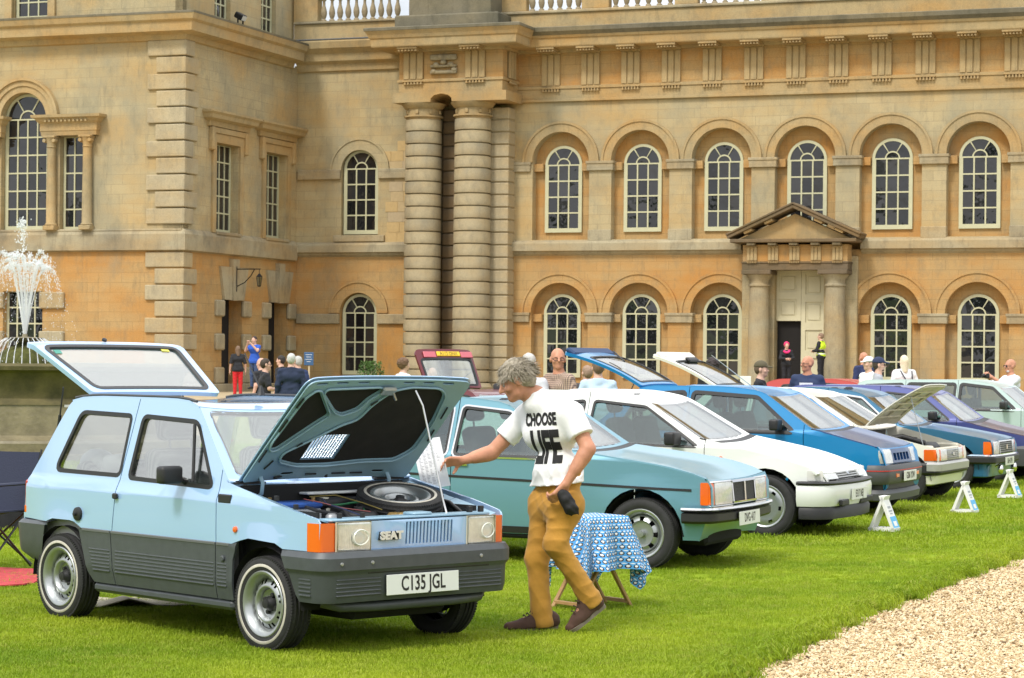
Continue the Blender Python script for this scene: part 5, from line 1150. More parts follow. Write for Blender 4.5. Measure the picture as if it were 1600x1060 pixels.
# --- white hatchback, rounded nose
PWH = paint('white_paint', (.76, .78, .76)); 
prof = [(.44, .20, 0), (.58, .27, .06), (.60, .48, .06), (.555, .555, .03), (.50, .635, .06), (.1, .765, .5), (-.62, .905, .02), (-.68, .915, .02), (-1.32, 1.295, .08), (-1.65, 1.36, .4), (-2.55, 1.36, .3), (-2.8, 1.32, .1), (-3.35, .98, .1), (-3.48, .85, .1), (-3.5, .45, .1), (-3.42, .25, 0)]
c = Car('white_hatchback', (2.76, 23.47, 0), radians(-24), 'white hatchback with smooth rounded nose and black side strip next to the teal saloon', 'car', PWH, .805, prof, arch_low(.46, -3.43, .22, (0, -2.5), .345, .31), .84, tum=.34, cf=.12, tf=.55, crown=.05, wr=.30, ww=.175, wb=2.5, track=.735, style='cover', fl=.01)
w1 = rnd([(-1.86, .865), (-.70, .845), (-1.28, 1.215), (-1.82, 1.265)], .03, 3); w2 = rnd([(-1.96, .865), (-2.72, .88), (-2.62, 1.20), (-1.93, 1.265)], .03, 3)
c.sides([w1, w2], [((-.62, .2), (-.62, .95)), ((-1.91, .2), (-1.88, 1.5)), ((-2.74, .2), (-2.60, 1.4))], ['front_wing', 'door', 'door', 'rear_quarter']); k = c.key
c.sheet('bonnet', k[4]+.02, k[6]-.005); c.screen('windscreen', k[7]+.01, k[8]-.01, .04, .87, .89); c.sheet('roof', k[8]-.005, k[11]); c.screen('rear_window', k[11]+.005, k[12]); c.sheet('tailgate', k[12]+.005, k[15]); c.sheet('front_face', 0, k[4]+.012, off=-.012); c.sheet('scuttle', k[6], k[7]+.005, m=BLK); c.wipers(-.66, .9)
c.add('nose_panel', panels(rect(-.80, .80, .615, .645), (), c.front(.004), (.1, .1)), PWH, Vector((1, 0, 0)), .02)
for sg in (-1, 1):
    lamp(c, 'headlight', sg*.36, sg*.70, .555, .652, LENS, .0); corner_lamp(c, 'indicator', sg, .40, .545, .545, .64, mat('clear_indicator', (.68, .68, .66), .1, coat=.6), .004)
    b = NB(); lathe(b, [(.02, 0), (.015, .02), (.001, .022)], 8, Matrix.Translation((-.45, sg*(c.hw(-.45, .74)), .74)) @ Matrix.Rotation(-sg*pi/2, 4, 'X')); part('side_repeater', b, AMB, c.root)
for i in range(4): c.add('grille_bar', panels(rect(-.345, .345, .562+i*.021, .572+i*.021), (), c.front(.0), (.2, .2)), mat('grille_grey', (.35, .36, .36), .4), Vector((1, 0, 0)), .03)
lamp(c, 'badge', -.035, .035, .585, .622, CHR, .008)
c.bumper('front_bumper', [(-.06, .30), (.02, .30), (.045, .36), (.05, .46), (.04, .50), (-.05, .505)], .32, .60, .80, .20, PWH, bow=.05); c.bumper('bumper_strip', [(-.06, .506), (.045, .506), (.055, .522), (.04, .535), (-.06, .54)], .32, .60, .803, .20, BLK, bow=.05); c.bumper('front_spoiler', [(-.06, .17), (.03, .18), (.035, .26), (.015, .298), (-.06, .299)], .34, .60, .79, .20, BLK, bow=.05)
b = NB(); box(b, .655, .69, .10, .55, .30, .36, .01); box(b, .655, .69, -.55, -.30, .30, .36, .01); split('air_intake', b, BLK, c.root)
strip(c, 'rubbing_strip', -.35, -2.15, .51, .545, 0, BLK); strip(c, 'sill_strip', -.36, -2.14, .222, .30, 0, BLK)
c.plate('E317 NEJ', .70, .0, .40); c.running(); c.handles(-1.8, -2.6); c.cabin(-.75, -1.55, -2.5, .86); c.mirror(-.90, .895, sides=(-1, 1), sz=1.2)

# --- blue hatchback with its tailgate raised
PBL = paint('bright_blue_paint', (.005, .20, .46), .1); PBD = paint('dark_blue_bonnet', (.012, .055, .17), .1)
prof = [(.34, .20, 0), (.46, .30, .05), (.48, .52, .03), (.45, .60, .02), (.42, .73, .04), (.36, .765, .05), (-.28, .93, .02), (-.34, .935, .02), (-.93, 1.335, .08), (-1.3, 1.385, .4), (-2.25, 1.385, .2), (-2.40, 1.35, .06), (-2.92, .92, .06), (-3.0, .5, .05), (-2.92, .25, 0)]
c = Car('blue_hatchback', (3.885, 26.44, 0), radians(-24), 'bright blue hatchback with raised tailgate and dark grey bumper beside the white rounded hatchback', 'car', PBL, .79, prof, arch_low(.36, -2.94, .22, (0, -2.35), .335, .30), .905, tum=.28, cf=.08, crown=.035, wr=.285, ww=.175, wb=2.35, track=.70, style='cover')
w1 = rnd([(-1.78, .925), (-.56, .915), (-.99, 1.27), (-1.72, 1.315)], .03, 3); w2 = rnd([(-1.88, .925), (-2.55, .94), (-2.36, 1.28), (-1.84, 1.315)], .03, 3)
c.sides([w1, w2], [((-.42, .2), (-.42, .95)), ((-1.83, .2), (-1.78, 1.5))], ['front_wing', 'door', 'rear_quarter'], rub=.035); k = c.key
c.sheet('bonnet', k[5]-.02, k[6]-.005, m=PBD); c.screen('windscreen', k[7]+.01, k[8]-.01, .04, .90, .92); c.sheet('roof', k[8]-.005, k[11]); c.sheet('rear_panel', k[13]-.1, k[14]); c.sheet('front_face', 0, k[5]-.03, off=-.012); c.sheet('scuttle', k[6], k[7]+.005, m=BLK); c.wipers(-.30, .9)
for sg in (-1, 1): lamp(c, 'headlight', sg*.40, sg*.735, .585, .735, LENS, .0)
c.add('front_panel', panels(rect(-.385, .385, .585, .735), [rect(y, y+.10, .61, .69) for y in (-.34, -.21, -.08, .05, .18)], c.front(.0), (.3, .3)), PBD, Vector((1, 0, 0)), .03)
GB = mat('dark_grey_bumper', (.07, .072, .076), .5)
c.bumper('front_bumper', [(-.06, .36), (.03, .36), (.06, .40), (.065, .52), (.04, .565), (-.06, .57)], .30, .46, .755, .10, GB, bow=.03); c.bumper('bumper_stripe', [(.05, .50), (.0685, .503), (.0685, .512), (.05, .515)], .30, .46, .755, .10, mat('red_stripe', (.55, .03, .02), .4), bow=.03); c.bumper('front_spoiler', [(-.06, .17), (.04, .19), (.05, .26), (.02, .30), (-.06, .30)], .30, .46, .74, .10, GB, bow=.03); c.bumper('lower_grille', [(-.06, .302), (.0, .302), (.0, .358), (-.06, .358)], .30, .46, .74, .10, BLK, bow=.03)
for sg in (-1, 1): b = NB(); box(b, .53, .543, sg*.42-.06, sg*.42+.06, .43, .475, .006); part('indicator', b, AMB, c.root)
c.plate('G286 YDW', .568, 0, .44); c.running(); c.handles(-1.72); c.cabin(-.50, -1.35, -2.15, .92); c.mirror(-.70, .965, sides=(-1, 1), sz=1.1)
strip(c, 'rubbing_strip', -.35, -2.0, .45, .52, 0, GB)
tg, M_, f, up = tailgate(c, -2.38, 1.385, radians(33), 1.0, .60, .64, PBL, (.06, .72, .09), .20)
b = NB(); box(b, .86, 1.0, -.62, .62, -.185, -.125, .02, M=M_); part('spoiler', b, mat('spoiler_blue', (.008, .035, .11), .6), tg); b = NB(); tube(b, [M_ @ Vector((.70, 0, .01)), M_ @ Vector((.45, .22, .035))], .01, 6); part('rear_wiper', b, BLK, tg)
for kk, b2 in panels(rect(.02, .97, -.58, -.50), (), f(-.04), (.2, .2)).items(): orient(b2, -up); shell(b2, .01); part('inner_frame', b2, mat('pale_blue_inner_frame', (.35, .52, .70), .4), tg, recalc=False)
b = NB(); p = Vector((-.62, -.5, 1.30)); p = c.top(.0)(k[8]+.12, -.6); tube(b, [p, p+Vector((-.55, -.10, .42))], [.007, .004], 6); part('aerial', b, STEEL, c.root)
c.add('sunstrip', panels(rect(k[8]-.16, k[8]-.05, -.86, .86), (), c.top(-.004), (.2, .2)), mat('sunstrip_tan', (.16, .12, .06), .5), Vector((.5, 0, 1)), .003) if False else None

# --- cream white hatchback with its bonnet and tailgate up
PCR = paint('cream_white_paint', (.76, .74, .66)); CRI = mat('cream_inner', (.66, .62, .50), .5, var=.10, vscale=8)
prof = [(.26, .24, 0), (.36, .32, .04), (.40, .50, .03), (.39, .63, .02), (.35, .66, .03), (-.50, .875, .02), (-.57, .89, .02), (-1.22, 1.285, .1), (-1.65, 1.335, .4), (-2.3, 1.335, .2), (-2.5, 1.30, .06), (-3.1, .85, .06), (-3.15, .5, .05), (-3.05, .25, 0)]
c = Car('cream_hatchback', (5.035, 29.34, 0), radians(-24), 'cream white hatchback with both bonnet and tailgate raised beyond the bright blue one', 'car', PCR, .78, prof, arch_low(.27, -3.06, .24, (0, -2.35), .325, .29), .88, tum=.28, cf=.06, crown=.03, wr=.28, ww=.165, wb=2.35, track=.70, style='cover')
w1 = rnd([(-1.95, .90), (-.74, .895), (-1.20, 1.22), (-1.90, 1.27)], .03, 3); w2 = rnd([(-2.05, .9), (-2.7, .91), (-2.45, 1.22), (-2.0, 1.27)], .03, 3)
c.sides([w1, w2], [((-.62, .2), (-.62, .95)), ((-2.0, .2), (-1.95, 1.5))], ['front_wing', 'door', 'rear_quarter']); k = c.key
c.screen('windscreen', k[6]+.01, k[7]-.01, .04, .90, .92); c.sheet('roof', k[7]-.005, k[10]); c.sheet('rear_panel', k[12]-.1, k[13]); c.sheet('front_face', 0, k[4]-.03, off=-.012); c.sheet('scuttle', k[5], k[6]+.005); c.wipers(-.53, .9)
for sg in (-1, 1): lamp(c, 'headlight', sg*.30, sg*.56, .50, .635, LENS, .0); lamp(c, 'indicator', sg*.565, sg*.74, .50, .635, AMB, .002); corner_lamp(c, 'indicator', sg, .25, .39, .50, .635, AMB)
for i in range(6): c.add('grille_bar', panels(rect(-.29, .29, .505+i*.022, .517+i*.022), (), c.front(.0), (.3, .3)), STEEL, Vector((1, 0, 0)), .02)
lamp(c, 'badge', -.03, .03, .55, .59, CHR, .01)
c.bumper('front_bumper', [(-.06, .33), (.03, .335), (.05, .36), (.05, .45), (.03, .475), (-.06, .48)], .02, .40, .755, .08, BLK); c.bumper('bumper_trim', [(.02, .478), (.055, .455), (.056, .40), (.052, .38), (.058, .38), (.062, .46), (.03, .485)], .30, .402, .756, .08, mat('satin_steel', (.42, .42, .40), .45, .4)); c.bumper('front_valance', [(-.06, .20), (.0, .22), (.02, .32), (-.06, .325)], .2, .37, .74, .08, PCR)
b = NB(); box(b, .452, .46, -.14, .0, .40, .44); part('bumper_slot_dark', b, INK, c.root)
BM5 = Matrix.Translation((-.50, 0, .90)) @ Matrix.Rotation(-radians(45), 4, 'Y')
fb = lambda off: (lambda u, v: BM5 @ Vector((u, v, off+.03*(1-(abs(v)/.72)**3)-.17*(u/.9)**2)))
for kk, b2 in panels(rnd([(0, -.68), (.86, -.58), (.86, .58), (0, .68)], .05, 3), (), fb(0), (.12, .15)).items(): orient(b2, BM5.to_3x3() @ Vector((0, 0, 1))); shell(b2, .012); bo = part('bonnet', b2, PCR, c.root, 40, recalc=False)
for kk, b2 in panels(rnd([(.02, -.65), (.83, -.55), (.83, .55), (.02, .65)], .05, 3), [rnd(q, .05, 3) for q in ([(.12, -.54), (.72, -.46), (.72, -.05), (.12, -.05)], [(.12, .54), (.72, .46), (.72, .05), (.12, .05)])], fb(-.03), (.12, .15)).items(): orient(b2, BM5.to_3x3() @ Vector((0, 0, -1))); shell(b2, .012); part('bonnet_frame', b2, CRI, bo, 40, recalc=False)
b = NB()
for i in range(1, 6): tube(b, [fb(-.02)(.02+.14*i*.97, -.56), fb(-.02)(.02+.14*i*.97, .56)], .012, 5)
split('bonnet_rib', b, CRI, bo)
b = NB(); box(b, -.5, .34, -.68, -.60, .60, .68, .02); box(b, -.5, .34, .60, .68, .60, .68, .02); box(b, .28, .36, -.6, .6, .56, .645, .01); split('inner_wing', b, CRI, c.root)
b = NB(); box(b, -.4, .2, -.35, .3, .4, .70, .05); lathe(b, [(.15, .70), (.15, .76), (.002, .77)], 16, Matrix.Translation((-.15, -.1, 0))); tube(b, [(-.4, -.4, .72), (-.1, -.42, .78), (.15, -.3, .7)], .03, 8); part('engine', b, mat('engine_black'), c.root, 50)
b = NB(); tube(b, [(.18, -.50, .66), fb(-.03)(.62, -.45)], .006, 5); part('bonnet_stay', b, STEEL, c.root)
c.running(); c.handles(-1.88); c.cabin(-.72, -1.6, -2.3, .89)
tg, M_, f, up = tailgate(c, -2.42, 1.335, radians(36), .95, .60, .64, PCR, (.05, .70, .08), .18); b = NB(); box(b, .80, .93, -.60, .60, -.15, -.105, .02, M=M_); part('spoiler', b, PCR, tg); b = NB(); box(b, .62, .70, -.18, .18, -.06, -.02, .015, M=M_); part('rear_wiper_motor', b, BLK, tg)

# --- steel blue saloon with bright window frames
PSB = paint('steel_blue_metallic', (.025, .13, .24), .3)
prof = [(.36, .22, 0), (.46, .32, .05), (.52, .46, .03), (.51, .63, .03), (.46, .665, .05), (-.2, .78, .4), (-.66, .83, .02), (-.72, .84, .02), (-1.28, 1.25, .08), (-1.7, 1.325, .4), (-2.5, 1.315, .2), (-2.75, 1.25, .1), (-3.25, .85, .06), (-3.6, .80, .06), (-3.65, .45, .1), (-3.55, .25, 0)]
c = Car('steel_blue_saloon', (6.185, 32.34, 0), radians(-24), 'steel blue saloon with chrome window frames and orange corner lamps beyond the cream hatchback', 'car', PSB, .79, prof, arch_low(.37, -3.56, .22, (0, -2.5), .335, .30), .82, tum=.30, cf=.06, crown=.035, wr=.29, ww=.17, wb=2.5, track=.70, style='cover')
w1 = rnd([(-1.74, .835), (-.86, .825), (-1.28, 1.18), (-1.70, 1.235)], .03, 3); w2 = rnd([(-1.84, .835), (-2.55, .84), (-2.42, 1.17), (-1.80, 1.235)], .03, 3)
c.sides([w1, w2], [((-.76, .2), (-.76, .95)), ((-1.79, .2), (-1.75, 1.5)), ((-2.6, .2), (-2.45, 1.4))], ['front_wing', 'door', 'door', 'rear_quarter']); k = c.key
for w_ in (w1, w2): c.add('window_trim', panels(offset_poly(w_, .034), (offset_poly(w_, .014),), c.side(-1, .006), (.3, .3)), CHR, Vector((0, -1, 0)), .01)
c.sheet('bonnet', k[4]-.02, k[6]-.005); c.screen('windscreen', k[7]+.01, k[8]-.01, .04, .90, .92); c.sheet('roof', k[8]-.005, k[11]-.02); c.screen('rear_window', k[11], k[12]-.01); c.sheet('boot_lid', k[12], k[13]); c.sheet('rear_panel', k[13], k[15]); c.sheet('front_face', 0, k[4]-.03, off=-.012); c.sheet('scuttle', k[6], k[7]+.005, m=BLK); c.wipers(-.68, .85)
for sg in (-1, 1): lamp(c, 'headlight', sg*.40, sg*.64, .47, .64, LENS, .0); lamp(c, 'indicator', sg*.645, sg*.74, .47, .64, AMB, .002); corner_lamp(c, 'indicator', sg, .41, .50, .47, .64, AMB)
c.add('grille', panels(rect(-.37, .37, .48, .63), (), c.front(.0), (.3, .3)), BLK, Vector((1, 0, 0)), .02)
for i in range(5): c.add('grille_bar', panels(rect(-.37, .37, .497+i*.028, .503+i*.028), (), c.front(.008), (.3, .3)), mat('grille_grey', (.35, .36, .36), .4), Vector((1, 0, 0)), .01)
for q in (rect(-.385, .385, .634, .648), rect(-.385, .385, .464, .476), rect(-.385, -.372, .476, .634), rect(.372, .385, .476, .634)): c.add('grille_frame', panels(q, (), c.front(.012), (.3, .3)), CHR, Vector((1, 0, 0)), .02)
lamp(c, 'badge', -.03, .03, .53, .59, CHR, .014)
c.bumper('front_bumper', [(-.06, .345), (.04, .35), (.06, .37), (.06, .43), (.03, .46), (-.06, .46)], .05, .52, .77, .08, BLK, bow=.02); c.bumper('bumper_trim', [(.02, .462), (.045, .446), (.05, .452), (.025, .47)], .2, .52, .772, .08, CHR, bow=.02); c.bumper('front_valance', [(-.06, .16), (.0, .18), (.0, .34), (-.06, .344)], .2, .47, .75, .08, PSB)
b = NB()
for y in (-.42, .42): lathe(b, [(.06, 0), (.065, .03), (.05, .05), (.002, .055)], 14, Matrix.Translation((.55, y, .27)) @ Matrix.Rotation(pi/2, 4, 'Y')); tube(b, [(.5, y, .3), (.56, y, .34)], .012, 5)
split('fog_lamp', b, CHR, c.root, 50); c.plate('B614 KPH', .60, 0, .37, m=mat('plate_dark', (.04, .04, .04), .4) if False else PLATE); c.running(); c.handles(-1.68, -2.45, z=.76, m=CHR); c.cabin(-.90, -1.55, -2.4, .83)

# --- violet estate
PVI = paint('violet_blue_paint', (.06, .075, .24), .2)
prof = [(.55, .20, 0), (.72, .30, .06), (.76, .45, .06), (.70, .56, .06), (.55, .63, .1), (-.1, .76, .5), (-.42, .845, .02), (-.48, .855, .02), (-1.02, 1.25, .1), (-1.45, 1.33, .4), (-2.9, 1.33, .3), (-3.1, 1.28, .1), (-3.4, .9, .1), (-3.45, .5, .1), (-3.4, .25, 0)]
c = Car('violet_hatchback', (7.197, 34.67, 0), radians(-24), 'violet blue hatchback with curved windows between the steel blue saloon and pale green estate', 'car', PVI, .82, prof, arch_low(.57, -3.42, .22, (0, -2.5), .34, .31), .84, tum=.34, cf=.10, crown=.05, wr=.30, ww=.175, wb=2.5, track=.73, style='cover')
w1 = rnd([(-1.66, .86), (-.62, .85), (-1.06, 1.19), (-1.62, 1.245)], .05, 4); w2 = rnd([(-1.78, .86), (-2.6, .87), (-2.5, 1.2), (-1.74, 1.245)], .05, 4)
c.sides([w1, w2], [((-.52, .2), (-.52, .95)), ((-1.72, .2), (-1.68, 1.5)), ((-2.66, .2), (-2.55, 1.4))], ['front_wing', 'door', 'door', 'rear_quarter']); k = c.key
c.sheet('bonnet', k[4]-.02, k[6]-.005, m=paint('aubergine_bonnet', (.055, .035, .07), .1)); c.screen('windscreen', k[7]+.01, k[8]-.01, .04, .90, .92); c.sheet('roof', k[8]-.005, k[11]); c.screen('rear_window', k[11], k[12]); c.sheet('rear_panel', k[12], k[14]); c.sheet('front_face', k[3], k[4]-.03); c.sheet('scuttle', k[6], k[7]+.005, m=BLK); c.wipers(-.45, .85)
for sg in (-1, 1): lamp(c, 'headlight', sg*.42, sg*.74, .53, .63, LENS, .0)
c.bumper('front_bumper', [(-.06, .22), (.03, .23), (.05, .35), (.05, .47), (.0, .53), (-.06, .54)], .30, .72, .79, .18, GB, bow=.04); strip(c, 'lower_panel', -.36, -2.14, .225, .46, 0, GB); strip(c, 'lower_panel', .50, .35, .28, .5, 0, GB)
c.running(); c.handles(-1.6); c.cabin(-.66, -1.5, -2.4, .86); c.mirror(-.84, .90, sides=(-1, 1), sz=1.1)

# --- pale green estate at the far right
PPG = paint('pale_green_paint', (.43, .545, .53))
prof = [(.62, .22, 0), (.70, .32, .04), (.72, .5, .03), (.70, .70, .04), (.62, .75, .06), (-.50, .92, .02), (-.56, .93, .02), (-1.05, 1.33, .08), (-1.5, 1.40, .4), (-3.2, 1.38, .2), (-3.35, 1.33, .06), (-3.6, .85, .06), (-3.65, .5, .05), (-3.55, .25, 0)]
c = Car('pale_green_estate', (9.13, 39.0, 0), radians(-24), 'pale green estate car with large side windows near the bearded man taking a picture', 'car', PPG, .81, prof, arch_low(.63, -3.56, .24, (0, -2.6), .345, .31), .92, tum=.28, cf=.06, crown=.035, wr=.30, ww=.175, wb=2.6, track=.72, style='cover')
w1 = rnd([(-1.62, .945), (-.72, .935), (-1.10, 1.27), (-1.60, 1.325)], .03, 3); w2 = rnd([(-1.74, .945), (-2.48, .945), (-2.48, 1.32), (-1.72, 1.325)], .03, 3); w3 = rnd([(-2.6, .945), (-3.38, .95), (-3.22, 1.28), (-2.6, 1.31)], .03, 3)
c.sides([w1, w2, w3], [((-.60, .2), (-.60, .95)), ((-1.68, .2), (-1.66, 1.5)), ((-2.54, .2), (-2.54, 1.5))], ['front_wing', 'door', 'door', 'rear_quarter'], rub=.04); k = c.key
c.sheet('bonnet', k[4]-.02, k[5]-.005); c.screen('windscreen', k[6]+.01, k[7]-.01, .04, .90, .92); c.sheet('roof', k[7]-.005, k[10]); c.screen('rear_window', k[10], k[11]); c.sheet('rear_panel', k[11], k[13]); c.sheet('front_face', k[2], k[4]-.03); c.sheet('scuttle', k[5], k[6]+.005, m=BLK)
c.bumper('front_bumper', [(-.06, .33), (.04, .34), (.06, .45), (.03, .5), (-.06, .5)], .3, .7, .78, .08, BLK); c.running(); c.handles(-1.56, -2.42); c.cabin(-.74, -1.5, -2.4, .93); c.mirror(-.86, .985, sides=(-1, 1), sz=1.1)

# --- red car in a row farther back, roof only in view
PRD = paint('red_paint', (.42, .035, .025))
prof = [(.55, .22, 0), (.65, .5, .05), (.58, .72, .06), (-.45, .90, .02), (-.50, .91, .02), (-1.05, 1.30, .1), (-1.5, 1.37, .4), (-2.6, 1.36, .2), (-2.8, 1.30, .06), (-3.3, .88, .06), (-3.4, .5, .05), (-3.3, .25, 0)]
c = Car('red_hatchback', (7.75, 45.1, -.03+gz(7, 45)), radians(-24), 'red car whose roof shows behind the steel blue saloon', 'car', PRD, .80, prof, arch_low(.56, -3.32, .24, (0, -2.5), .335, .30), .89, tum=.28, crown=.035, wr=.29, ww=.17, wb=2.5, track=.71, style='plain')
w1 = rnd([(-1.7, .91), (-.65, .9), (-1.08, 1.24), (-1.66, 1.29)], .03, 3); w2 = rnd([(-1.8, .91), (-2.7, .92), (-2.5, 1.25), (-1.77, 1.29)], .03, 3)
c.sides([w1, w2], [((-.55, .2), (-.55, .95)), ((-1.75, .2), (-1.72, 1.5))], ['front_wing', 'door', 'rear_quarter']); k = c.key
c.sheet('bonnet', k[2]-.02, k[3]-.005); c.screen('windscreen', k[4]+.01, k[5]-.01); c.sheet('roof', k[5]-.005, k[8]); c.screen('rear_window', k[8], k[9]); c.sheet('rear_panel', k[9], k[11]); c.sheet('front_face', 0, k[2]-.03); c.running(); c.cabin(-.7, -1.5, -2.3, .9)

# --- maroon hatchback, tailgate high, glimpsed over the raised bonnet
PMR = paint('maroon_paint', (.12, .008, .014))
prof = [(.50, .22, 0), (.60, .5, .05), (.52, .70, .06), (-.40, .85, .02), (-.45, .86, .02), (-1.0, 1.22, .1), (-1.4, 1.265, .3), (-2.0, 1.255, .2), (-2.2, 1.22, .06), (-2.8, .85, .06), (-3.0, .5, .05), (-2.9, .25, 0)]
c = Car('maroon_hatchback', (.60, 32.3, 0), radians(-50), 'dark maroon hatchback with its tailgate raised high, beyond the pale blue bonnet', 'car', PMR, .78, prof, arch_low(.51, -2.92, .24, (0, -2.3), .325, .29), .84, tum=.28, crown=.03, wr=.28, ww=.165, wb=2.3, track=.70, style='plain')
w1 = rnd([(-1.6, .86), (-.6, .85), (-1.02, 1.15), (-1.56, 1.2)], .03, 3)
c.sides([w1], [((-.5, .2), (-.5, .95)), ((-1.66, .2), (-1.62, 1.5))], ['front_wing', 'door', 'rear_quarter']); k = c.key
c.sheet('bonnet', k[2]-.02, k[3]-.005); c.screen('windscreen', k[4]+.01, k[5]-.01); c.sheet('roof', k[5]-.005, k[8]); c.sheet('rear_panel', k[10]-.1, k[11]); c.sheet('front_face', 0, k[2]-.03); c.running(); c.cabin(-.62, -1.4, -2.1, .85)
tg, M_, f, up = tailgate(c, -2.2, 1.25, radians(62), .62, .50, .52, PMR, (.08, .74, .06), .0)
b = NB(); box(b, .50, .575, -.26, .16, .02, .045, .006, M=M_); o = part('number_plate', b, PLATEY, tg); 
text('plate_lettering', 'A112 ONX', .075, INK, o, M_ @ Matrix.Translation((.535, -.05, .0465)) @ Matrix.Rotation(pi/2, 4, 'Z') @ Matrix.Rotation(0, 4, 'X') @ Matrix.Rotation(pi, 4, 'Z'), sx=.9, extrude=.0005)
for sg, y0 in ((-1, -.49), (1, .18)): b = NB(); box(b, .48, .575, y0, y0+.22 if sg > 0 else y0+.21, .02, .04, .006, M=M_); part('reflector_panel', b, mat('pink_reflector', (.55, .13, .16), .3), tg)
# ------------------------------------------------------------------ people: one continuous body per person, clothes and hair as children
def at(px, py, Y):      # photograph pixel at a chosen depth -> world point
    x, y = px-800, py-562; c, s = cos(.0098), sin(.0098); return Vector(((c*x+s*y)/3714.5*Y, Y, EYE-(-s*x+c*y)/3714.5*Y))
def V(*a): return np.array(a, float)
class Field:
    def __init__(s, lo, hi, h):
        s.lo, s.h = np.array(lo), h; n = np.ceil((np.array(hi)-s.lo)/h).astype(int)+1; s.n = n; s.f = np.full(n, 1.0, np.float32)
    def block(s, a, b):
        i0 = np.clip(np.floor((a-s.lo)/s.h).astype(int), 0, s.n); i1 = np.clip(np.ceil((b-s.lo)/s.h).astype(int)+1, 0, s.n)
        sl_ = tuple(slice(p, q) for p, q in zip(i0, i1)); ax = [(np.arange(p, q)*s.h+l).astype(np.float32) for p, q, l in zip(i0, i1, s.lo)]
        return sl_, np.meshgrid(*ax, indexing='ij')
    def smin(s, sl_, d, k):
        a = s.f[sl_]; hh = np.clip(.5+.5*(d-a)/k, 0, 1); s.f[sl_] = d*(1-hh)+a*hh-k*hh*(1-hh)
    def cap(s, a, b, ra, rb, k=.02, sub=False):
        a, b = np.array(a), np.array(b); m = max(ra, rb)+.07; sl_, (X, Y, Z) = s.block(np.minimum(a, b)-m, np.maximum(a, b)+m)
        d = b-a; L = max(1e-9, d@d); t = np.clip(((X-a[0])*d[0]+(Y-a[1])*d[1]+(Z-a[2])*d[2])/L, 0, 1)
        q = np.sqrt((X-a[0]-t*d[0])**2+(Y-a[1]-t*d[1])**2+(Z-a[2]-t*d[2])**2)-(ra+(rb-ra)*t)
        if sub: s.f[sl_] = np.maximum(s.f[sl_], -q)
        else: s.smin(sl_, q, k)
    def ell(s, c, r, R=None, k=.03, sub=False):
        c, r = np.array(c), np.array(r); m = max(r)+.07; sl_, (X, Y, Z) = s.block(c-m, c+m); P = np.stack([X-c[0], Y-c[1], Z-c[2]], -1)
        if R is not None: P = P @ np.array(R)
        P = P/r; l = np.sqrt((P**2).sum(-1))+1e-9; g = np.sqrt(((P/r)**2).sum(-1))+1e-9; q = l*(l-1)/g
        if sub: s.f[sl_] = np.maximum(s.f[sl_], -q)
        else: s.smin(sl_, q, k)
    def clip(s, p, n):
        g = [(np.arange(q)*s.h+l).astype(np.float32) for q, l in zip(s.n, s.lo)]; X, Y, Z = np.meshgrid(*g, indexing='ij', sparse=True); n = np.array(n)/np.linalg.norm(n)
        s.f = np.maximum(s.f, (X-p[0])*n[0]+(Y-p[1])*n[1]+(Z-p[2])*n[2])
    def wrinkle(s, amp, fr, seed=0, dirs=((1, .6, 3), (-1.2, .9, 2.2), (.4, -1.5, 1.2))):
        g = [(np.arange(q)*s.h+l).astype(np.float32) for q, l in zip(s.n, s.lo)]; X, Y, Z = np.meshgrid(*g, indexing='ij', sparse=True); w = 0
        for i, d in enumerate(dirs):
            w = w+np.sin(fr*(X*d[0]+Y*d[1]+Z*d[2])+seed*2.1+i*1.7+1.5*np.sin(fr*.45*(X*d[2]-Y*d[0]+Z*d[1])+seed+i))
        s.f = s.f+amp*w/len(dirs)*np.clip(1-np.abs(s.f)/.05, 0, 1)
    def crease(s, amp, fr, seed=0, dirs=((1, .4, 1.4), (-1.1, .8, 1.3))):
        g = [(np.arange(q)*s.h+l).astype(np.float32) for q, l in zip(s.n, s.lo)]; X, Y, Z = np.meshgrid(*g, indexing='ij', sparse=True); w = 0
        for i, d in enumerate(dirs):
            q = np.sin(fr*(X*d[0]+Y*d[1]+Z*d[2])+seed*1.7+i*2.3+2.2*np.sin(fr*.31*(X*d[2]-Y*d[0]+Z*d[1]*.6)+seed)); m_ = .5+.5*np.sin(fr*.23*(X*d[1]*2-Z*d[0]+Y)+seed*.7+i); w = w+(.45-np.sqrt(np.abs(q)+.004))*m_
        s.f = s.f-amp*w*np.clip(1-np.abs(s.f)/.04, 0, 1)
    def mesh(s, name, m, smooth_iter=1):
        f = s.f; n = np.array(f.shape); sg = f < 0
        c = np.zeros(n-1, np.int8)
        for i in (0, 1):
            for j in (0, 1):
                for k in (0, 1): c += sg[i:n[0]-1+i, j:n[1]-1+j, k:n[2]-1+k]
        act = (c > 0) & (c < 8); idx = np.full(n-1, -1, np.int32); cells = np.argwhere(act); idx[act] = np.arange(len(cells))
        acc = np.zeros((len(cells), 3)); cnt = np.zeros(len(cells))
        cs = [(i, j, k) for i in (0, 1) for j in (0, 1) for k in (0, 1)]
        for a in cs:
            for ax in range(3):
                if a[ax]: continue
                b = list(a); b[ax] = 1; fa = f[cells[:, 0]+a[0], cells[:, 1]+a[1], cells[:, 2]+a[2]]; fb = f[cells[:, 0]+b[0], cells[:, 1]+b[1], cells[:, 2]+b[2]]
                mk = (fa < 0) != (fb < 0); t = np.where(mk, fa/np.where(mk, fa-fb, 1), 0); p = np.tile(np.array(a, float), (len(cells), 1)); p[:, ax] += t; acc[mk] += p[mk]; cnt[mk] += 1
        v = (cells+acc/np.maximum(cnt, 1)[:, None])*s.h+s.lo; quads = []
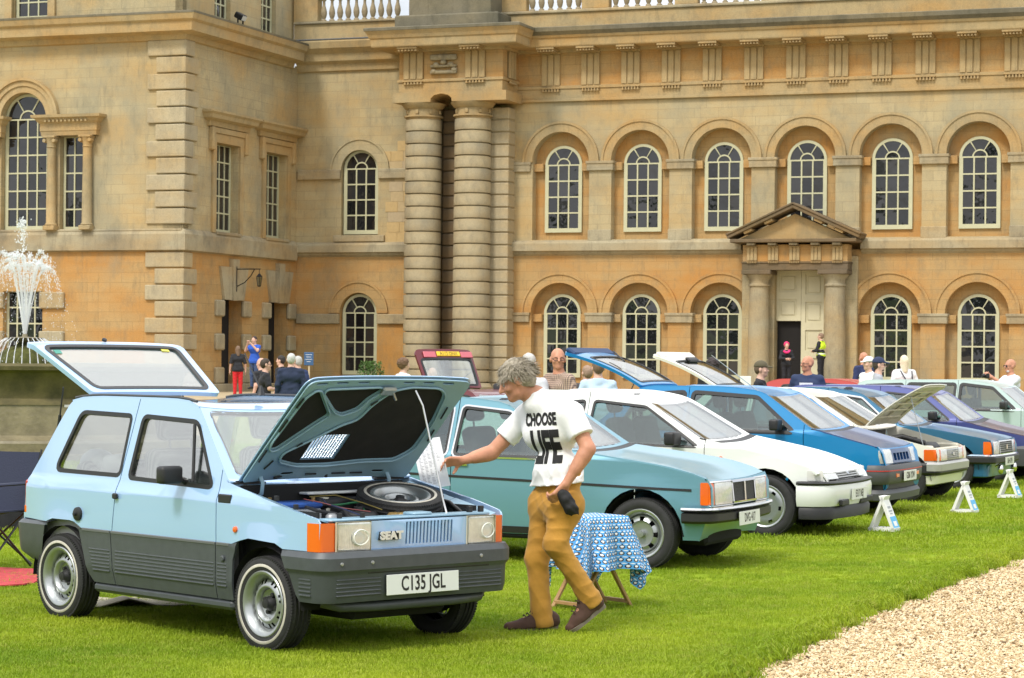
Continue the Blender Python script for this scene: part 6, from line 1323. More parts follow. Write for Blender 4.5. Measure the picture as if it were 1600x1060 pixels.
        for ax in range(3):
            o1, o2 = [(1, 2), (2, 0), (0, 1)][ax]; A = sg; B = np.roll(sg, -1, ax); e = (A != B); 
            sl0 = [slice(1, -1)]*3; sl0[ax] = slice(0, -1); m_ = np.zeros_like(e); m_[tuple(sl0)] = e[tuple(sl0)]; q = np.argwhere(m_); ins = A[m_]
            d1 = np.zeros(3, int); d1[o1] = 1; d2 = np.zeros(3, int); d2[o2] = 1
            g = lambda o: idx[(q-o)[:, 0], (q-o)[:, 1], (q-o)[:, 2]]
            Q = np.stack([g(0*d1), g(d1), g(d1+d2), g(d2)], 1); Q[~ins] = Q[~ins][:, ::-1]; quads.append(Q)
        Q = np.concatenate(quads); Q = Q[(Q >= 0).all(1)]
        for _ in range(smooth_iter):
            a2 = np.zeros_like(v); c2 = np.zeros(len(v))
            for i in range(4):
                j = (i+1) % 4; np.add.at(a2, Q[:, i], v[Q[:, j]]); np.add.at(c2, Q[:, i], 1)
            v = v*.5+.5*a2/np.maximum(c2, 1)[:, None]
        me = bpy.data.meshes.new(name); me.vertices.add(len(v)); me.vertices.foreach_set('co', v.astype(np.float32).ravel()); me.loops.add(Q.size); me.loops.foreach_set('vertex_index', Q[:, ::-1].astype(np.int32).ravel()); me.polygons.add(len(Q)); me.polygons.foreach_set('loop_start', np.arange(0, Q.size, 4, dtype=np.int32)); me.update(calc_edges=True); me.validate()
        me.polygons.foreach_set('use_smooth', [True]*len(me.polygons)); me.materials.append(m); return me
def unit(v): v = np.array(v, float); return v/np.linalg.norm(v)
def hand(F, w, d, nrm, side, curl=(.35, .5, .4), s=1., thumb=.6, spread=.1, k=.006):
    """palm, four unequal fingers that curl towards nrm, thumb from the side of the palm; side = +1 thumb along d x nrm"""
    w, d, nrm = np.array(w), unit(d), unit(nrm); nrm = unit(nrm-d*(nrm@d)); lat = np.cross(d, nrm)*side
    pc = w+d*.045*s
    for o in (-.028, -.010, .010, .026): F.cap(w+d*.01*s+lat*o*.6*s, w+d*.085*s+lat*o*s, .014*s, .0115*s, .012)
    for i, (o, L) in enumerate(((.030, .072), (.011, .080), (-.009, .075), (-.028, .060))):
        p = w+d*.088*s+lat*o*s; a = 0; r = .0092*s
        for j, fr in enumerate((.45, .31, .24)):
            a += curl[j]*(1+.12*i); dd = d*cos(a)+nrm*sin(a)+lat*spread*(o/.03)*.6; q = p+unit(dd)*L*fr*s; F.cap(p, q, r, r*.9, k); p = q; r *= .92
    p = w+d*.02*s+lat*.03*s; q = p+unit(d*.55+lat*.75+nrm*thumb*.5)*.038*s; F.cap(w+d*.01*s+lat*.012*s, p, .014*s, .0135*s, .012); F.cap(p, q, .0125*s, .0105*s, .008); q2 = q+unit(d*.85+lat*.15+nrm*thumb)*.032*s; F.cap(q, q2, .0105*s, .0085*s, k)
SKIN = mat('skin', (.53, .25, .155), .5, var=.16, vscale=14, spec=.35); SKIN2 = mat('skin_pale', (.60, .37, .28), .5, var=.12, vscale=14, spec=.35); EYEM = mat('eye_white', (.30, .25, .22), .3); 
def head(F, c, fw, up, s=1., k=.02, bald=False):
    fw, up = unit(fw), unit(up); up = unit(up-fw*(up@fw)); lf = np.cross(up, fw); R = np.stack([fw, lf, up], 1)
    P = lambda x, y, z: np.array(c)+(fw*x+lf*y+up*z)*s
    F.ell(P(-.012, 0, .028), V(.098, .077, .092)*s, R, k); F.ell(P(.022, 0, -.03), V(.072, .060, .088)*s, R, .03); F.cap(P(.03, .03, -.075), P(.068, 0, -.092), .026*s, .022*s, .02); F.cap(P(.03, -.03, -.075), P(.068, 0, -.092), .026*s, .022*s, .02)
    F.cap(P(.078, .03, .022), P(.078, -.03, .022), .014*s, .014*s, .012); F.cap(P(.090, 0, .012), P(.116, 0, -.026), .009*s, .0135*s, .010); F.cap(P(.098, .010, -.030), P(.098, -.010, -.030), .009*s, .009*s, .006)
    for y in (.034, -.034): F.ell(P(.096, y, -.002), V(.015, .018, .010)*s, R, sub=True); F.ell(P(.062, y*1.35, -.03), V(.028, .02, .022)*s, R, .012); F.ell(P(-.008, y*2.42, -.012), V(.024, .011, .036)*s, R, .006)
    F.cap(P(.086, .018, -.052), P(.086, -.018, -.052), .010*s, .010*s, .006); F.cap(P(.083, .016, -.066), P(.083, -.016, -.066), .0095*s, .0095*s, .006); F.cap(P(.101, .016, -.0585), P(.101, -.016, -.0585), .004*s, .004*s, sub=True)
    return P, R
def eyes(P, parent, s=1., gaze=0):
    for y in (.034, -.034):
        b = NB(); bmesh.ops.create_uvsphere(b, u_segments=10, v_segments=8, radius=.0105*s, matrix=Matrix.Translation(Vector(P(.0765, y, -.003)))); o = part('eye', b, EYEM, parent, 60); b = NB(); bmesh.ops.create_uvsphere(b, u_segments=8, v_segments=6, radius=.0058*s, matrix=Matrix.Translation(Vector(P(.0825, y, -.004)))); part('iris', b, mat('iris_dark', (.02, .03, .04), .15), o, 60)
def strands(name, roots, dirs, L, w, m, parent, droop=.5, curlv=.01):
    b = NB()
    for p, n_, d in roots:
        ln = L*random.uniform(.6, 1.15); pts = [Vector(p)]; dd = Vector(d).normalized()
        for i in range(4): dd = (dd+Vector((random.gauss(0, .12), random.gauss(0, .12), random.gauss(0, .12)-droop*.18))).normalized(); pts.append(pts[-1]+dd*ln/4)
        sd = dd.cross(Vector(n_)).normalized(); pv = None
        for i, q in enumerate(pts):
            ww = w*(1-.75*i/4)*.5; a_, c_ = b.verts.new(q-sd*ww), b.verts.new(q+sd*ww)
            if pv: b.faces.new((pv[0], pv[1], c_, a_))
            pv = (a_, c_)
    return part(name, b, m, parent, 180, recalc=False)

# ---------------------------------------------------------------- the man reading the sheet
def main_man():
    O = Vector((.22, 14.6, 0)); A = lambda x, y, Y: np.array(at(x, y, Y)-O)
    root = empty('person', O, 0, 'man with shaggy grey hair in white slogan shirt and mustard trousers holding a printed sheet', 'person', 'people at the car show'); h = .0065
    hipL, hipR = A(884, 790, 14.50), A(856, 788, 14.68); kL, kR = A(868, 850, 14.46), A(839, 872, 14.66); aL, aR = A(918, 930, 14.56), A(846, 962, 14.66)
    waist, chest, nb = A(872, 738, 14.58), A(860, 680, 14.60), A(838, 618, 14.60)
    sL, sR = A(894, 648, 14.44), A(822, 652, 14.80); eL, eR = A(919, 702, 14.36), A(768, 708, 14.80); wL, wR = A(884, 757, 14.34), A(722, 720, 14.72)
    fwd = unit((-.80, -.55, 0)); lat = np.array([fwd[1]*-1, fwd[0], 0])*-1   # his left
    lat = unit(sL-sR); hc = A(806, 594, 14.57); hf = unit((-.88, -.02, -.44)); hu = unit((-.42, .04, .90))
    lo, hi = np.array([-1.05, -.55, -.02]), np.array([.62, .45, 1.78])
    def torso(F, g):
        F.cap(hipL, hipR, .125+g, .125+g, .03); F.cap(waist-lat*.055, waist+lat*.055, .118+g, .118+g, .07); F.cap(chest-lat*.085+V(0, 0, .02), chest+lat*.085+V(0, 0, .02), .118+g, .118+g, .08); F.cap(sR*.8+nb*.2-V(0, 0, .03), sL*.8+nb*.2-V(0, 0, .03), .068+g, .068+g, .06); F.cap(nb-V(-.01, 0, .035), sL+V(-.015, 0, .015), .062+g, .058+g, .05); F.cap(nb-V(-.01, 0, .035), sR+V(.01, 0, .01), .062+g, .058+g, .05); F.cap(nb-V(-.01, 0, .05), nb+V(.0, 0, .0), .075+g*.6, .060, .05)
    def legs(F, g):
        for hp, kn, an in ((hipL, kL, aL), (hipR, kR, aR)): F.cap(hp, kn, .092+g, .060+g, .04); F.cap(kn, an, .060+g, .043+g, .03); F.cap(kn*.7+an*.3+fwd*-.012, kn*.4+an*.6, .058+g, .048+g, .03)
    B = Field(lo, hi, h); torso(B, -.012); legs(B, -.012)
    for a_, e_, w_ in ((sL, eL, wL), (sR, eR, wR)): B.cap(a_, e_, .056, .043, .03); B.cap(e_, w_, .044, .027, .02); B.cap(e_*.8+w_*.2, e_*.45+w_*.55, .046, .036, .02)
    B.cap(nb-V(0, 0, .03), hc+V(.03, .02, -.04), .058, .056, .03); P, R = head(B, hc, hf, hu)
    hand(B, wR, unit(A(700, 722, 14.68)-wR), (-.2, -.85, -.5), -1, (.25, .35, .35), 1.02, .9); hand(B, wL, unit(A(864, 782, 14.33)-wL), (-.6, .35, -.2), 1, (.45, .65, .5), 1.04, .6)
    for an, tip in ((aL, A(900, 978, 14.54)), (aR, A(800, 982, 14.62))): B.cap(an, an*.5+tip*.5, .034, .030, .03); B.cap(an*.4+tip*.6, tip, .028, .02, .03)
    body = link(bpy.data.objects.new('body', B.mesh('body', SKIN)), root); eyes(P, root)
    # T-shirt
    T = Field(lo, hi, h); torso(T, .006); T.cap(sL, sL*.25+eL*.75, .075, .078, .05); T.cap(sR, sR*.25+eR*.75, .072, .078, .05)
    T.cap(waist+V(.0, 0, -.02), waist+V(.005, 0, -.07), .126, .130, .08); T.cap(hipL+V(-.004, 0, .03), hipR+V(0, 0, .03), .136, .134, .06)
    T.wrinkle(.004, 13, 1, ((1.9, .5, 1.1), (-1.4, .9, 1.5), (2.0, -.7, .4))); T.crease(.012, 24, 3, ((1.3, .3, .9), (-1.2, .5, .8)))
    T.clip(A(872, 757, 14.55), (.12, 0, -1)); T.clip(nb+V(-.010, 0, .030), unit((-.40, -.12, .91)))
    for a_, e_, fr in ((sL, eL, .62), (sR, eR, .60)):   # sleeve hems: cut only near the arm
        p = a_*(1-fr)+e_*fr; n_ = unit(e_-a_); g = [(np.arange(q)*T.h+l).astype(np.float32) for q, l in zip(T.n, T.lo)]; X, Y_, Z = np.meshgrid(*g, indexing='ij', sparse=True); dpl = (X-p[0])*n_[0]+(Y_-p[1])*n_[1]+(Z-p[2])*n_[2]; near = ((X-p[0])**2+(Y_-p[1])**2+(Z-p[2])**2) < .26**2
        tor = np.minimum(1, np.sqrt((X-chest[0])**2+(Y_-chest[1])**2)-.23); T.f = np.where(near & (tor > -.02), np.maximum(T.f, dpl), T.f)
    SH = mat('white_tshirt', (.80, .80, .80), .85, bump=.12, bscale=30); shirt = link(bpy.data.objects.new('t_shirt', T.mesh('t_shirt', SH)), root)
    # slogan printed on the cloth
    from mathutils.bvhtree import BVHTree
    bv = BVHTree.FromPolygons([v.co for v in shirt.data.vertices], [p.vertices for p in shirt.data.polygons])
    PR = mat('shirt_print', (.012, .012, .013), .8); du = Vector((.93, -.37, 0)).normalized(); dirn = Vector((.37, .93, 0)).normalized()
    def printed(txt, cx, cy, size, sx, bold, rz):
        me = text_mesh(txt, size, bold, sx); b = NB(); b.from_mesh(me); bmesh.ops.triangulate(b, faces=b.faces[:])
        for ax in (0, 1):
            lo_, hi_ = min(v.co[ax] for v in b.verts), max(v.co[ax] for v in b.verts); n = int((hi_-lo_)/.012)
            for i in range(1, n): no = (1, 0, 0) if ax == 0 else (0, 1, 0); w_ = lo_+(hi_-lo_)*i/n; bmesh.ops.bisect_plane(b, geom=b.verts[:]+b.edges[:]+b.faces[:], plane_co=[w_*q for q in no], plane_no=no)
        lost = []; c0 = Vector(A(cx, cy, 14.4)); cr_, sr = cos(rz), sin(rz)
        for v in b.verts:
            u, w_ = v.co.x*cr_-v.co.y*sr, v.co.x*sr+v.co.y*cr_; p = c0+du*u+Vector((0, 0, w_))-dirn*.6; hit = bv.ray_cast(p, dirn)
            if hit[0] is not None: v.co = hit[0]-dirn*.0035
            else: lost.append(v)
        bmesh.ops.delete(b, geom=lost, context='VERTS'); bmesh.ops.delete(b, geom=[f for f in b.faces if max(e.calc_length() for e in f.edges) > .06], context='FACES'); part('shirt_print', b, PR, shirt, recalc=False)
    printed('CHOOSE', 834, 657, .102, .60, .005, radians(4)); printed('LIFE', 843, 702, .265, .48, .013, radians(4))
    # trousers
    U = Field(lo, hi, h); U.cap(hipL+V(-.01, 0, 0), hipR, .122, .124, .03); U.cap(waist-lat*.05-V(0, 0, .03), waist+lat*.05-V(0, 0, .03), .118, .118, .05)
    for hp, kn, an in ((hipL, kL, aL), (hipR, kR, aR)): U.cap(hp, kn, .103, .072, .05); U.cap(kn, an+unit(an-kn)*.04, .072, .062, .04); U.cap(an-unit(an-kn)*.05, an+unit(an-kn)*.05, .061, .070, .03)
    U.crease(.006, 31, 5, ((1.0, .4, .7), (-.7, .6, 1.1), (.5, -.8, 1.3))); U.wrinkle(.002, 30, 9)
    for kn, an in ((kL, aL), (kR, aR)):
        p = an+unit(an-kn)*.072; n_ = unit(an-kn); g = [(np.arange(q)*U.h+l).astype(np.float32) for q, l in zip(U.n, U.lo)]; X, Y_, Z = np.meshgrid(*g, indexing='ij', sparse=True); dpl = (X-p[0])*n_[0]+(Y_-p[1])*n_[1]+(Z-p[2])*n_[2]; near = ((X-p[0])**2+(Y_-p[1])**2+(Z-p[2])**2) < .2**2; U.f = np.where(near, np.maximum(U.f, dpl), U.f)
    U.clip(waist+V(0, 0, .02), (0, 0, 1)); TR = mat('mustard_cotton', (.47, .235, .032), .85, var=.14, vscale=5, bump=.1, bscale=60, sheen=.1)
    link(bpy.data.objects.new('trousers', U.mesh('trousers', TR)), root)
    # shoes with soles
    SHO = mat('brown_suede', (.075, .036, .024), .85, var=.2, vscale=12); SOL = mat('shoe_sole', (.20, .165, .13), .8)
    for an, heel, ball, toe in ((aL, A(937, 952, 14.60), A(908, 975, 14.56), A(894, 986, 14.54)), (aR, A(862, 982, 14.70), A(822, 985, 14.64), A(795, 986, 14.61))):
        S1 = Field(np.minimum(heel, toe)-.14, np.maximum(heel, toe)+.16, .007); upn = unit(np.cross(np.cross(toe-heel, V(0, 0, 1)), toe-heel))
        S1.cap(heel+upn*.035, ball+upn*.03, .040, .046, .03); S1.cap(ball+upn*.028, toe+upn*.022, .046, .032, .03); S1.cap(an*.75+heel*.25+upn*.02, heel+upn*.045, .048, .042, .03); S1.cap(an+upn*.01, ball*.7+an*.3, .052, .046, .03); S1.cap(an*.9+heel*.1, heel+upn*.06, .052, .046, .03); S1.clip(heel+upn*.012, -upn); S1.clip(an+upn*.045, unit(an-ball*.5-heel*.5)); S1.wrinkle(.002, 60, 2)
        o = link(bpy.data.objects.new('shoe', S1.mesh('shoe', SHO)), root)
        for i in range(4):
            q_ = (an+upn*.035)*(1-.22*i-.12)+(ball+upn*.075)*(.22*i+.12); sdv = unit(np.cross(unit(toe-heel), upn)); bl_ = NB(); tube(bl_, [q_-sdv*.03+unit(toe-heel)*.03, q_+upn*.012+unit(toe-heel)*.035, q_+sdv*.03+unit(toe-heel)*.03], .004, 5); part('shoe_lace', bl_, mat('shoe_lace', (.05, .03, .02), .8), o)
        b = NB(); fw_ = unit(toe-heel); sd = unit(np.cross(fw_, upn)); pl = []
        for t, w_ in ((-.045, .0), (-.03, .036), (.03, .040), (.13, .046), (.19, .048), (.235, .034), (.252, .0)):
            pl.append((t, w_))
        ring = [(t, w_) for t, w_ in pl]+[(t, -w_) for t, w_ in pl[-2:0:-1]]; q0 = [b.verts.new(heel+fw_*t*.97+sd*w_-upn*.006) for t, w_ in ring]; q1 = [b.verts.new(heel+fw_*t+sd*w_*1.04+upn*.018) for t, w_ in ring]; b.faces.new(q0); b.faces.new(q1)
        for i in range(len(ring)): j = (i+1) % len(ring); b.faces.new((q0[i], q0[j], q1[j], q1[i]))
        part('sole', b, SOL, o, 50)
    # hair
    HA = mat('grey_hair', (.17, .14, .095), .6, var=.3, vscale=55, col2=(.42, .37, .28)); Hc = Field(hc-.2, hc+.2, .006); fw_, up_ = hf, unit(hu-hf*(hu@hf)); lf_ = np.cross(up_, fw_); Rm = np.stack([fw_, lf_, up_], 1); PP = lambda x, y, z: hc+fw_*x+lf_*y+up_*z
    Hc.ell(PP(-.018, 0, .034), V(.106, .088, .098), Rm); Hc.ell(PP(-.06, 0, -.02), V(.062, .076, .07), Rm); Hc.wrinkle(.006, 70, 2); Hc.clip(PP(.052, 0, .03), unit(fw_*.85-up_*.52)); Hc.clip(PP(-.02, 0, -.055), unit(-up_+fw_*.55))
    hair = link(bpy.data.objects.new('hair', Hc.mesh('hair', HA)), root); rt = []
    for _ in range(3600):
        th, ph = random.uniform(0, 2*pi), math.acos(random.uniform(-.35, 1)); n_ = fw_*cos(th)*sin(ph)+lf_*sin(th)*sin(ph)+up_*cos(ph)
        if n_@fw_ > .82 or (n_@up_ < .05 and n_@fw_ > .12): continue
        p = PP(-.018, 0, .034)+n_*V(.100, .085, .094).mean()*(1.02)+0*up_; p = PP(-.018, 0, .034)+fw_*(n_@fw_)*.104+lf_*(n_@lf_)*.087+up_*(n_@up_)*.097
        d = unit(fw_*((.45 if n_@fw_ > .35 else -.55)*random.uniform(.3, 1.4))-up_*.62+n_*.24+.25*np.sin(9*n_[::-1])+V(*np.random.default_rng(random.randrange(10**6)).normal(0, .22, 3))); rt.append((p, n_, d))
    strands('hair_lock', rt, None, .062, .0052, HA, hair)
    return root, wL, wR, A, O
MAN_R, wL_, wR_, A_, O_ = main_man()
# printed sheet in his right hand, black cloth bag in his left
Q = [at(643, 689, 14.70), at(687, 683, 14.66), at(704, 759, 14.62), at(660, 766, 14.66)]; c0 = (Q[0]+Q[1]+Q[2]+Q[3])/4
b = NB(); N_ = 8
gr = [[b.verts.new((Q[0].lerp(Q[1], i/N_)).lerp(Q[3].lerp(Q[2], i/N_), j/N_)-c0+Vector((0, .012*sin(pi*i/N_), 0))) for i in range(N_+1)] for j in range(N_+1)]
for j in range(N_):
    for i in range(N_): b.faces.new((gr[j][i], gr[j][i+1], gr[j+1][i+1], gr[j+1][i]))
bmesh.ops.recalc_face_normals(b, faces=b.faces[:]); shell(b, .0012); sheet_o = part('printed_sheet', b, mat('white_paper', (.82, .82, .84), .7), None, 60, loc=c0, recalc=False); tag(sheet_o, 'white printed sheet of small text held out by the man in mustard trousers', 'paper')
b = NB()
for r in range(30):
    v = .09+.84*r/30; u1 = random.uniform(.55, .92) if r % 6 else .4
    segs = [(u, min(u1, u+random.uniform(.05, .14))) for u in np.arange(.1, u1-.04, .16)]
    for ua, ub in segs:
        def sp(u, vv): return (Q[0].lerp(Q[1], u)).lerp(Q[3].lerp(Q[2], u), vv)-c0+Vector((0, .012*sin(pi*u)-.002, 0))
        b.faces.new([b.verts.new(sp(*q)) for q in ((ua, v), (ub, v), (ub, v+.009), (ua, v+.009))])
o = part('small_print', b, mat('grey_print', (.30, .30, .33), .8), sheet_o); o['kind'] = 'stuff'
F_ = Field(V(-.2, -.15, -.25), V(.2, .15, .1), .007); pB = lambda x, y: np.array(at(x, y, 14.33)-at(880, 780, 14.33))
F_.cap(pB(873, 765), pB(884, 780), .022, .030, .02); F_.cap(pB(884, 780), pB(893, 798), .036, .03, .02); F_.cap(pB(880, 775), pB(886, 800), .025, .012, .03); F_.cap(pB(893, 790), pB(905, 802), .03, .008, .02); F_.wrinkle(.008, 45, 3)
o = link(bpy.data.objects.new('cloth_bag', F_.mesh('cloth_bag', mat('black_cloth', (.014, .014, .015), .8)))); o.location = at(880, 780, 14.33); tag(o, 'small black cloth bag hanging from the left hand of the man in mustard trousers', 'bag')

# ---------------------------------------------------------------- visitors in the background
def person(px, py, Y, face, label, top=(.02, .02, .025), leg=(.03, .035, .05), hair=(.1, .07, .05), H=1.74, style='short', sleeve=.5, pose='down', skin=None, hat=None, glasses=False, beard=None, gz_=None, hd=0., bulk=1., topname=None, h=.0125, shoe=(.02, .02, .02), jacket=False, lookdown=0.):
    """px, py = pixel of the top of the head; Y = depth; face = heading in degrees (0 = away from camera, 90 = left, 180 = towards camera)"""
    P0_ = at(px, py, Y); g = gz(P0_.x, Y) if gz_ is None else gz_
    H = P0_.z-g if H is None else H; s = H/1.75
    root = empty('person', (P0_.x, Y, g if abs(P0_.z-g-H) < .9 else P0_.z-H), radians(90+face), label, 'person', 'visitors in the background'); z0 = P0_.z-H; root.location.z = z0
    sk = skin or SKIN2; sc_ = V(1, 1, 1)*s; J = lambda x, y, z: V(x, y, z)*s
    lo, hi = V(-.5, -.62, -.02)*s, V(.66, .62, 1.9)*s; sL, sR = J(0, .18*bulk**.5, 1.405), J(0, -.18*bulk**.5, 1.405); arms = {}
    el = {'down': ((-.03, .25, 1.15), (.03, .27, .90), (-.03, -.25, 1.15), (.03, -.27, .90)), 'phone': ((.17, .24, 1.28), (.30, .06, 1.52), (.17, -.24, 1.28), (.30, -.06, 1.52)), 'front': ((.06, .25, 1.15), (.27, .08, 1.13), (.06, -.25, 1.15), (.27, -.10, 1.13)), 'pockets': ((-.08, .27, 1.16), (.06, .20, .94), (-.08, -.27, 1.16), (.06, -.20, .94)), 'camera': ((.20, .20, 1.26), (.42, .05, 1.44), (.20, -.20, 1.26), (.42, -.05, 1.44)), 'point': ((.02, .25, 1.15), (.12, .22, .92), (.16, -.26, 1.25), (.30, -.12, 1.18)), 'behind': ((-.08, .25, 1.16), (-.12, .06, .98), (-.08, -.25, 1.16), (-.12, -.06, .98))}[pose]
    eL, wL, eR, wR = [J(*q) for q in el]
    cyaw = radians(hd); hf = V(cos(cyaw), sin(cyaw), -lookdown); hu = V(lookdown*cos(cyaw), lookdown*sin(cyaw), 1)
    def torso(F, q):
        F.cap(J(0, -.07, .95), J(0, .07, .95), (.115*bulk+q)*s, (.115*bulk+q)*s, .04); F.cap(J(0, -.05, 1.08), J(0, .05, 1.08), (.11*bulk+q)*s, (.11*bulk+q)*s, .06); F.cap(J(0, -.085, 1.30), J(0, .085, 1.30), (.112*bulk**.5+q)*s, (.112*bulk**.5+q)*s, .07); F.cap(J(0, 0, 1.455), sL*.9+J(0, 0, .135), (.052+q)*s, (.052+q)*s, .05); F.cap(J(0, 0, 1.455), sR*.9+J(0, 0, .135), (.052+q)*s, (.052+q)*s, .05); F.cap(J(0, 0, 1.42), J(0, 0, 1.48), (.07+q*.6)*s, .058*s, .04)
    def legs(F, q, end):
        for y in (.09, -.09): F.cap(J(0, y, .9), J(.01, y*1.05, .49), (.092+q)*s, (.06+q)*s, .03); F.cap(J(.01, y*1.05, .49), J(-.01, y*1.1, end), (.062+q)*s, (.045+q*1.2)*s, .03)
    B = Field(lo, hi, h); torso(B, -.012); legs(B, -.014, .08)
    for a_, e_, w_, sd in ((sL, eL, wL, 1), (sR, eR, wR, -1)):
        B.cap(a_, e_, .05*s, .042*s, .03); B.cap(e_, w_, .042*s, .028*s, .02); d = unit(w_-e_)
        nr = V(0, -sd, .0) if pose in ('down', 'pockets', 'behind') else V(.3, -sd, .1); hand(B, w_, d, nr, sd if pose != 'down' else sd, (.3, .4, .3), s*1.05, k=.008)
    for y in (.1, -.1): B.cap(J(-.03, y, .05), J(.16, y*1.15, .035), .036*s, .032*s, .03)
    B.cap(J(0, 0, 1.42), J(.015, 0, 1.56), .058*s, .054*s, .03); P, R = head(B, J(.02, 0, 1.635), hf, hu, s, .02)
    link(bpy.data.objects.new('body', B.mesh('body', sk)), root)
    TM = topname or mat('cloth_%02d_%02d_%02d' % tuple(int(c*99) for c in top), top, .85, var=.1, vscale=6); T = Field(lo, hi, h); torso(T, .008)
    for a_, e_, w_ in ((sL, eL, wL), (sR, eR, wR)):
        if sleeve <= 1: T.cap(a_, a_+(e_-a_)*min(sleeve, 1), .066*s, .066*s, .04)
        else: T.cap(a_, e_, .066*s, .056*s, .04); T.cap(e_, e_+(w_-e_)*(sleeve-1), .056*s, .045*s, .03)
    T.cap(J(0, -.07, .93), J(0, .07, .93), (.13*bulk)*s, (.13*bulk)*s, .05); T.wrinkle(.006, 22, px*.01); T.clip(J(0, 0, .80 if jacket else .86), (0, 0, -1)); T.clip(J(.03, 0, 1.475), unit((.30, 0, .95)))
    tob = link(bpy.data.objects.new('jacket' if jacket else 'top', T.mesh('top', TM)), root)
    U = Field(lo, hi, h); U.cap(J(0, -.07, .95), J(0, .07, .95), .122*bulk*s, .122*bulk*s, .04); legs(U, .008, .09); U.wrinkle(.006, 24, px*.02); U.clip(J(0, 0, 1.02), (0, 0, 1)); U.clip(J(0, 0, .075), (0, 0, -1)); link(bpy.data.objects.new('trousers', U.mesh('trousers', mat('legs_%02d_%02d_%02d' % tuple(int(c*99) for c in leg), leg, .85, var=.12, vscale=6))), root)
    for y in (.1, -.1):
        S1 = Field(J(-.12, y-.12, -.01), J(.28, y+.12, .18), h*.8); S1.cap(J(-.03, y, .055), J(.16, y*1.15, .04), .044*s, .040*s, .03); S1.cap(J(-.02, y, .08), J(.0, y, .10), .045*s, .045*s, .03); S1.clip(J(0, 0, .004), (0, 0, -1)); link(bpy.data.objects.new('shoe', S1.mesh('shoe', mat('shoe_%02d' % int(shoe[0]*99), shoe, .6))), root)
    hm = mat('hair_%02d_%02d_%02d' % tuple(int(c*99) for c in hair), hair, .7, var=.25, vscale=70); fwd, up_ = R[:, 0], R[:, 2]; HC = J(.02, 0, 1.635)
    if style != 'bald':
        K = Field(HC-.26*s, HC+.22*s, h*.8); K.ell(P(-.016, 0, .034), V(.104, .085, .096)*s, R); K.ell(P(-.05, 0, -.015), V(.06, .072, .07)*s, R)
        if style == 'long': K.cap(P(-.06, .0, 0), P(-.075, 0, -.20), .07*s, .06*s, .03); K.cap(P(-.03, .06, -.02), P(-.04, .06, -.17), .035*s, .03*s, .03); K.cap(P(-.03, -.06, -.02), P(-.04, -.06, -.17), .035*s, .03*s, .03)
        if style == 'bushy': K.ell(P(-.02, 0, .04), V(.122, .108, .105)*s, R); K.wrinkle(.012, 55, 2)
        K.crease(.012, 75, px); K.clip(P(.05, 0, .035), unit(fwd*.85-up_*.5)); 
        if style not in ('long',): K.clip(P(-.02, 0, -.06), unit(-up_+fwd*.5))
        link(bpy.data.objects.new('hair', K.mesh('hair', hm)), root)
    else:
        if hair[0] > 0: pass
    if hat:
        K = Field(HC-.26*s, HC+.26*s, h*.7); K.ell(P(-.012, 0, .045), V(.112, .092, .098)*s, R); K.clip(P(0, 0, .038), -up_); K.cap(P(.09, .035, .042), P(.165, .02, .03), .012*s, .010*s, .02); K.cap(P(.09, -.035, .042), P(.165, -.02, .03), .012*s, .010*s, .02); K.cap(P(.1, 0, .045), P(.17, 0, .034), .012*s, .010*s, .02); link(bpy.data.objects.new('cap', K.mesh('cap', mat('cap_%02d_%02d' % (int(hat[0]*99), int(hat[2]*99)), hat, .8))), root)
    if beard:
        K = Field(HC-.2*s, HC+.2*s, h*.7); K.ell(P(.040, 0, -.085), V(.050, .050, .036)*s, R); K.wrinkle(.004, 90, 1); link(bpy.data.objects.new('beard', K.mesh('beard', mat('beard_%02d' % int(beard[0]*99), beard, .8))), root)
    if glasses:
        b = NB()
        for y in (.034, -.034): 
            pts = [Vector(P(.098, y+.024*cos(a), -.002+.018*sin(a))) for a in np.linspace(0, 2*pi, 13)]; tube(b, pts, .0035*s, 5, False)
            if glasses == 'sun': b.faces.new([b.verts.new(p) for p in pts[:-1]])
            tube(b, [Vector(P(.096, y*1.7, 0)), Vector(P(-.005, y*2.25, .004))], .003*s, 4)
        part('glasses', b, BLK, root)
    return root, P, J, tob
# at the wing doors on the left
gB = .40
person(372, 541, 76, 15, 'woman in black top and bright red trousers seen from behind by the left doorway', (.015, .016, .02), (.55, .015, .02), (.16, .10, .06), 1.62, 'long', .9, gz_=gB)
r_, P_, J_, t_ = person(398, 526, 78, 150, 'person in royal blue top raising both hands to the face beside the red trousers', (.02, .09, .45), (.04, .07, .16), (.03, .02, .02), 1.74, 'short', .4, 'phone', gz_=gB)
person(409, 560, 52, 60, 'bald man in black shirt seen from behind near the wing door', (.014, .014, .016), (.05, .05, .06), (0, 0, 0), 1.75, 'bald', .6, bulk=1.15)
person(414, 561, 46, -75, 'dark haired man with glasses in black t-shirt holding a drink in profile', (.016, .017, .022), (.03, .03, .04), (.045, .03, .02), 1.68, 'short', .7, 'front', glasses=True)
person(440, 556, 55, 70, 'dark haired person whose head shows left of the white haired man', (.02, .02, .03), (.03, .03, .04), (.02, .015, .012), 1.72, 'short', .6)
person(455, 553, 45, 5, 'white haired man in navy blazer seen from behind', (.012, .022, .055), (.05, .05, .06), (.52, .52, .50), 1.74, 'short', 1.9, jacket=True, bulk=1.15)
person(466, 557, 49, 40, 'grey haired man in blue jacket partly hidden behind the navy blazer', (.02, .04, .12), (.05, .05, .06), (.42, .42, .40), 1.72, 'short', 1.9, jacket=True)
person(630, 561, 42, -60, 'bearded man with curly brown hair in white shirt beyond the raised bonnet', (.72, .72, .74), (.05, .05, .07), (.13, .07, .035), 1.66, 'bushy', .6, beard=(.12, .06, .03))
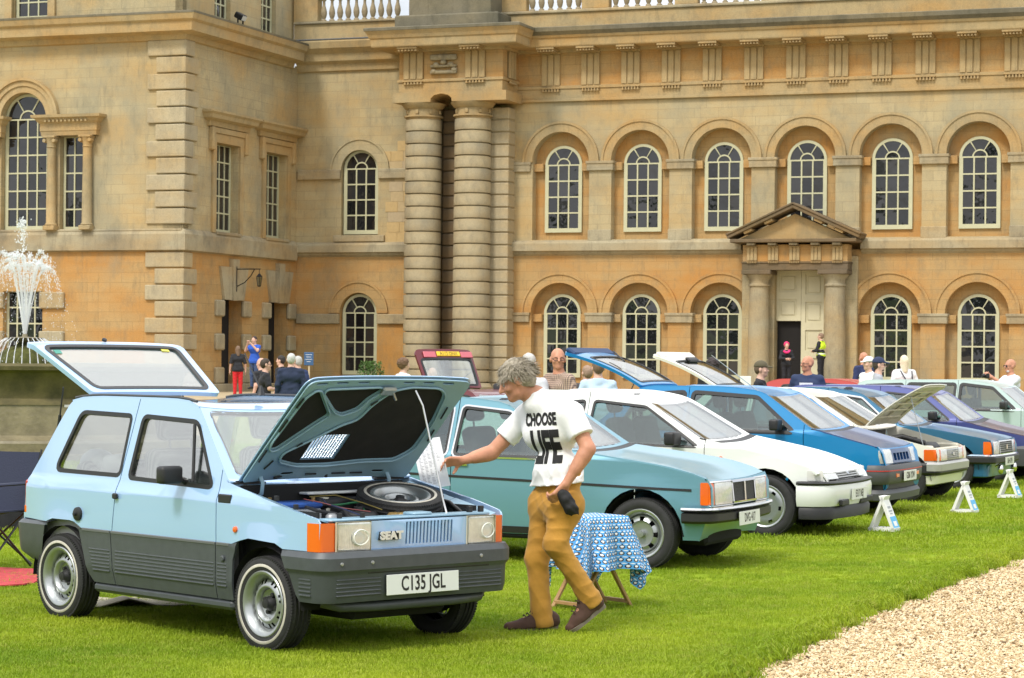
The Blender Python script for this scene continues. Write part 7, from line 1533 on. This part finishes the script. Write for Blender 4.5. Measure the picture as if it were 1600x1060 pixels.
person(676, 575, 39, 160, 'bald head showing through the glass of the maroon tailgate', (.35, .36, .40), (.05, .05, .07), (0, 0, 0), 1.58, 'bald', .6)
person(826, 553, 27, -25, 'white haired person behind the head of the man in mustard trousers', (.55, .56, .60), (.05, .05, .07), (.52, .51, .48), 1.72, 'short', .6)
r_, P_, J_, t_ = person(874, 545, 27, 128, 'bald man with glasses in brown plaid shirt looking towards the cars', H=1.78, style='bald', top=(.20, .13, .10), leg=(.06, .07, .1), hair=(0, 0, 0), sleeve=.8, glasses=True, skin=SKIN, hd=58, bulk=1.0, h=.0115)
pl = MATS['cloth_19_12_09']; t = pl.node_tree; tcx = nn(t, 'ShaderNodeTexCoord'); ms_ = []
for sc_, dr in ((14, 'Y'), (14, 'Z')):
    w_ = nn(t, 'ShaderNodeTexWave', bands_direction=dr); w_.inputs['Scale'].default_value = sc_; t.links.new(tcx.outputs['Object'], w_.inputs[0]); r2 = nn(t, 'ShaderNodeValToRGB'); r2.color_ramp.elements[0].color = (.05, .035, .04, 1); r2.color_ramp.elements[1].color = (.55, .40, .30, 1); r2.color_ramp.elements[0].position = .25; r2.color_ramp.elements[1].position = .75; t.links.new(w_.outputs[0], r2.inputs[0]); ms_.append(r2.outputs[0])
mxx = nn(t, 'ShaderNodeMixRGB'); mxx.inputs[0].default_value = .5; t.links.new(ms_[0], mxx.inputs[1]); t.links.new(ms_[1], mxx.inputs[2]); t.links.new(mxx.outputs[0], t.nodes['Principled BSDF'].inputs[0])
person(935, 562, 32, 5, 'man with receding brown hair in light blue shirt seen from behind under the blue tailgate', (.45, .58, .72), (.06, .06, .08), (.16, .10, .06), 1.72, 'short', .8, bulk=1.1)
person(918, 572, 36, 20, 'person in dark clothes just left of the light blue shirt', (.06, .055, .055), (.05, .05, .06), (.3, .2, .14), 1.66, 'short', .8)
person(1114, 561, 37, 15, 'man with dark wavy hair in black suit jacket seen from behind near the white tailgate', (.013, .014, .018), (.02, .02, .024), (.03, .02, .015), 1.72, 'bushy', 1.9, jacket=True)
person(1188, 566, 36, -105, 'person in olive cap and black t-shirt standing before the stone porch', (.016, .016, .02), (.05, .05, .06), (.12, .08, .05), 1.68, 'short', .6, hat=(.09, .075, .04))
r_, P_, J_, t_ = person(1229, 535, 84, 190, 'woman with bright pink hair and pink scarf in black in the open doorway', (.013, .013, .016), (.015, .015, .02), (.75, .04, .16), 1.66, 'bushy', 1.9, 'front', gz_=.9)
b = NB(); tube(b, [J_(.06, .10, 1.44), J_(.13, .03, 1.38), J_(.14, -.06, 1.36), J_(.08, -.13, 1.42)], .045, 8); part('scarf', b, mat('pink_scarf', (.80, .04, .20), .8), r_, 60)
r_, P_, J_, t_ = person(1262, 557, 36, 165, 'bald man in navy t-shirt with white chest print in front of the doorway', (.02, .035, .09), (.05, .05, .07), (0, 0, 0), 1.74, 'bald', .6, skin=SKIN, hd=-50, bulk=1.15, glasses=True)
b = NB(); box(b, .150, .156, -.10, .10, 1.16, 1.34); bmesh.ops.subdivide_edges(b, edges=b.edges[:], cuts=1); part('shirt_print', b, mat('print_white', (.7, .72, .75), .8), t_); b = NB(); lathe(b, [(.06, 0), (.06, .004), (.035, .004), (.035, 0)], 14, Matrix.Translation((.1575, 0, 1.23)) @ Matrix.Rotation(pi/2, 4, 'Y')); part('shirt_print', b, mat('navy_print', (.02, .035, .09), .8), t_)
r_, P_, J_, t_ = person(1283, 521, 84, 60, 'steward in yellow hi-vis waistcoat and black trousers standing on the porch steps', (.013, .013, .015), (.014, .014, .016), (.22, .14, .09), 1.78, 'short', 1.9, 'front', gz_=.85)
Fv = Field(V(-.25, -.3, .8), V(.25, .3, 1.6), .0125); Fv.cap(V(0, -.06, 1.0), V(0, .06, 1.0), .145, .145, .06); Fv.cap(V(0, -.09, 1.32), V(0, .09, 1.32), .143, .143, .07); Fv.cap(V(0, -.14, 1.45), V(0, .14, 1.45), .08, .08, .05); Fv.clip(V(0, 0, .92), (0, 0, -1)); Fv.clip(V(.02, 0, 1.49), (.3, 0, .95)); Fv.clip(V(0, .19, 1.4), (0, 1, 0)); Fv.clip(V(0, -.19, 1.4), (0, -1, 0))
vst = link(bpy.data.objects.new('hi_vis_waistcoat', Fv.mesh('hi_vis_waistcoat', mat('hi_vis_yellow', (.62, .85, .03), .6))), r_)
for z in (1.05, 1.20):
    Fv2 = Field(V(-.25, -.3, .8), V(.25, .3, 1.6), .0125); Fv2.cap(V(0, -.06, 1.0), V(0, .06, 1.0), .149, .149, .06); Fv2.cap(V(0, -.09, 1.32), V(0, .09, 1.32), .147, .147, .07); Fv2.clip(V(0, 0, z+.025), (0, 0, 1)); Fv2.clip(V(0, 0, z-.025), (0, 0, -1)); link(bpy.data.objects.new('reflective_band', Fv2.mesh('reflective_band', mat('reflective_silver', (.68, .70, .70), .35))), vst)
person(1350, 551, 50, 30, 'bald man in navy jumper seen from behind left of the two caps', (.018, .028, .09), (.04, .04, .05), (0, 0, 0), 1.75, 'bald', 1.9, skin=SKIN, bulk=1.1)
person(1358, 559, 43, 120, 'person in white cap and white top beside the man in navy cap', (.74, .75, .76), (.2, .2, .22), (.3, .25, .2), 1.70, 'short', .8, hat=(.75, .75, .74))
person(1372, 560, 40, -95, 'bearded man in navy cap and grey t-shirt', (.36, .37, .40), (.05, .05, .07), (.05, .035, .025), 1.72, 'short', .7, hat=(.02, .03, .08), beard=(.05, .03, .02), glasses='sun')
r_, P_, J_, t_ = person(1413, 556, 46, 8, 'blonde woman in white top with dark shoulder strap seen from behind', (.74, .74, .76), (.2, .22, .3), (.72, .64, .46), 1.68, 'long', .9)
b = NB(); tube(b, [J_(-.13, .12, 1.45), J_(-.155, .0, 1.25), J_(-.15, -.14, 1.02)], .012, 6); tube(b, [J_(-.13, -.12, 1.45), J_(-.15, -.13, 1.2), J_(-.14, -.16, 1.0)], .012, 6); split('shoulder_strap', b, mat('strap', (.03, .03, .05), .7), r_)
r_, P_, J_, t_ = person(1580, 562, 41, 110, 'white bearded man in sunglasses and pale linen shirt holding up a camera', (.68, .70, .74), (.3, .3, .34), (0, 0, 0), 1.72, 'bald', 1.75, 'camera', skin=SKIN, beard=(.66, .65, .62), glasses='sun')
cb = empty('hand_camera', r_.location+Matrix.Rotation(r_.rotation_euler.z, 3, 'Z') @ Vector(J_(.50, 0, 1.46)), r_.rotation_euler.z, 'small dark camera held up by the bearded man in the linen shirt', 'camera'); b = NB(); box(b, -.03, .03, -.065, .065, -.04, .04, .01, 2); part('camera_body', b, BLK, cb); b = NB(); lathe(b, [(.03, 0), (.03, .05), (.026, .055), (.002, .05)], 14, Matrix.Translation((.03, 0, 0)) @ Matrix.Rotation(pi/2, 4, 'Y')); part('lens', b, BLK, cb)
# ------------------------------------------------------------------ fountain
FX, FY = -8.2, 40.0
fo = empty('stone_fountain', (FX, FY, 0), 0, 'round mossy stone fountain basin with a tall white spray of water at left', 'fountain')
MOSS = mat('mossy_stone', (.045, .042, .018), .9, var=.4, vscale=2.2, bump=.5, bscale=14, col2=(.15, .125, .05)); WETS = mat('wet_stone', (.20, .17, .10), .35, var=.35, vscale=3, bump=.3, bscale=18)
b = NB(); lathe(b, [(2.55, 1.40), (2.58, 1.52), (2.80, 1.535), (2.85, 1.49), (2.84, 1.43), (2.72, 1.39), (2.66, 1.30), (2.62, .98), (2.70, .92), (2.72, .88)], 72, cap=False); part('basin_wall', b, MOSS, fo, 35)
b = NB(); lathe(b, [(2.70, .879), (2.73, .40), (2.80, .34), (2.92, .32), (2.95, .28), (2.95, .12), (3.05, .10), (3.06, -.05)], 72, cap=False); part('basin_base', b, WETS, fo, 35)
b = NB(); lathe(b, [(2.57, 1.47), (.002, 1.475)], 48, cap=False); part('water_surface', b, mat('pond_water', (.03, .035, .025), .06, bump=.4, bscale=7), fo)
b = NB(); lathe(b, [(.50, 1.40), (.48, 1.55), (.36, 1.72), (.24, 1.80), (.10, 1.84), (.08, 1.90)], 20, Matrix.Identity(4)); 
for v in b.verts: v.co += Vector((random.gauss(0, .02), random.gauss(0, .02), random.gauss(0, .012)))
part('mossy_boss', b, mat('moss', (.07, .075, .015), .95, var=.5, vscale=9, bump=.6, bscale=40), fo, 60)
b = NB(); lathe(b, [(.05, 1.85), (.30, 1.93), (.32, 1.955), (.05, 1.97), (.04, 2.02)], 18); part('nozzle_dish', b, WETS, fo, 40)
WATER = bpy.data.materials.new('spray_water'); WATER.use_nodes = True; t = WATER.node_tree; pb = t.nodes['Principled BSDF']; pb.inputs['Base Color'].default_value = (.92, .94, .95, 1); pb.inputs['Roughness'].default_value = .25; tp = nn(t, 'ShaderNodeBsdfTransparent'); ms = nn(t, 'ShaderNodeMixShader'); ms.inputs[0].default_value = .5; t.links.new(tp.outputs[0], ms.inputs[1]); t.links.new(pb.outputs[0], ms.inputs[2]); t.links.new(ms.outputs[0], t.nodes['Material Output'].inputs[0])
b = NB()
def drop(p, r):
    vs = [b.verts.new(p+Vector(q)*r) for q in ((1, 0, 0), (0, 1, 0), (-1, 0, 0), (0, -1, 0), (0, 0, 1.5), (0, 0, -1.5))]
    for i in range(4): b.faces.new((vs[i], vs[(i+1) % 4], vs[4])); b.faces.new((vs[(i+1) % 4], vs[i], vs[5]))
for i in range(24):
    a = 2*pi*i/24; vr = random.uniform(.5, .86); vz = random.uniform(4.7, 5.3); pts = []
    for k in range(12): tt = .40*k/11; pts.append((vr*tt*cos(a)+.02*cos(a), vr*tt*sin(a)+.02*sin(a), 2.0+vz*tt-4.9*tt*tt))
    tube(b, pts[:9], [.008]*5+[.007, .006, .005, .003], 5)
    for _ in range(250):
        tt = random.triangular(.16, .92, .46); sp_ = .010+.04*max(0, tt-.3); drop(Vector((vr*tt*cos(a)+random.gauss(0, sp_), vr*tt*sin(a)+random.gauss(0, sp_), max(1.5, 2.0+vz*tt-4.9*tt*tt+random.gauss(0, sp_)))), random.uniform(.003, .010))
for _ in range(420):
    tt = random.uniform(.0, .9); vz = 6.1; a = random.uniform(0, 6.28); sp_ = .01+.05*tt; drop(Vector((random.gauss(-.05*tt*2, sp_), random.gauss(0, sp_), 2.0+vz*tt-4.9*tt*tt+random.gauss(0, .04))), random.uniform(.004, .014))
for _ in range(350): r = random.uniform(.3, .9); a = random.uniform(0, 6.28); drop(Vector((r*cos(a), r*sin(a), random.uniform(1.5, 1.5+2.0*max(.08, 1-r/1.3)))), random.uniform(.003, .009))
o = part('water_spray', b, WATER, fo); o['kind'] = 'stuff'
b = NB()
for i in range(26):     # dribbles off the dish
    a = 2*pi*i/26; tube(b, [(.31*cos(a), .31*sin(a), 1.95), (.42*cos(a), .42*sin(a), 1.88), (.52*cos(a), .52*sin(a), 1.70), (.58*cos(a), .58*sin(a), 1.48)], [.008, .007, .006, .01], 5)
o = part('water_dribble', b, WATER, fo); o['kind'] = 'stuff'
# ------------------------------------------------------------------ things on the lawn at the left
NAVY = mat('navy_canvas', (.016, .022, .05), .8, bump=.15, bscale=80); BLKF = mat('black_fabric', (.012, .012, .015), .85, var=.3, vscale=3, bump=.2, bscale=9)
wbk = empty('windbreak', (-5.9, 22.5, 0), radians(3), 'low black fabric windbreak on the lawn below the fountain', 'windbreak')
b = NB(); n = 60; P_w = [(-1.7+3.3*i/n, .05*sin(i*.55)+.03*sin(i*1.7), .70-.02*abs(sin(i*pi/20))) for i in range(n+1)]
r0 = [b.verts.new((x, y*.6, 0)) for x, y, z in P_w]; rm = [b.verts.new((x, y*1.3, z*.5)) for x, y, z in P_w]; r1 = [b.verts.new(p) for p in P_w]
for A__, B__ in ((r0, rm), (rm, r1)):
    for i in range(n): b.faces.new((A__[i], A__[i+1], B__[i+1], B__[i]))
shell(b, .004); part('fabric', b, BLKF, wbk, 60)
for x in (-1.7, -.6, .5, 1.6): b = NB(); tube(b, [(x, .03, 0), (x, .03, .78)], .013, 6); part('pole', b, mat('wood_pole', (.25, .16, .08), .7), wbk)
bl = NB(); N_ = 14
gv = [[bl.verts.new((-6.1+2.62*i/N_+.12*j/N_, 16.98+1.40*j/N_+.05*sin(i), .022+.008*sin(i*1.9+j*1.3)+.006*sin(j*2.7))) for i in range(N_+1)] for j in range(N_+1)]
for j in range(N_):
    for i in range(N_): bl.faces.new((gv[j][i], gv[j][i+1], gv[j+1][i+1], gv[j+1][i]))
shell(bl, .01); tag(part('picnic_blanket', bl, mat('red_blanket', (.42, .045, .05), .95, var=.25, vscale=18, bump=.3, bscale=120), None, 60), 'faded red picnic blanket on the grass under the camping chair', 'blanket')
ch = empty('camping_chair', (-4.12, 18.35, .03), radians(-25), 'folding camping chair with navy fabric and black crossed legs on the red blanket', 'chair')
b = NB()
gv = [[b.verts.new((-.27+.54*i/8, -.25+.50*j/8, .44-.05*sin(pi*i/8)*sin(pi*j/8)-.0*j)) for i in range(9)] for j in range(9)]
for j in range(8):
    for i in range(8): b.faces.new((gv[j][i], gv[j][i+1], gv[j+1][i+1], gv[j+1][i]))
shell(b, .012); part('seat', b, NAVY, ch, 60)
b = NB(); gv = [[b.verts.new((-.30+.60*i/8, .25+.14*j/8-.05*sin(pi*i/8), .42+.46*j/8)) for i in range(9)] for j in range(9)]
for j in range(8):
    for i in range(8): b.faces.new((gv[j][i], gv[j][i+1], gv[j+1][i+1], gv[j+1][i]))
shell(b, .012); part('backrest', b, NAVY, ch, 60)
for sx in (-1, 1):
    for p, q in (((sx*.29, -.28, 0), (sx*.29, .27, .44)), ((sx*.29, .30, 0), (sx*.29, -.26, .44)), ((sx*.29, .27, .4), (sx*.31, .40, .90)), ((sx*.29, -.26, .40), (sx*.31, -.26, .64)), ((-sx*.29, -.29, .01), (sx*.27, -.25, .43)), ((-sx*.29, .31, .01), (sx*.27, .27, .43))): b = NB(); tube(b, [p, q], .009, 6); part('frame_tube', b, BLK, ch)
    b = NB(); box(b, sx*.31-.05, sx*.31+.05, -.30, .36, .635, .655, .01); part('armrest', b, NAVY, ch)
b = NB(); N_ = 12; gv = [[b.verts.new((-.55+1.1*i/N_, -.32+.64*j/N_, .018+(.05*max(0, 1-abs(i-4)/2.2) if j < 5 else .01*sin(i)))) for i in range(N_+1)] for j in range(N_+1)]
for j in range(N_):
    for i in range(N_): b.faces.new((gv[j][i], gv[j][i+1], gv[j+1][i+1], gv[j+1][i]))
shell(b, .008); tag(part('carpet_mat', b, mat('beige_carpet', (.42, .38, .28), .95, var=.2, vscale=25, bump=.3, bscale=90), None, 60, loc=(-2.45, 16.05, 0), rot=(0, 0, .35)), 'beige carpet offcut lying on the grass under the pale blue hatchback', 'mat')
# ------------------------------------------------------------------ small table under a patterned cloth
tb = empty('folding_table', (.555, 16.05, 0), radians(38), 'small wooden folding table with crossed legs beside the man in mustard trousers', 'table'); WOOD = mat('beech_wood', (.42, .24, .10), .5, var=.2, vscale=9)
b = NB(); box(b, -.17, .17, -.17, .17, .60, .622, .006); part('tabletop', b, WOOD, tb)
for y in (-.13, .13):
    for sx in (-1, 1): b = NB(); M_ = Matrix.Translation((sx*.24, y+sx*.018, 0)); a_ = Vector((sx*.25, y+sx*.016, 0)); e_ = Vector((-sx*.14, y+sx*.016, .60)); d_ = (e_-a_); box(b, -.016, .016, -.010, .010, 0, d_.length, .003, M=Matrix.Translation(a_) @ d_.to_track_quat('Z', 'Y').to_matrix().to_4x4()); part('leg', b, WOOD, tb)
b = NB(); box(b, -.235, -.21, -.12, .12, .03, .055, .003); box(b, .21, .235, -.12, .12, .03, .055, .003); split('stretcher', b, WOOD, tb)
cm = bpy.data.materials.new('patterned_cloth'); cm.use_nodes = True; t = cm.node_tree; pb = t.nodes['Principled BSDF']; pb.inputs['Roughness'].default_value = .8; L = t.links.new
uv = nn(t, 'ShaderNodeUVMap'); uv.uv_map = 'UVMap'; sp = nn(t, 'ShaderNodeSeparateXYZ'); L(uv.outputs[0], sp.inputs[0])
def mth(op, a, b_=None, c=None):
    m = nn(t, 'ShaderNodeMath', operation=op)
    for i, q in enumerate((a, b_, c)):
        if q is None: continue
        if isinstance(q, (int, float)): m.inputs[i].default_value = q
        else: L(q, m.inputs[i])
    return m.outputs[0]
fu = mth('FRACT', mth('MULTIPLY', sp.outputs[0], 34)); fv = mth('FRACT', mth('MULTIPLY', sp.outputs[1], 24)); fu2 = mth('FRACT', mth('MULTIPLY_ADD', sp.outputs[0], 34, .5))
def blob(u, v, cu, cv, ru, rv): return mth('LESS_THAN', mth('ADD', mth('POWER', mth('ABSOLUTE', mth('DIVIDE', mth('SUBTRACT', u, cu), ru)), 2), mth('POWER', mth('ABSOLUTE', mth('DIVIDE', mth('SUBTRACT', v, cv), rv)), 2)), 1)
col = None; prev = None
for msk, cc in ((blob(fu, fv, .5, .40, .40, .30), (.015, .02, .04, 1)), (blob(fu, fv, .5, .46, .24, .16), (.78, .8, .8, 1)), (blob(fu, fv, .5, .20, .15, .10), (.25, .16, .08, 1)), (blob(fu2, fv, .5, .86, .34, .08), (.72, .78, .82, 1)), (blob(fu, fv, .5, .78, .10, .14), (.02, .03, .06, 1))):
    x = nn(t, 'ShaderNodeMixRGB'); L(msk, x.inputs[0]); x.inputs[2].default_value = cc
    if prev is None: x.inputs[1].default_value = (.08, .33, .68, 1)
    else: L(prev, x.inputs[1])
    prev = x.outputs[0]
L(prev, pb.inputs['Base Color'])
b = NB(); ul = b.loops.layers.uv.new('UVMap'); C_, a_ = .54, .17; N_ = 56; gv = []
for j in range(N_+1):
    row = []
    for i in range(N_+1):
        u, v = -C_+2*C_*i/N_, -C_+2*C_*j/N_; eu, ev = max(0, abs(u)-a_), max(0, abs(v)-a_); d_ = sqrt(eu*eu+ev*ev); bx, by = max(-a_, min(a_, u)), max(-a_, min(a_, v)); du_, dv_ = ((u-bx)/d_, (v-by)/d_) if d_ > 1e-6 else (0, 0)
        ang = atan2(v, u); ripple = .16*d_*sin(ang*10+.7)+.06*d_*sin(ang*23)
        out_ = (.06*min(1, d_/.05)*.2+.22*d_+ripple); row.append(b.verts.new((bx+du_*out_, by+dv_*out_, .628-d_*.955)))
    gv.append(row)
for j in range(N_):
    for i in range(N_):
        f_ = b.faces.new((gv[j][i], gv[j][i+1], gv[j+1][i+1], gv[j+1][i]))
        for lp, (ii, jj) in zip(f_.loops, ((i, j), (i+1, j), (i+1, j+1), (i, j+1))): lp[ul].uv = (ii/N_, jj/N_)
tag(part('tablecloth', b, cm, None, 60, loc=(.555, 16.05, 0), rot=(0, 0, radians(38)), recalc=False), 'bright blue tablecloth with rows of black and white motifs draped over the small table', 'tablecloth')
# ------------------------------------------------------------------ white triangular display cards along the row
WC = mat('white_card', (.80, .80, .78), .5); BC = mat('sky_blue_print', (.09, .42, .75), .5); GT = mat('grey_text', (.35, .37, .4), .6)
def tent(x, y, sc_, rz, label):
    r = empty('display_card', (x, y, .02), rz, label, 'sign', 'white display cards in front of the cars')     # local x along the front triangle base, y along its length
    W2, Hh, D = .125*sc_, .31*sc_, .20*sc_
    for nm, p, q in (('left_panel', (-W2, 0), (0, Hh)), ('right_panel', (W2, 0), (0, Hh))):
        b = NB(); p, q = Vector(p), Vector(q); d = (q-p).normalized(); n_ = Vector((d.y, -d.x))*(1 if p.x > 0 else -1)*.034
        plate(b, [tuple(p), tuple(q), (q.x+n_.x*-1, q.y+abs(n_.y)*.2), (p.x-n_.x, p.y)], (), 0, D, back=True); o = part(nm, b, WC, r)
        if p.x > 0:
            ang = atan2(d.y, d.x); M_ = Matrix.Translation((p.x, 0, p.y)) @ Matrix.Rotation(-ang, 4, 'Y') @ Matrix.Translation((0, 0, .0)); L_ = (q-p).length; sgn = -1
            def quad(u0, u1, v0, v1, off, m, nm2):
                b = NB(); n3 = Vector((d.y, 0, -d.x)); vs = [b.verts.new(Vector((p.x, 0, p.y))+Vector((d.x, 0, d.y))*u*L_+Vector((0, v*D, 0))+n3*off) for u, v in ((u0, v0), (u1, v0), (u1, v1), (u0, v1))]; b.faces.new(vs); shell(b, .001); part(nm2, b, m, o)
            quad(.02, .40, .02, .98, .002, BC, 'blue_print'); quad(.64, .70, .25, .72, .002, GT, 'text_line'); quad(.54, .585, .2, .8, .002, GT, 'text_line'); quad(.47, .50, .3, .7, .002, GT, 'text_line'); quad(.12, .26, .25, .75, .0035, WC, 'white_emblem')
    b = NB(); box(b, -W2, W2, 0, D, -.01, .025); part('base_panel', b, WC, r)
for x, y, lb in ((3.66, 23.45, 'white triangular card with blue print nearest the white hatchback'), (5.03, 26.45, 'white triangular card with blue print in front of the bright blue hatchback'), (6.18, 29.55, 'white triangular card with blue print farthest along the row, at the frame edge')): tent(x, y, 1.08, radians(-24), lb)
# ------------------------------------------------------------------ by the house
sg = empty('notice_sign', (at(483, 570, 72).x, 72, .37), radians(-12), 'small blue notice on a pale stake near the wing corner', 'sign'); b = NB(); box(b, -.02, .02, -.02, .02, 0, 1.15); part('stake', b, mat('pale_timber', (.5, .42, .28), .8), sg); b = NB(); box(b, -.15, .15, -.05, -.022, 1.06, 1.46, .01); part('notice_panel', b, mat('blue_notice', (.03, .09, .20), .5), sg); b = NB()
for i, w_ in enumerate((.2, .16, .22, .12)): box(b, -w_/2, w_/2, -.053, -.0505, 1.38-.07*i, 1.392-.07*i)
split('text_line', b, mat('print_white'), sg)
wb_ = empty('white_board', (at(1165, 594, 44).x, 44, .0), radians(-15), 'plain white board on a stake left of the person in the olive cap', 'board'); z_ = at(1165, 588, 44).z; b = NB(); box(b, -.10, .10, -.012, .012, z_-.42, z_, .004); part('board_panel', b, WC, wb_); b = NB(); box(b, -.02, .02, .013, .04, 0, z_-.05); part('stake', b, mat('pale_timber'), wb_)
bs = empty('shrub', (at(580, 575, 82).x, 82, .40), 0, 'small green shrub growing against the wall below the arched window', 'shrub'); b = NB()
for _ in range(1500):
    a = random.uniform(0, 6.28); hgt = random.uniform(.15, 1.15); r = .62*sqrt(random.random())*(1-.5*(hgt/1.2)**2); p = Vector((r*cos(a), r*.7*sin(a), hgt)); d = Vector((random.gauss(0, 1), random.gauss(0, 1), random.gauss(.6, .8))).normalized(); s_ = d.cross(Vector((random.gauss(0, 1), random.gauss(0, 1), random.gauss(0, 1)))).normalized()*.018; q = p+d*random.uniform(.06, .11); m_ = (p+q)/2
    b.faces.new([b.verts.new(k) for k in (p, m_+s_, q, m_-s_)])
o = part('foliage', b, mat('shrub_leaf', (.05, .12, .015), .6, var=.5, vscale=5), bs); o['kind'] = 'stuff'
for i in range(5): b = NB(); tube(b, [(.1*cos(i*1.3), .08*sin(i*1.3), 0), (.25*cos(i*1.3), .2*sin(i*1.3), .55), (.34*cos(i*1.3), .25*sin(i*1.3), 1.0)], [.014, .01, .005], 5); part('stem', b, BARK, bs)
